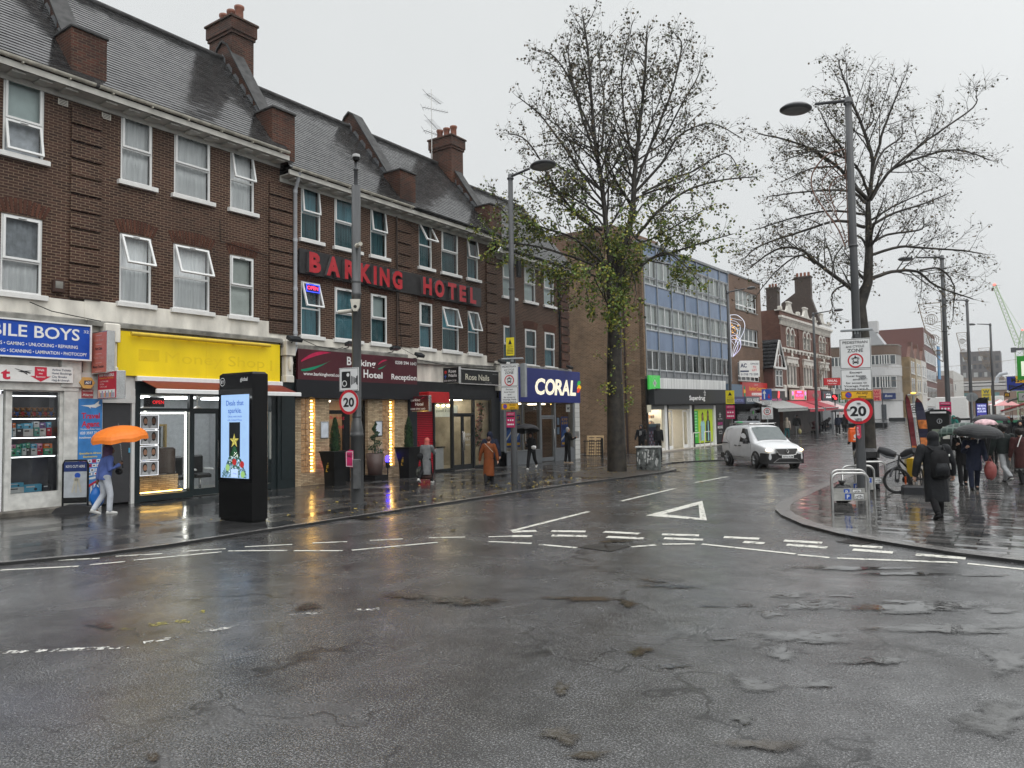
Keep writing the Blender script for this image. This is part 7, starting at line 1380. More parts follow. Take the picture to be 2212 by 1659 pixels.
b=MB(X); b.box(-.265,.265,-.012,.012,.22,1.27,0); b.box(-.265,.265,-.015,-.012,1.02,1.27,1); b.text('KEYS CUT HERE',0,1.12,.065,.44,-.018,2,al='c',bold=.01); b.box(-.265,.265,-.015,-.012,.22,.36,3); b.disc((.05,.92),.07,-.016,16,4)
for dx,a in((-.08,12),(.0,2),(.09,-12)):b.box(-.02,.02,-.018,-.014,-.38,0,5,X=T(.03+dx*.3,0,.86)@M.Rotation(R(a),4,'Y')); b.disc((.03+dx*.3+math.sin(R(a))*-.0,.82),.05,-.019,14,5)
b.build('board',[mat('board_grey',(.42,.45,.48),.4),mat('board_navy',(.012,.03,.13),.4),SW,black,SB,mat('key_silver',(.5,.48,.4),.3,.3)],t)
# ================================================================ TREES
BARK=mat('wet_black_bark',(.024,.02,.015),.5,var=.8,vs_=4,bump=1,bs=11); TWIG=mat('dark_twig',(.042,.034,.027),.6)
LFM=[mat('plane_leaf_green',(.10,.155,.022),.5,var=.3,vs_=3),mat('plane_leaf_yellow',(.26,.25,.03),.5,var=.3,vs_=3),mat('leaf_dark',(.065,.072,.03),.5,var=.3),mat('leaf_withered',(.10,.075,.042),.6,var=.4)]
def tree(name,label,base,trunk,limbs,kf,seed,leaf_fn,tw=1.0,spread=2.6,nextra=8,lsize=.1,thin=.8):
 random.seed(seed); t=thing(name,label,'tree',T(*base)); RT_=V((FW.y,-FW.x,0)); rg=random.gauss; ru=random.uniform
 def at(p):  # photo point on the upright plane through the tree base
  r=ray(*kf(*p)); d_=(base-CAM).dot(FW)/r.dot(FW); return CAM+r*d_
 wood,fine,leaf=MB(),MB(),MB()
 P=[V(base)]+[at(p)for p in trunk[0]]; wood.tube(P,trunk[1],12)
 def smooth(P,n):
  o=[]
  for k in range(n+1):
   u=k/n*(len(P)-1); i=min(int(u),len(P)-2); f_=u-i; a,b,c,d=P[max(i-1,0)],P[i],P[i+1],P[min(i+2,len(P)-1)]
   o.append(.5*((2*b)+(c-a)*f_+(2*a-5*b+4*c-d)*f_*f_+(3*b-a-3*c+d)*f_**3))
  return o
 def off(d,lo,hi):
  a=d.orthogonal().normalized(); b=d.cross(a); th=ru(0,2*PI); k=math.tan(R(ru(lo,hi))); return(d+(a*math.cos(th)+b*math.sin(th))*k).normalized()
 def put_leaves(p,d,l):
  for _ in range(leaf_fn(p,random.random())):
   q=p+d*ru(0,l)+V((rg(0,.06),rg(0,.06),rg(-.04,.05))); s=lsize*ru(.6,1.25); a=V((rg(0,1),rg(0,1),rg(-.5,.6))).normalized(); b=a.orthogonal().normalized(); th=ru(0,6.3); b=(b*math.cos(th)+a.cross(b)*math.sin(th))*s*.42; a=a*s
   mi=leaf_mat(q); leaf.add([q,q+a*.5+b,q+a,q+a*.5-b],[(0,1,2,3)],mi)
 def leaf_mat(q):return t_mat(q,random.random())
 t_mat=leaf_fn.mat
 def grow(p,d,L_,r_,lev):
  n=(7,5,4,3)[lev]; pts=[p]; dd=d.copy()
  for k in range(n):
   dd=(dd+V((rg(0,.11),rg(0,.11),rg(.05 if lev<2 else .03,.1)))).normalized(); pts.append(pts[-1]+dd*L_/n)
  rs=[r_*(1-.75*k/n)for k in range(n+1)]
  (wood if lev<2 else fine).tube(pts,rs,(7,5,3,3)[lev],cap=False)
  spawn(pts,L_,r_,lev)
 def spawn(pts,L_,r_,lev):
  if lev==3:put_leaves(pts[0],(pts[-1]-pts[0]).normalized(),L_); return
  step=(.5,.34,.2)[lev]/tw; n=max(2,int(L_/step)); m=len(pts)-1
  for k in range(n):
   f_=(.22 if lev==0 else .12)+(1-(.22 if lev==0 else .12))*(k+random.random())/n; f_=min(f_,.999); i=min(int(f_*m),m-1); q=pts[i]+(pts[i+1]-pts[i])*(f_*m-i); d=(pts[i+1]-pts[i]).normalized()
   l=((1-f_)*L_*.4+.5,(1-f_)*L_*.38+.28,ru(.16,.36))[lev]*ru(.7,1.25)
   grow(q,off(d,28,62),l,max(.006,r_*(1-.75*f_)*(.5,.5,.55)[lev])if lev<2 else .0055,lev+1)
 for pts,r_,dz in limbs:
  r_=r_*thin
  P=[at(p)for p in pts]; tot=sum((P[i+1]-P[i]).length for i in range(len(P)-1)); s=0
  for i in range(1,len(P)):s+=(P[i]-P[i-1]).length; P[i]=P[i]+FW*dz*s/tot
  S=smooth(P,16); wood.tube([p+V((rg(0,.012),rg(0,.012),0))for p in S],[r_*(1-.82*k/16)+.008 for k in range(17)],8,cap=False); spawn(S,tot,r_,0); grow(S[-1],(S[-1]-S[-2]).normalized(),.35,.012,2)
 for _ in range(nextra):  # limbs towards and away from the viewer
  q=at(random.choice(trunk[0][1:])); s=random.choice((-1,1)); d=(FW*s*ru(.6,1)+RT_*ru(-.5,.5)+V((0,0,ru(.5,1.2)))).normalized(); grow(q,d,spread*ru(.7,1.2),.055,0)
 wood.build('trunk',BARK,t); o=fine.build('twigs',TWIG,t); o['kind']='stuff'; o.name='twig_spray'; o=leaf.build('crown',LFM,t); o['kind']='stuff'
 return t
B1=g(1333,1018); zc1=lambda z:max(0,min(1,(z-9.6)/3.6))
def lf1(p,r):
 z=p.z; d=8 if z<9.2 else 6 if z<10.6 else 3.4 if z<12.2 else 1.5
 if z<5.0:d*=.35
 return int(d)+(random.random()<d-int(d))
def lm1(p,r):
 k=zc1(p.z); return(3 if r<.55 else 2)if random.random()<k else(0 if r<.6 else 1 if r<.9 else 2)
lf1.mat=lm1
limbs1=[([(755,1500),(720,1250),(690,950),(650,650),(620,250),(595,60)],.17,0.3),([(760,1480),(840,1150),(860,900),(880,700),(910,380),(915,190)],.17,-.4),([(695,1000),(590,900),(470,720),(360,570),(250,480)],.08,.5),([(690,900),(610,700),(530,470),(440,330),(350,300)],.07,-.6),([(660,750),(560,480),(520,250),(540,120)],.06,.8),([(855,1000),(960,720),(1060,470),(1120,220),(1090,150)],.08,.5),([(870,900),(800,600),(790,350),(840,160)],.06,-.7),([(690,800),(710,500),(690,300),(700,140)],.05,1.0),([(860,1010),(1000,860),(1090,720),(1250,660),(1400,740)],.07,-.4),([(900,1010),(1050,930),(1180,880),(1350,780),(1430,860)],.06,.6),([(870,1240),(980,1110),(1120,1010),(1300,960),(1470,950)],.08,-.6),([(870,1420),(935,1355),(1080,1310),(1240,1255),(1390,1210)],.085,.4),([(860,1420),(1000,1330),(1100,1400),(1170,1500)],.05,-.9),([(690,1200),(570,1140),(430,960),(300,760),(200,720)],.075,-.5),([(720,1400),(560,1250),(380,1180),(200,1120),(120,980)],.07,.5),([(720,1420),(540,1350),(350,1300),(180,1280),(60,1230)],.065,-.7),([(730,1480),(600,1420),(520,1480),(480,1560)],.05,.6),([(760,1500),(820,1400),(860,1500),(850,1590)],.04,-.5),([(745,1450),(660,1380),(600,1500),(620,1620)],.045,-.9),([(700,1180),(620,1060),(560,900),(430,800)],.05,1.1),([(850,1150),(930,1050),(1000,1150),(1150,1180)],.045,1.0),([(1000,760),(1100,560),(1180,420),(1190,330)],.045,-.5),([(730,1300),(650,1200),(480,1100),(330,1050)],.05,-1.2),([(840,1200),(900,1270),(1060,1200),(1200,1130)],.05,-1.1)]
tree('street_tree','tall spreading tree, leafy yellow green below, thin at the top, by the betting shop',B1,([(755,1900),(757,1740),(755,1640),(745,1500),(738,1440)],[.40,.31,.29,.27,.26,.2]),limbs1,r4,3,lf1,1.4,3.2,12,.12)
sh=MB(); lv=MB(); random.seed(44)  # young shoots on the trunk
tp=[g(1333,1018)]
def at1(p):r=ray(*r4(*p)); return CAM+r*((B1-CAM).dot(FW)/r.dot(FW))
t1=[o for o in col.objects if o.get('label','').startswith('tall spreading')][0]
for k in range(26):
 z=random.uniform(2.0,5.2); a=random.uniform(0,6.3); p=V((B1.x+.02,B1.y,z)); d=V((math.cos(a),math.sin(a),random.uniform(.3,1))).normalized(); l=random.uniform(.5,1.3); sh.tube([p,p+d*l*.5,p+d*l+V((0,0,.15))],[.012,.008,.004],4,cap=False)
 for _ in range(16):q=p+d*random.uniform(.35,1)*l+V([random.gauss(0,.09)for _ in range(3)]); s=random.uniform(.05,.12); n=V([random.gauss(0,1)for _ in range(3)]).normalized(); m=n.orthogonal().normalized()*s*.45; n=n*s; lv.add([q,q+n*.5+m,q+n,q+n*.5-m],[(0,1,2,3)],0 if random.random()<.5 else 1)
sh.build('shoot',TWIG,t1)['kind']='stuff'; lv.build('shoot_leaves',LFM,t1)['kind']='stuff'
B2=g(1880,1044)
def lf2(p,r):
 s=(p-B2).dot(V((FW.y,-FW.x,0))); d=1.8 if s<-.4 else 1.0
 if p.z<7:d*=1.35
 return int(d)+(random.random()<d-int(d))
lf2.mat=lambda p,r:2 if r<.4 else 3
limbs2=[([(715,900),(745,660),(700,500),(640,330),(600,215),(570,110)],.075,.2),([(715,880),(640,800),(560,700),(430,600),(290,540),(130,500)],.08,.3),([(640,790),(570,640),(480,530),(420,440)],.05,-.5),([(745,690),(780,540),(830,380),(880,240)],.055,-.4),([(735,880),(830,730),(1010,640),(1230,590),(1420,640)],.065,.4),([(800,760),(900,660),(1060,540),(1240,410),(1250,350)],.05,-.5),([(735,1020),(860,950),(1050,885),(1200,820)],.055,.5),([(735,990),(850,920),(1015,850)],.04,-.6),([(740,1110),(850,1060),(1050,1020),(1080,960)],.05,.6),([(740,1180),(880,1140),(1000,1150),(1200,1170),(1300,1190)],.055,-.4),([(735,1310),(850,1270),(1000,1265),(1110,1340),(1330,1410)],.075,.4),([(1000,1265),(1120,1250),(1220,1330),(1240,1500)],.035,.6),([(690,1420),(560,1320),(430,1230),(330,1155),(200,1160),(60,1260)],.085,-.3),([(430,1230),(350,1180),(230,1260),(140,1380)],.035,.4),([(700,1030),(560,990),(380,1040),(160,1110),(70,1180)],.06,.5),([(705,900),(600,840),(400,850),(150,890)],.055,-.6),([(700,960),(520,930),(330,960),(150,1010)],.045,.7),([(705,1130),(640,1080),(520,1190),(480,1350)],.04,-.5),([(735,760),(820,600),(950,500),(980,400)],.045,.8),([(720,850),(620,700),(400,650),(200,720)],.05,-.9),([(600,1340),(540,1380),(560,1480)],.035,.5),([(690,520),(760,420),(740,290)],.03,.3),([(560,700),(400,720),(230,800)],.035,-.4)]
tree('street_tree','nearly bare tree with small dark seed clusters, behind the right foreground lamp post',B2,([(690,1640),(672,1460),(715,1330),(722,1150),(718,1000),(715,890)],[.24,.2,.18,.15,.12,.1,.07]),limbs2,r3,8,lf2,1.75,1.5,9,.078)
# ================================================================ PEOPLE
SKIN=mat('skin_light',(.42,.25,.18),.5,var=.05); SKIND=mat('skin_brown',(.16,.085,.055),.5,var=.05); HAIRB=mat('hair_black',(.012,.01,.009),.6,var=.4,vs_=30); HAIRG=mat('hair_grey',(.32,.31,.30),.6,var=.3,vs_=30)
def cloth(n,c,**k):return mat('cloth_'+n,c,k.pop('rough',.75),var=k.pop('var',.2),vs_=k.pop('vs_',7),bump=.5,bs=18,spec=.1,**k)
BLK=cloth('black',(.012,.012,.013)); BLK2=cloth('black_quilted',(.014,.015,.017),rough=.45); NAV=cloth('navy',(.014,.018,.035)); DGR=cloth('dark_grey',(.04,.04,.043)); GRY=cloth('grey',(.16,.165,.165)); LGR=cloth('light_grey',(.30,.31,.32)); WHT=mat('white_shoe',(.62,.62,.6),.4); BEI=cloth('beige',(.36,.31,.25)); RUST=cloth('rust',(.15,.043,.014)); CHK=brick('cloth_check',(.25,.25,.25),(.02,.02,.02),(.02,.02,.02),.09,.07,.012,bump=0,dirt=.2)
def cap_(mb,pts,rs,n=10):
 mb.tube(pts,rs,n)
 for p,r_ in((pts[0],rs[0]),(pts[-1],rs[-1])):mb.ball(p,r_,n=n,m=6)
def loft(mb,rings,n=16,mi=0):  # rings: (centre, rx, ry), closed ends
 vs_=[]
 for c,rx,ry in rings:vs_+=[(c[0]+rx*math.cos(2*PI*k/n),c[1]+ry*math.sin(2*PI*k/n),c[2])for k in range(n)]
 m=len(rings); fs=[(i*n+k,i*n+(k+1)%n,(i+1)*n+(k+1)%n,(i+1)*n+k)for i in range(m-1)for k in range(n)]+[tuple(range(n-1,-1,-1)),tuple(range((m-1)*n,m*n))]
 mb.add(vs_,fs,mi,True)
def fuse(o,vx,it=3):
 m=o.modifiers.new('fuse','REMESH'); m.mode='VOXEL'; m.voxel_size=vx; m.use_smooth_shade=True
 s=o.modifiers.new('soften','SMOOTH'); s.factor=.5; s.iterations=it; return o
def person(x,y,th,h,label,legs=((18,8),(-20,25)),arms=((10,6,15),(-10,6,15)),lean=4,skin=SKIN,top=BLK,top_len=.0,flare=1.0,bulk=1.0,trousers=BLK,shoes=BLK,hair=HAIRB,head='hair',headm=None,z=None,fine=.012,wide=1.0,skirt=None,turn=0,group=None):
 """front is -y; legs ((thigh forward, knee bend) left, right); arms (forward, sideways, elbow)"""
 z=gz(y)if z is None else z; X=FR(x,y,th,z); k=h/1.72; t=thing('person',label,'person',X,group); S=M.Scale(k,4)
 body,tr,sh_,tp=MB(),MB(),MB(),MB(); hip=.92; knees=[]; feet=[]; lo=9
 for s,(a,b)in zip((-1,1),legs):
  h_=V((s*.085*wide,0,hip)); kn=h_+V((s*.01,-math.sin(R(a))*.44,-math.cos(R(a))*.44)); c=a-b; an=kn+V((0,-math.sin(R(c))*.42,-math.cos(R(c))*.42)); knees.append((h_,kn,an,c)); lo=min(lo,an.z-.075 if c>-25 else an.z-.11)
 dz=V((0,0,-lo)); L_=M.Translation(dz)
 for h_,kn,an,c in knees:
  cap_(body,[h_,kn,an],[.075,.052,.038]); cap_(tr,[h_+V((0,0,.02)),kn,an+V((0,0,.03))],[.102,.078,.068]); pit=R(max(-60,min(25,-c*.7 if c<0 else -c*.4))); F_=M.Translation(an)@M.Rotation(pit if c<0 else pit,4,'X')
  sh_.X=F_; cap_(sh_,[V((0,.035,-.03)),V((0,-.07,-.045)),V((0,-.16,-.055))],[.048,.046,.034]); sh_.box(-.042,.042,-.185,.075,-.088,-.062,1); body.ball(an+V((0,-.03,-.03)),(.035,.07,.035))
 Rl=M.Translation((0,0,hip))@M.Rotation(R(lean),4,'X')@M.Translation((0,0,-hip))
 body.X=Rl; tp.X=Rl; w_=bulk
 loft(body,[((0,0,.86),.13,.1),((0,0,1.0),.125,.09),((0,-.005,1.2),.14,.1),((0,0,1.36),.155,.095),((0,.005,1.45),.09,.06)]); cap_(body,[V((0,.01,1.42)),V((0,-.01,1.54))],[.052,.05])
 loft(tr,[((0,0,.84),.15*wide,.115),((0,0,.95),.15*wide,.115),((0,0,1.03),.145,.11)])
 bot=.93-top_len; rings=[((0,0,bot),(.165+.05*(flare-1)*3)*w_,(.125+.05*(flare-1)*3)*w_)]
 if top_len>.2:rings.append(((0,0,bot+top_len*.5),.168*w_*(1+.5*(flare-1)),.13*w_*(1+.5*(flare-1))))
 rings+=[((0,0,.96),.163*w_,.125*w_),((0,-.005,1.18),.168*w_,.128*w_),((0,0,1.34),.185*w_,.125*w_),((0,.005,1.43),.15*w_,.095*w_),((0,.005,1.5),.075,.065)]; loft(tp,rings)
 hands=[]
 for s,(a,sd_,e)in zip((-1,1),arms):
  sh0=V((s*.185*w_,0,1.40)); d1=V((s*math.sin(R(sd_)),-math.sin(R(a))*math.cos(R(sd_)),-math.cos(R(a))*math.cos(R(sd_)))); el=sh0+d1*.29; a2=a+e; d2=V((s*math.sin(R(sd_*.5))-s*(.25*math.sin(R(e))if e>60 else 0),-math.sin(R(a2))*math.cos(R(sd_*.5)),-math.cos(R(a2))*math.cos(R(sd_*.5)))).normalized(); wr=el+d2*.26
  cap_(body,[sh0,el,wr],[.05,.04,.028]); cap_(tp,[sh0-V((s*.02,0,0)),el,wr-d2*.02],[.078*w_,.062*w_,.05*w_])
  # hand: palm, four bent fingers, thumb from the side of the palm
  u=d2; sdv=V((0,-1,0))if abs(d2.z)>.6 else V((0,0,1)); sdv=(sdv-u*sdv.dot(u)).normalized(); nrm=u.cross(sdv)*(-s); pc=wr+u*.05;
  cap_(body,[wr+u*.015,pc+u*.03],[.027,.034],8); grip=e>55
  for i,(o_,l)in enumerate(((.03,.07),(.011,.08),(-.009,.075),(-.028,.058))):
   b0=pc+u*.04+sdv*o_; cu=.9 if grip else .35; b1=b0+(u*(1-cu*.5)+nrm*-cu*.6).normalized()*l*.5; b2=b1+(u*(.5-cu)+nrm*-.8).normalized()*l*.5; cap_(body,[b0,b1,b2],[.0105,.0095,.008],6)
  b0=pc+sdv*.03-u*.01; cap_(body,[b0,b0+(sdv*.7+u*.5-nrm*.3).normalized()*.035,b0+(sdv*.5+u*.9-nrm*.7).normalized()*.065],[.0125,.0115,.009],6)
  hands.append(X@S@(dz+Rl@(pc+u*.045)))
 H=Rl@M.Translation((0,-.015,1.61))@M.Rotation(R(turn),4,'Z')@M.Rotation(R(-lean*.6),4,'X'); body.X=H
 body.ball((0,.005,.02),(.075,.092,.10),n=18,m=14); body.ball((0,-.02,-.045),(.056,.066,.068),n=14,m=10); cap_(body,[V((0,-.088,.012)),V((0,-.105,-.022))],[.01,.014],8);
 for s in(-1,1):body.ball((s*.078,.01,0),(.012,.022,.03),n=8,m=6); body.ball((s*.03,-.078,.022),(.022,.012,.01),n=8,m=6)
 body.ball((0,-.084,-.055),(.024,.01,.008),n=8,m=6)
 G=[(body,'body',[skin],.5),(tr,'trousers',[trousers],1),(sh_,'shoe',[shoes,mat('shoe_sole',(.3,.3,.29),.6)if shoes is not BLK else BLK],0),(tp,'coat' if top_len>.25 else 'jacket',[top],1)]
 for mb,nm,ms,f_ in G:
  mb.v=[S@(L_@p)for p in mb.v]
  if nm=='shoe':
   n=len(mb.v)//2; nf=len(mb.f)//2
   for j in(0,1):
    q=MB(); q.v=mb.v[j*n:(j+1)*n]; q.f=[[i-j*n for i in f]for f in mb.f[j*nf:(j+1)*nf]]; q.m=mb.m[j*nf:(j+1)*nf]; q.sm=mb.sm[j*nf:(j+1)*nf]; q.build('shoe',ms,t,X)
  else:fuse(mb.build(nm,ms,t,X),fine*(.75 if nm=='body' else 1.25)*k,2 if nm=='body' else 4)
 for s in(-1,1):  # eyes
  e_=MB(S@L_@H); e_.ball((s*.03,-.082,.012),(.012,.008,.008),n=8,m=6); e_.build('eye',HAIRB,t,X)
 hb=MB(S@L_@H); hm=headm or hair
 if head=='hair':hb.ball((0,.02,.04),(.085,.095,.098),n=16,m=12); hb.ball((0,.055,-.02),(.08,.06,.09),n=14,m=10); nm='hair'
 elif head=='afro':hb.ball((0,.02,.04),(.13,.13,.12),n=16,m=12); [hb.ball((.1*math.cos(i*2.4),.03+.1*math.sin(i*2.4),.04+.02*(i%5)),.045,n=8,m=6)for i in range(14)]; nm='hair'
 elif head=='bun':hb.ball((0,.02,.035),(.085,.095,.095),n=16,m=12); hb.ball((0,.09,.02),.05,n=10,m=8); nm='hair'
 elif head=='scarf':hb.ball((0,.015,.02),(.1,.108,.125),n=16,m=12); loft(hb,[((0,.02,-.2),.12,.1),((0,.02,-.08),.09,.095),((0,.02,.02),.09,.09)]); nm='headscarf'
 elif head=='hood':hb.ball((0,.03,.02),(.118,.12,.14),n=16,m=12); loft(hb,[((0,.03,-.21),.14,.12),((0,.03,-.1),.11,.11),((0,.03,.02),.1,.1)]); nm='hood'
 elif head=='cap':hb.ball((0,.005,.045),(.088,.1,.085),n=16,m=12); hb.ball((0,-.1,.045),(.06,.06,.012),n=12,m=6); nm='cap'
 if head!='hood' or True:
  if head in('scarf','hood'):  # keep the face clear
   hb.v=[v for v in hb.v]
  fuse(hb.build(nm,hm,t,X),.014*k,3)
 if head in('scarf','hood'):
  f_=MB(S@L_@H); f_.ball((0,-.062,-.015),(.066,.068,.088),n=14,m=10); f_.build('face',skin,t,X)
  n_=MB(S@L_@H); cap_(n_,[V((0,-.125,0)),V((0,-.138,-.028))],[.009,.013],8); n_.build('nose',skin,t,X)
 if skirt:
  s_=MB(); loft(s_,[((0,0,.93-top_len-.14),.22,.18),((0,0,.93-top_len+.05),.2,.165)]); s_.v=[S@(L_@p)for p in s_.v]; s_.build('skirt',skirt,t,X)
 return t,hands,X@S@L_@Rl
def umbrella(at,r_,hgt,label,m,tilt=(0,0),shaft=.75,m2=None,n=8):
 X=T(*at)@M.Rotation(R(tilt[0]),4,'X')@M.Rotation(R(tilt[1]),4,'Y'); t=thing('umbrella',label,'umbrella',X); b=MB(X); rows=7; sub=4; vs_=[]
 for i in range(rows+1):
  f_=i/rows
  for k in range(n*sub):a=2*PI*k/(n*sub); c=.5-.5*math.cos(2*PI*(k%sub)/sub); rr=r_*math.sin(f_*PI/2)*(1-.05*c*f_*f_); vs_.append((rr*math.cos(a),rr*math.sin(a),shaft+hgt*(math.cos(f_*PI/2)**.9)-hgt*.0+(.035*c*f_**3)))
 N=n*sub; b.add(vs_,[(i*N+k,(i+1)*N+k,(i+1)*N+(k+1)%N,i*N+(k+1)%N)for i in range(rows)for k in range(N)],0,False); b.build('canopy',m,t)
 s=MB(X); s.tube([(0,0,-.12),(0,0,shaft+hgt+.06)],.008,6)
 s.build('shaft',steel,t); s=MB(X); s.tube([(0,0,-.13),(0,0,.06)],.016,8); s.build('handle',black,t)
 for k in range(n):a=2*PI*k/n; q=MB(X); q.tube([(0,0,shaft+hgt*.35),(r_*.5*math.cos(a),r_*.5*math.sin(a),shaft+hgt*.78)],.005,4,cap=False); q.build('rib',steel,t)
 return t
def bag(at,w,d_,h,label,m,th=0,hang=True,name='bag'):
 X=T(*at)@RZ(th); b=MB(X); random.seed(int(w*1000)); b.ball((0,0,-h*.62),(w/2,d_/2,h*.42),n=16,m=12); b.v=[p+V([random.gauss(0,.008)for _ in range(3)])for p in b.v];
 if hang:b.tube([(-w*.25,0,-h*.3),(0,0,.0),(w*.25,0,-h*.3)],.012,6)
 return tag(b.build(name,m),label,'bag')
 # 1 orange umbrella
ORG=mat('orange_nylon',(.80,.20,.02),.5,var=.06); k7b=K(0,1240,560,1161)
p,hd_,_=person(-18.85,9.33,172,1.68,'person in a lilac blue jacket and pale trousers walking under the orange umbrella',((12,14),(0,30)),((2,8,122),(-14,8,12)),6,SKIND,cloth('lilac',(.10,.15,.40)),.08,1.0,1.12,cloth('pale_trousers',(.50,.53,.58),var=.3,vs_=3),WHT,head='hood',headm=cloth('purple_hood',(.12,.07,.13)),wide=1.15)
q=hd_[0]; umbrella((q.x,q.y,q.z),.66,.37,'bright orange umbrella held over the person by the grey door',ORG,(8,3),.56)
bag(hd_[1]+V((0,0,.02)),.34,.24,.62,'blue plastic carrier bag hanging from a hand by the travel poster',mat('blue_plastic',(.01,.12,.42),.3,bump=.5,bs=12),90)
b=MB(FR(-18.75,9.45,172,1.03)); b.ball((0,-.16,0),(.17,.07,.08)); b.tube([(-.12,-.1,.02),(-.15,.05,.3),(.05,.1,.4)],.012,5); tag(b.build('bum_bag',BLK),'black bag worn at the front of the lilac jacket','bag')
# 2 grey coat
p,hd_,_=person(-17.31,19.51,200,1.62,'person in a pink headscarf and long grey coat walking past the red shutter',((24,6),(-22,30)),((42,8,80),(5,8,25)),8,SKIND,cloth('heather_grey',(.14,.145,.148)),.57,1.1,1.08,BLK,WHT,head='scarf',headm=cloth('coral_pink',(.46,.12,.10)),skirt=cloth('brown_skirt',(.05,.026,.022)))
bag(hd_[1],.42,.26,.5,'shiny patterned carrier bag carried before the salon window',mat('bag_pattern',(.10,.11,.10),.25,var=.95,vs_=9),20); b=MB(FR(-17.5,19.45,200,.95)); b.ball((0,.08,0),(.14,.1,.12)); b.tube([(0,.08,.1),(.1,-.05,.5)],.012,5); tag(b.build('shoulder_bag',BLK),'black shoulder bag on the back of the grey coat','bag')
# 3, 4
person(-15.12,20.22,213,1.62,'person seen from behind in a long rust brown coat by the lamp post',((14,4),(-10,18)),((-8,16,10),(6,18,12)),8,SKIN,RUST,.63,1.14,1.1,BLK,BLK,head='bun',headm=mat('hair_auburn',(.06,.025,.015),.6))
b=MB(FR(-15.12,20.22,213)); b.tube([(-.16,.16,1.1),(.0,.185,1.28),(.12,.15,1.4)],.012,5); tag(b.build('bag_strap',BEI),'thin tan bag strap across the back of the rust coat','strap')
person(-16.3,21.9,222,1.74,'person in a dark hooded jacket just beyond the rust coat, near the betting shop',((16,4),(-14,20)),((-10,14,12),(10,20,20)),10,SKIN,NAV,.12,1,1.22,BLK,BLK,head='hood',headm=NAV)
# 5, 6
p,hd_,_=person(-17.97,27.17,20,1.68,'person in black with white shoes striding under a black umbrella by the betting shop',((28,4),(-26,26)),((10,6,118),(30,6,60)),9,SKIND,BLK,.02,1,1.0,BLK,WHT,head='hood',headm=BLK)
q=hd_[0]; umbrella((q.x,q.y,q.z),.62,.3,'dark grey umbrella held before the betting shop door',mat('grey_nylon',(.025,.025,.028),.45,spec=.2),(-10,-8),.5); bag(hd_[1]+V((0,0,.12)),.24,.14,.2,'small white package in the hand of the person in black',mat('white_plastic',(.6,.6,.6),.4),hang=False,name='package')
p,hd_,_=person(-18.72,31.53,150,1.74,'grey haired man in a black jacket standing at the right end of the betting shop',((4,2),(-4,4)),((25,4,85),(22,4,80)),1,SKIN,BLK,.14,1,1.08,BLK,cloth('tan_shoe',(.35,.26,.18)),head='hair',headm=HAIRG)
b=MB(T(*hd_[0])); b.bbox(-.12,.12,-.02,.02,-.05,.28,.005); tag(b.build('newspaper',mat('newsprint',(.4,.4,.39),.6)),'folded pale paper held by the grey haired man','newspaper')
# 7, 8
person(-18.69,39.92,10,1.72,'person in a black hooded jacket with white cords facing the road by the brick wall',((8,4),(-8,8)),((6,14,30),(6,14,30)),2,SKIND,BLK2,.12,1,1.2,BLK,BLK,head='hood',headm=BLK2,fine=.016)
b=MB(FR(-18.69,39.92,10)); b.tube([(-.03,-.175,1.42),(-.04,-.18,1.15)],.012,4); b.tube([(.03,-.175,1.42),(.04,-.18,1.2)],.012,4); tag(b.build('hood_cord',WHT),'two white hood cords on the black jacket by the brick wall','cord')
person(-17.42,39.44,195,1.78,'person in black walking past the left chemist window',((18,4),(-18,26)),((-6,6,25),(8,6,20)),5,SKIND,BLK2,.06,1,1.08,BLK,BLK,head='hood',headm=cloth('patterned_hood',(.06,.055,.05),var=.9,vs_=30),fine=.016)
# 9-12 up the hill
xx=lambda kf,x,y,Y:atY(*kf(x,y),Y).x
person(xx(k7,515,1430,62),62,170,1.66,'person in a cream padded jacket with the hood up by the food shops',((10,4),(-8,10)),((0,8,15),(0,8,15)),2,SKIN,cloth('cream_padded',(.40,.35,.30)),.06,1,1.2,cloth('teal_trousers',(.02,.10,.11)),DGR,head='hood',headm=BEI,fine=.022)
person(xx(k7,597,1420,66.5),66.5,20,1.8,'man in an open black jacket, grey trousers and a dark cap facing down the hill',((10,4),(-8,10)),((4,10,20),(4,10,20)),2,SKIND,BLK,.1,1,1.18,GRY,LGR,head='cap',headm=BLK,fine=.022); bag((xx(k7,625,1440,66.4),66.2,gz(66)+.72),.3,.15,.5,'pale yellow shopping bag held by the man in the dark cap',mat('pale_yellow_bag',(.45,.4,.2),.5))
person(xx(k7,815,1420,74),74,120,1.72,'person in black bending forward behind the far lamp post',((14,6),(-6,8)),((40,6,20),(40,6,20)),55,SKIND,BLK,.3,1,1.15,BLK,LGR,head='hood',headm=BLK,fine=.022)
t=thing('pushchair','dark pushchair in front of the bending person','pushchair',T(xx(k7,745,1430,73),73,gz(73))); X=FR(xx(k7,748,1430,73),73,70,gz(73)); b=MB(X); b.bbox(-.22,.22,-.3,.3,.4,.6,.06); b.prism([(-.3,.55),(.0,.6),(.25,1.0),(.1,1.1),(-.1,.95)],.42,axis='x',base=-.21); b.build('seat',cloth('dark_red',(.08,.02,.025)),t)
for sx in(-.22,.22):
 for sy in(-.25,.25):b=MB(X); b.tube([(sx-.02,sy,.12),(sx+.02,sy,.12)],.12,12); b.build('wheel',black,t)
b=MB(X); b.tube([(-.2,.3,.5),(-.2,.5,1.0),(.2,.5,1.0),(.2,.3,.5)],.015,5); b.build('handle',black,t)
xc=xx(k7,935,1400,68.4); p,hd_,_=person(xc,68.4,195,1.78,'person in dark blue walking away up the hill, nearer one under the dark umbrella',((14,4),(-14,20)),((10,6,115),(0,6,15)),4,SKIN,NAV,.1,1,1.12,BLK,WHT,head='hair',fine=.022)
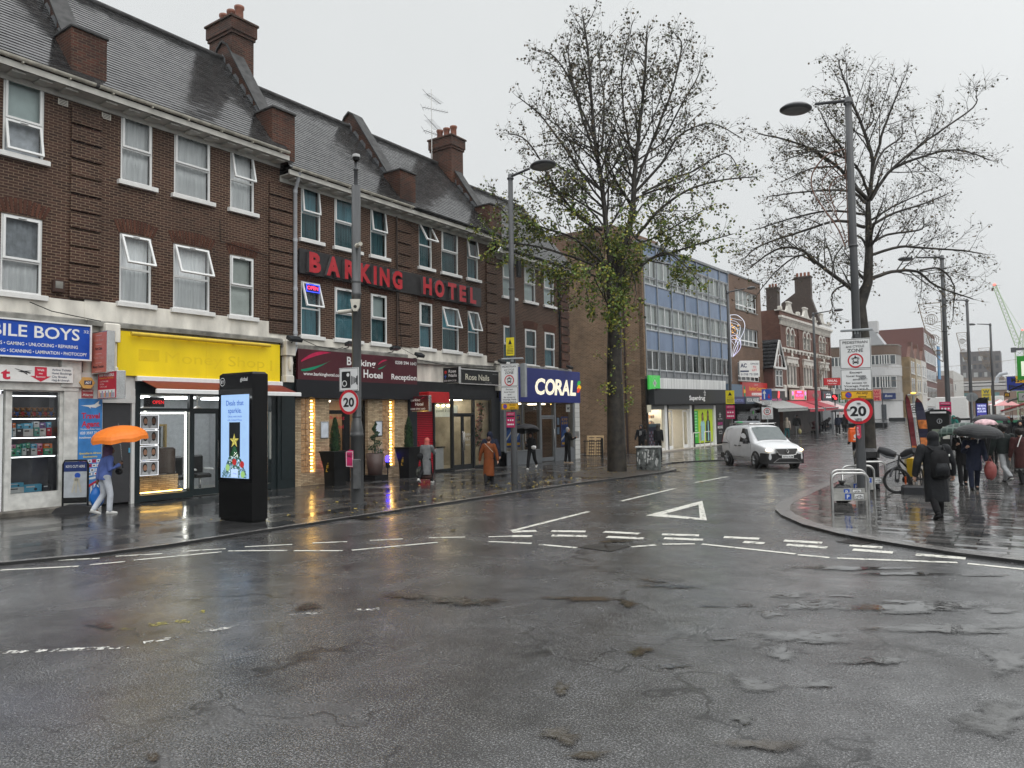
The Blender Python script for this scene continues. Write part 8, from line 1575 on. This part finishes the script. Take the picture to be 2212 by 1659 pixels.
q=hd_[0]; umbrella((q.x,q.y,q.z+.05),.75,.26,'small dark umbrella over the two people walking up the hill',mat('grey_nylon',(.025,.025,.028),.45,spec=.2),(0,0),.62); person(xx(k7,985,1370,72),72,190,1.72,'person in black beyond the person in dark blue, walking up the hill',((12,4),(-12,18)),((0,8,15),(0,8,15)),3,SKIND,BLK,.2,1,1.1,BLK,WHT,head='hood',headm=BLK,fine=.022)
# 13 courier
p,hd_,mx=person(-5.86,33,200,1.7,'courier in black with an orange helmet, half hidden by the lamp post',((10,4),(-10,14)),((20,8,50),(20,8,50)),5,SKIN,BLK,.06,1,1.1,BLK,BLK,head='cap',headm=mat('orange_helmet',(.75,.16,.01),.3),fine=.018)
b=MB(FR(-5.95,32.85,200)); b.bbox(-.24,.24,.17,.6,1.1,1.56,.03,0); b.bbox(-.22,.22,.18,.58,1.56,1.66,.03,0); b.add([(-.1,.604,1.35),(0,.604,1.46),(.1,.604,1.35),(.07,.604,1.25),(-.07,.604,1.25)],[(0,1,2,3,4)],1); b.box(-.12,.12,.6,.605,1.17,1.21,1); tag(b.build('delivery_bag',[mat('delivery_orange',(.75,.11,.015),.4),WHT]),'bright orange box shaped delivery bag beside the lamp post','bag')
# 14 long black coat
p,hd_,mx=person(-1.68,17.9,208,1.78,'person in a long black quilted coat, hood up, with a rucksack, walking away',((10,4),(-8,26)),((8,20,14),(-4,18,16)),5,SKIN,BLK2,.6,1.06,1.34,BLK,BLK,head='hood',headm=BLK2,fine=.009,wide=1.2)
X=FR(-1.68,17.9,208); t=thing('rucksack','big black rucksack with white reflective marks on the back of the long coat','rucksack',X); b=MB(X); loft(b,[((0,.21,.84),.15,.06),((0,.23,.9),.19,.1),((0,.24,1.15),.19,.12),((0,.22,1.36),.16,.1),((0,.2,1.43),.1,.05)]); b.build('body',BLK,t); b=MB(X); loft(b,[((0,.33,.92),.13,.05),((0,.345,1.05),.14,.05),((0,.33,1.17),.1,.03)]); b.build('pocket',BLK2,t)
b=MB(X); b.ball((-.17,.275,1.33),(.016,.012,.028)); b.tube([(-.165,.3,1.16),(-.18,.29,1.1),(-.205,.25,1.04)],[.012,.014,.008],6); b.build('reflector',WHT,t)
b=MB(X)
for s in(-1,1):b.tube([(s*.11,.2,1.42),(s*.15,.05,1.5),(s*.15,-.15,1.38)],.018,6); b.build('strap',BLK,t); b=MB(X)
b=MB(T(*hd_[1])if False else M.Identity(4))
# 15-20 plaza
p,hd_,_=person(-1.38,25.05,12,1.66,'person in a dark blue coat facing the road, holding the big black umbrella',((12,4),(-8,14)),((10,8,112),(4,10,20)),3,SKIN,NAV,.36,1.05,1.2,NAV,BLK,head='hair',fine=.012)
q=hd_[1 if False else 0]; umbrella((-1.28,24.98,1.05),.63,.32,'big black umbrella over the person in the dark blue coat',mat('black_nylon',(.010,.011,.012),.4,spec=.2),(6,5),.5)
bag((-.98,24.95,.95),.31,.22,.62,'dull red plastic bag hanging beside the person under the black umbrella',mat('dull_red_plastic',(.24,.06,.055),.35,bump=.5,bs=14))
person(-1.75,26.6,15,1.68,'person half hidden behind the big black umbrella, under the checked one',((10,4),(-8,12)),((10,8,112),(4,10,20)),3,SKIN,BLK,.3,1.05,1.15,BLK,BLK,head='hair',fine=.014)
umbrella((-1.72,26.4,1.1),.6,.3,'dark green checked umbrella with a pink edge, left of the black one',brick('green_check_nylon',(.022,.05,.038),(.015,.03,.025),(.10,.14,.12),.16,.16,.02,.4,0,dirt=.3,off=0),(4,-12),.5)
person(-.70,27.64,207,1.8,'person in a black padded jacket and pale grey trousers walking away',((16,4),(-18,34)),((-6,12,15),(6,12,15)),4,SKIND,cloth('bottle_black',(.016,.021,.020),rough=.5),.04,1,1.3,LGR,DGR,head='afro',fine=.012)
person(-.27,27.5,205,1.66,'person in a maroon coat, checked skirt and furry hat at the plaza edge',((10,4),(-8,10)),((0,10,15),(0,10,15)),3,SKIN,cloth('maroon',(.05,.018,.017)),.42,1.08,1.2,BLK,BLK,head='afro',headm=mat('dark_fur_hat',(.018,.014,.012),.8),skirt=CHK,fine=.012)
b=MB(FR(-.27,27.5,205)); b.tube([(.18,.19,1.15),(.12,.2,1.35),(.02,.12,1.5)],.014,5); tag(b.build('bag_strap',WHT),'white bag strap over the maroon coat','strap')
person(xx(r1,735,960,36),36,195,1.6,'person beneath the pale pink umbrella on the plaza',((12,4),(-10,14)),((10,8,112),(0,8,15)),3,SKIND,BLK,.2,1,1.15,BLK,BLK,head='hair',fine=.018); umbrella((xx(r1,710,900,36),35.8,1.08),.42,.24,'pale pink patterned umbrella on the plaza',mat('pink_nylon',(.55,.36,.38),.4,var=.4,vs_=6),(0,0),.62)
person(xx(r1,770,930,39),39,190,1.78,'person in black beneath the dark umbrella behind the pale pink one',((12,4),(-10,14)),((10,8,112),(0,8,15)),3,SKIND,BLK,.35,1.05,1.25,BLK,BLK,head='hair',fine=.02); umbrella((xx(r1,755,870,39),38.8,1.12),.72,.3,'dark grey umbrella behind the pale pink one',mat('grey_nylon',(.025,.025,.028),.45,spec=.2),(0,0),.7)
for i,(px,py,Y,th,m_,lab)in enumerate(((1003,900,44,15,BLK,'person in black facing the road, behind the person in maroon'),(935,890,50,10,NAV,'person in dark navy facing down the plaza, by the red awning'),(880,880,47,195,DGR,'person in dark grey walking away between the dark umbrella and the awnings'),(1035,880,56,200,BLK2,'person in a dark padded coat far back at the right edge'),(655,880,58,170,NAV,'person in navy before the far advertising kiosk'))):
 person(xx(r1,px,py,Y),Y,th,1.72+.03*(i%3),lab,((14,4),(-12,16)),((6,10,15),(-6,10,15)),3,SKIND if i%2 else SKIN,m_,.15+.1*(i%2),1,1.2,BLK,BLK,head='hood' if i%2==0 else 'hair',headm=m_ if i%2==0 else HAIRB,fine=.02)
 # ================================================================ VAN
VX=T(-11.58,34.29,RD)@RZ(-47)@T(-.75,.80,0); VX=T(-11.58,34.29,RD)@RZ(-47)@T(-.75,.82,0)
t=thing('van','white panel van with a roof rack and lit headlights turning in the road','van',VX)
VW=mat('white_van_paint',(.62,.63,.64),.22,var=.06,vs_=3,coat=.4); VB_=mat('black_bumper_plastic',(.018,.018,.019),.45); VG=mat('van_glass',(.02,.024,.026),.04)
ST_=[(0,.42,1.05,1.60,.80,.84,.62),(.06,.34,1.05,1.74,.86,.90,.68),(.4,.29,1.05,1.81,.89,.92,.72),(1.4,.28,1.04,1.84,.90,.93,.73),(2.2,.28,1.03,1.83,.90,.93,.73),(2.5,.28,1.02,1.80,.90,.93,.71),(2.6,.28,1.02,1.76,.90,.93,.71),(3.26,.28,1.0,1.235,.90,.91,.75),(3.4,.28,1.0,1.145,.90,.91,.76),(3.55,.28,.98,1.125,.90,.91,.75),(3.9,.28,.94,1.07,.89,.89,.70),(4.25,.3,.86,.97,.85,.84,.62),(4.42,.34,.74,.84,.78,.76,.56),(4.48,.4,.66,.72,.70,.68,.5)]
def sec(s):x,zl,zb,zt,a,b,c=s; return[(x,a*.93,zl),(x,a,zl+.1),(x,b,(zl+zb)*.5),(x,b*.995,zb),(x,(b+c)/2+.02,(zb+zt)/2),(x,c,zt-.07),(x,c*.86,zt),(x,0,zt+.025)]
def vy(x,z):  # half width of the body side
 for p,q in zip(ST_,ST_[1:]):
  if p[0]<=x<=q[0]:f_=(x-p[0])/(q[0]-p[0]); s=[u+(v-u)*f_ for u,v in zip(p,q)]; break
 P=sec(s)
 for a,b in zip(P,P[1:]):
  if a[2]<=z<=b[2]:return a[1]+(b[1]-a[1])*(z-a[2])/max(1e-6,b[2]-a[2])
 return P[1][1]
b=MB(); n=8; vs_=[]
for s in ST_:P=sec(s); vs_+=[(x,-y,z)for x,y,z in P]+[(x,y,z)for x,y,z in P[-2::-1]]
m=15; b.add(vs_,[(i*m+k,(i+1)*m+k,(i+1)*m+k+1,i*m+k+1)for i in range(len(ST_)-1)for k in range(m-1)]+[tuple(range(m)),tuple(range(len(vs_)-1,len(vs_)-m-1,-1))],0,True); body=b.build('body',VW,t,VX)
e_=body.modifiers.new('round','SUBSURF'); e_.levels=e_.render_levels=2
for x in(0.06,4.42):pass
def patch(pts,s,off=.012):return[(x,s*(vy(x,z)+off),z)for x,z in pts]
for s in(-1,1):
 b=MB(); b.poly(patch([(2.02,1.1),(3.02,1.08),(2.5,1.66),(2.2,1.7),(2.05,1.68)],s)); b.build('side_window',VG,t,VX); b=MB(); b.tube(patch([(.12,1.02),(.3,1.03),(.75,1.03)],s,.008),.022,6); b.build('door_rail',VB_,t,VX)
 for ln in([(2.0,.42),(2.0,1.0),(2.03,1.72)],[(3.06,.45),(3.1,.8),(3.05,1.02)],[(.95,.75),(.95,1.0),(.93,1.7)],[(3.06,.45),(2.0,.42)],[(.9,1.07),(.55,1.2),(.5,1.6),(.9,1.7)]):b=MB(); b.tube(patch(ln,s,-.002),.007,4); b.build('panel_gap',mat('panel_gap_grey',(.10,.10,.10),.6),t,VX)
 for x in(1.55,1.95):b=MB(); b.tube(patch([(x,.93),(x+.2,.93)],s,.02),.022,6); b.build('door_handle',VB_,t,VX)
 b=MB(); b.bbox(2.72,2.9,min(s*.92,s*1.12),max(s*.92,s*1.12),1.03,1.22,.04); b.build('mirror',VB_,t,VX); b=MB(); b.tube([(2.35,s*(vy(2.0,.35)+.006),.4),(2.0,s*(vy(2,.4)+.005),.42),(1.2,s*(vy(1.2,.4)+.005),.42)],.012,5); b.build('sill_strip',VB_,t,VX)
 b=MB(); b.poly([(p[0],p[1],p[2])for p in patch([(.08,1.0),(.16,1.0),(.16,1.45),(.1,1.45)],s)]); b.build('tail_lamp',mat('tail_red',(.2,.01,.02),.2),t,VX)
 b=MB(); b.ball((4.3,s*.70,.80),(.17,.125,.07),n=14,m=8); b.build('headlight',glow('headlight',(1,.82,.45),6),t,VX)
 for x in(.78,3.5):
  b=MB(VX@T(x,s*.86,.335)); b.tube([(0,-.05,0),(0,.06,0)],.41,28); b.build('wheel_arch',VB_,t)
  b=MB(VX@T(x,s*.87,.335)@RZ(-14 if x>2 else 0)); b.tube([(0,-.1,0),(0,-.09,0),(0,.09,0),(0,.1,0)],[.29,.33,.33,.29],28); wl=b.build('wheel',TY,t); b=MB(b.X)
  b.tube([(0,s*.092,0),(0,s*.108,0)],.215,24,1)
  for k in range(5):a=2*PI*k/5+.3; b.tube([(.03*math.cos(a),s*.112,.03*math.sin(a)),(.2*math.cos(a),s*.112,.2*math.sin(a))],[.05,.035],6,0)
  b.build('rim',[mat('alloy_rim',(.30,.31,.32),.3,.7),RIM],wl)
b=MB(); ws=[]
for x,zt,c in((2.63,1.74,.71),(2.85,1.57,.725),(3.05,1.415,.735),(3.24,1.26,.75),(3.33,1.20,.75)):ws+=[(x+.012,c*k*.9,zt+.03-.03*k*k)for k in(-1,-.5,0,.5,1)]
b.add(ws,[(r*5+k,r*5+k+1,r*5+k+6,r*5+k+5)for r in range(4)for k in range(4)],0,True); b.build('windscreen',mat('windscreen_glass',(.10,.12,.12),.05),t,VX)
b=MB(); b.add([(3.95,-.92,.22),(4.38,-.82,.22),(4.53,-.5,.22),(4.55,0,.22),(4.53,.5,.22),(4.38,.82,.22),(3.95,.92,.22),(3.95,-.92,.66),(4.38,-.83,.66),(4.53,-.5,.62),(4.56,0,.6),(4.53,.5,.62),(4.38,.83,.66),(3.95,.92,.66),(4.2,-.7,.72),(4.42,-.45,.72),(4.45,0,.72),(4.42,.45,.72),(4.2,.7,.72)],[(k,k+1,k+8,k+7)for k in range(6)]+[(7,8,14),(8,9,15,14),(9,10,16,15),(10,11,17,16),(11,12,18,17),(12,13,18)]); b.build('front_bumper',VB_,t,VX)
b=MB(); b.box(-.06,.3,-.9,.9,.3,.55); b.build('rear_bumper',VB_,t,VX)
b=MB(); b.add([(4.50,-.48,.84),(4.50,.48,.84),(4.57,.40,.6),(4.57,-.40,.6),(4.4,-.48,.86),(4.4,.48,.86)],[(0,3,2,1),(0,1,5,4)]); b.build('grille',mat('grille_black',(.008,.008,.009),.3),t,VX)
b=MB(); b.tube([(4.51,-.5,.84),(4.575,-.36,.6),(4.58,0,.585),(4.575,.36,.6),(4.51,.5,.84)],.014,6); b.build('grille_trim',steel,t,VX); b=MB(); b.tube([(4.57,0,.84),(4.575,-.06,.76),(4.58,0,.66),(4.575,.06,.76),(4.57,0,.84)],.017,6,cap=False); b.build('badge',steel,t,VX)
b=MB(); b.tube([(4.55,-.62,.28),(4.57,-.4,.44),(4.59,.4,.44),(4.55,.62,.28),(4.56,-.62,.28)],.014,6); b.build('bumper_trim',mat('trim_grey',(.2,.2,.2),.4),t,VX)
PX_=VX@T(4.585,0,0)@RZ(90); b=MB(PX_); b.box(-.26,.26,-.012,0,.47,.585,0); b.text('AP73 FUM',0,.495,.068,.46,-.015,1,al='c',bold=.015); b.build('number_plate',[SW,SK],t)
b=MB()
for s in(-.62,.62):b.tube([(.35,s,1.9),(2.45,s,1.93)],.022,6)
for x in(.45,1.1,1.75,2.35):b.tube([(x,-.62,1.9),(x,.62,1.9)],.02,6); b.tube([(x,-.62,1.82),(x,-.62,1.9)],.018,5); b.tube([(x,.62,1.82),(x,.62,1.9)],.018,5)
b.build('roof_rack',steel,t,VX); b=MB(); b.tube([(2.45,-.1,1.84),(2.25,-.1,2.15)],.006,4); b.build('aerial',black,t,VX)
tag(MB(VX).tube([(.3,-.3,1.97),(2.7,-.28,1.98)],.04,8).build('pipe',PIPE),'long grey pipe carried on the van roof rack','pipe'); tag(MB(VX).bbox(.95,1.2,-.55,-.35,1.93,2.0,.01).build('cable_reel',mat('green_box',(.05,.35,.12),.5)),'small green box on the van roof rack','box')
# ================================================================ FAR END OF THE PLAZA
t=thing('lorry','white box lorry parked across the far end of the road','lorry',T(-8,100,gz(100))); z0=gz(100); b=MB(); b.bbox(-9.1,-5.9,100,102.3,z0+.65,4.08,.05); b.prism([(-9.1,3.0),(-9.1,4.05),(-9.5,4.0),(-10.0,3.5),(-10.05,3.05)],2.2,axis='y',base=100.05); b.build('box_body',white,t)
b=MB(); b.prism([(-9.05,z0+.45),(-10.7,z0+.45),(-10.75,z0+1.1),(-10.35,z0+1.25),(-9.95,2.95),(-9.05,3.0)],2.0,axis='y',base=100.1); b.build('cab',VW,t); b=MB(); b.poly([(-9.3,100.08,z0+1.25),(-10.15,100.08,z0+1.25),(-9.85,100.08,2.8),(-9.3,100.08,2.8)]); b.build('window',VG,t); MB().box(-9,-5.6,100.3,102,z0+.4,z0+.66).build('chassis',black,t)
for x in(-9.9,-7.0):MB().tube([(x,100,z0+.4),(x,100.3,z0+.4)],.42,16).build('wheel',TY,t)
t=thing('trailer','white trailer body behind the yellow W banner','trailer',T(-3.1,104,gz(104))); MB().bbox(-4.0,-2.5,104,106,1.9,4.15,.04).build('body',white,t); b=MB(); b.tube([(-3.2,104,1.6),(-3.2,104.3,1.6)],.4,14); b.build('wheel',TY,t)
t=thing('advertising_kiosk','distant black advertising kiosk with a magenta and white lit screen','kiosk',T(-3.4,75,gz(75))); X=FR(-3.4,75.3,12); MB(X).bbox(-.45,.45,-.2,.2,gz(75),3.5,.04).build('body',KB,t); b=MB(X); b.box(-.4,.33,-.215,-.205,1.3,2.98,0)
for i,s in enumerate(('THE FESTIVE','MEAL DEAL','\u00a320.00')):b.text(s,-.03,2.72-i*.24,.15,.62,-.22,1,al='c',bold=.02)
b.ball((-.1,-.216,1.7),(.22,.006,.3),2); b.ball((.1,-.218,1.5),(.2,.006,.15),3); b.build('screen',[glow('screen_navy',(.05,.05,.3),.8),glow('screen_white',(.8,.85,1),1),glow('screen_magenta',(.7,.08,.2),.9),glow('screen_peach',(.9,.5,.5),.9)],t)
def wbanner(x,y,z0_,z1_,w_,m,label):
 X=FR(x,y,8); t=thing('street_banner',label,'banner',X,'W and M banners along the far street'); MB(X).tube([(w_*.62,.05,gz(y)),(w_*.62,.05,z1_+.3)],.05,6).build('post',polegrey,t); b=MB(X); b.box(-w_/2,w_/2,0,.02,z0_,z1_,0); h=z1_-z0_; b.text('W',0,z0_+h*.62,h*.28,w_*.7,-.004,1,al='c',bold=.04); b.text('M',0,z0_+h*.06,h*.28,w_*.6,-.004,1,al='c',bold=.04)
 for k in(.42,.5):b.box(-w_*.34,w_*.34,-.003,0,z0_+h*k,z0_+h*(k+.05),1)
 b.build('cloth',m,t)
a_,c_=atY(*K(3350,1200,3800,1493)(337,1105),84),atY(*K(3350,1200,3800,1493)(337,1255),84)
wbanner(-3.2,80,3.27,4.39,.72,[mat('banner_yellow',(.62,.50,.05),.5),mat('banner_ink',(.10,.10,.12),.5)],'yellow W and M banner beyond the plaza lamp posts'); wbanner(a_.x,84,c_.z,a_.z,.8,[mat('banner_salmon',(.62,.22,.18),.5),mat('banner_crimson',(.45,.02,.05),.5)],'salmon pink W and M banner before the rounded corner building')
a_,c_=atY(*k7(967,1140),84),atY(*k7(967,1215),84); wbanner(a_.x,84,c_.z,a_.z,.7,[mat('banner_green',(.03,.18,.08),.5),SW],'dark green W and M banner left of the foreground speed sign')
RS=thing('shop_row','low shop row along the right side of the plaza behind the awnings','building',T(.8,45,0)); MB().box(.8,9,45,100,-.1,5.2).build('wall',BR2,RS)
def side_sign(name,label,x0,x1,y,z0_,z1_,base,draw,mats,rim=None):
 o=MB().bbox(x0,x1,y,y+.15,z0_,z1_,.01).build(name,rim or base); tag(o,label,'sign'); MB().box(x0+.05,x1-.05,y-.01,y-.001,z0_+.05,z1_-.05).build('face',base,o); m=MB(); draw(m,y-.014); m.build('lettering',mats,o)
LG=mat('lime_green_sign',(.03,.30,.03),.4)
side_sign('projecting_sign','green projecting sign with a pale lit panel at the right edge',-.46,.8,46,3.85,5.08,LG,lambda m,y:m.box(-.28,.7,y-.01,y,4.05,4.8,0),[glow('pale_lit_panel',(.75,.85,.65),.8)])
def d(m,y):
 m.ball((.02,y,3.0),(.2,.004,.07),0); m.prism([(.16,3.02),(.26,3.12),(.3,3.08),(.2,2.97)],.003,0,axis='y',base=y-.003)
 for x in(-.15,-.08,.12,.17):m.tube([(x,y,2.98),(x-.03,y,2.88),(x+.01,y,2.82)],.014,4,0)
 m.tube([(-.17,y,3.02),(-.26,y,3.05),(-.3,y,2.95)],.016,4,0)
side_sign('projecting_sign','white projecting sign with a black prancing horse and green edge',-.5,.6,46,2.73,3.24,WHT,d,[SK],LG)
side_sign('projecting_sign','blue and yellow projecting sign beginning Mag',-1.25,.8,60,3.6,4.65,mat('mag_blue',(.012,.03,.24),.4),lambda m,y:(m.box(-.72,.7,y,y+.002,4.15,4.62,1),m.text('Mag',-.95,4.22,.3,.62,y-.004,0,bold=.02),m.text('Phone',-1.1,3.75,.3,1.0,y-.004,0,bold=.02)),[SK,SY],steel)
side_sign('projecting_sign','small brown sign with a yellow letter m',-1.42,-1.1,62,3.25,3.62,mat('sign_brown',(.05,.02,.012),.4),lambda m,y:m.text('m',-1.26,3.33,.26,.2,y,0,al='c',bold=.02),[SY])
def side_awn(label,y0,y1,x1,za,zb_,m):
 t=thing('awning',label,'awning',T(.8,y0,za)); b=MB(); b.add([(.8,y0,za),(x1,y0,zb_),(x1,y1,zb_),(.8,y1,za),(.8,y0,za-.05),(x1,y0,zb_-.05),(x1,y1,zb_-.05),(.8,y1,za-.05)],[(0,1,2,3),(7,6,5,4),(0,4,5,1),(1,5,6,2)]); b.build('canvas',m,t); b=MB(); b.tube([(x1,y0,zb_-.05),(x1,y1,zb_-.05)],.06,6); b.build('front_rail',white,t)
side_awn('dark red awning sloping out from the right edge',50,55,-1.4,3.05,2.3,RCAN); side_awn('cream awning just below the dark red one at the right edge',49,49.9,-1.4,2.85,2.15,WCAN); side_awn('grey awning under the blue and yellow sign',56,62,-1.2,3.6,2.95,GCAN); side_awn('black canopy above the horse sign at the right edge',44.6,45.6,-.85,4.1,3.3,BLK)
for i,(x,y,m)in enumerate(((-2.3,85,WCAN),(-1.6,78,PCAN),(-2.6,92,RCAN))):
 t=thing('market_stall',('market stall with a white sheet roof','market stall with a pink sheet roof','market stall with a red sheet roof at the back')[i]+' before the far shops','market stall',T(x,y,gz(y))); z=gz(y); b=MB(); b.add([(x-1,y-1,z+2.2),(x+1,y-1,z+2.2),(x+1,y+1,z+2.2),(x-1,y+1,z+2.2),(x,y,z+2.75)],[(0,1,4),(1,2,4),(2,3,4),(3,0,4)]); b.build('roof',m,t); b=MB(); b.box(x-.9,x+.9,y-.7,y-.1,z+.7,z+.95); b.build('counter',PM[('crimson','green','orange')[i]],t)
 for sx in(-.9,.9):
  for sy in(-.9,.9):MB().tube([(x+sx,y+sy,z),(x+sx,y+sy,z+2.2)],.03,5).build('leg',steel,t)
for i,(px,py,Y)in enumerate(((610,1500,112),(350,1580,88),(20,1545,86))):
 p=atY(*K(3350,1200,3800,1493)(px,py),Y); X=T(p.x,Y,gz(Y)); b=MB(X); b.bbox(-1,1,-.5,.5,.06,.55,.05); b.box(-.9,.9,-.4,.4,0,.07); tag(b.build('bench_block',charcoal),('long dark block bench before the rounded corner building','dark block bench right of the foreground tree trunk, up the hill','dark block bench just left of the foreground tree trunk')[i],'bench')
bk_=[o for o in col.objects if o.name=='bicycle'][0]; p=atY(*r1(425,880),56); dup(bk_,T(p.x+.9,57,gz(57))@RZ(30),'distant bicycle under the rider in teal, left of the lorry'); person(p.x,55.6,20,1.7,'rider in a teal hooded jacket on the distant bicycle',((45,60),(30,50)),((45,8,20),(45,8,20)),20,SKIND,cloth('teal',(.015,.16,.13)),.05,1,1.1,BLK,BLK,head='hood',headm=cloth('teal',(.015,.16,.13)),fine=.02,z=gz(56)+.2)
t=thing('string_lights','two thin festoon cables strung high across the far street','string lights',T(-10,90,7)); b=MB()
for y,z in((90,7.6),(100,6.4)):b.tube([(-15+k*1.5,y,z-.5*math.sin(PI*k/10))for k in range(11)],.02,3); [b.tube([(-14.6+k*.5,y,z-.5*math.sin(PI*k/30)),(-14.6+k*.5,y,z-.5*math.sin(PI*k/30)-.3)],.008,3,cap=False)for k in range(28)]
b.build('cable',WIR,t)['kind']='stuff'
# ---- rain haze
m=bpy.data.materials.new('rain_haze'); m.use_nodes=True; nt=m.node_tree; nt.nodes.clear(); o=nd(nt,'ShaderNodeOutputMaterial'); pv=nd(nt,'ShaderNodeVolumePrincipled'); pv.inputs['Color'].default_value=(.9,.92,.94,1); pv.inputs['Density'].default_value=.0004; pv.inputs['Anisotropy'].default_value=.2; nt.links.new(pv.outputs[0],o.inputs['Volume'])
b=MB(); b.box(-290,290,-55,690,-2,40); struct(b.build('haze',m),'stuff')
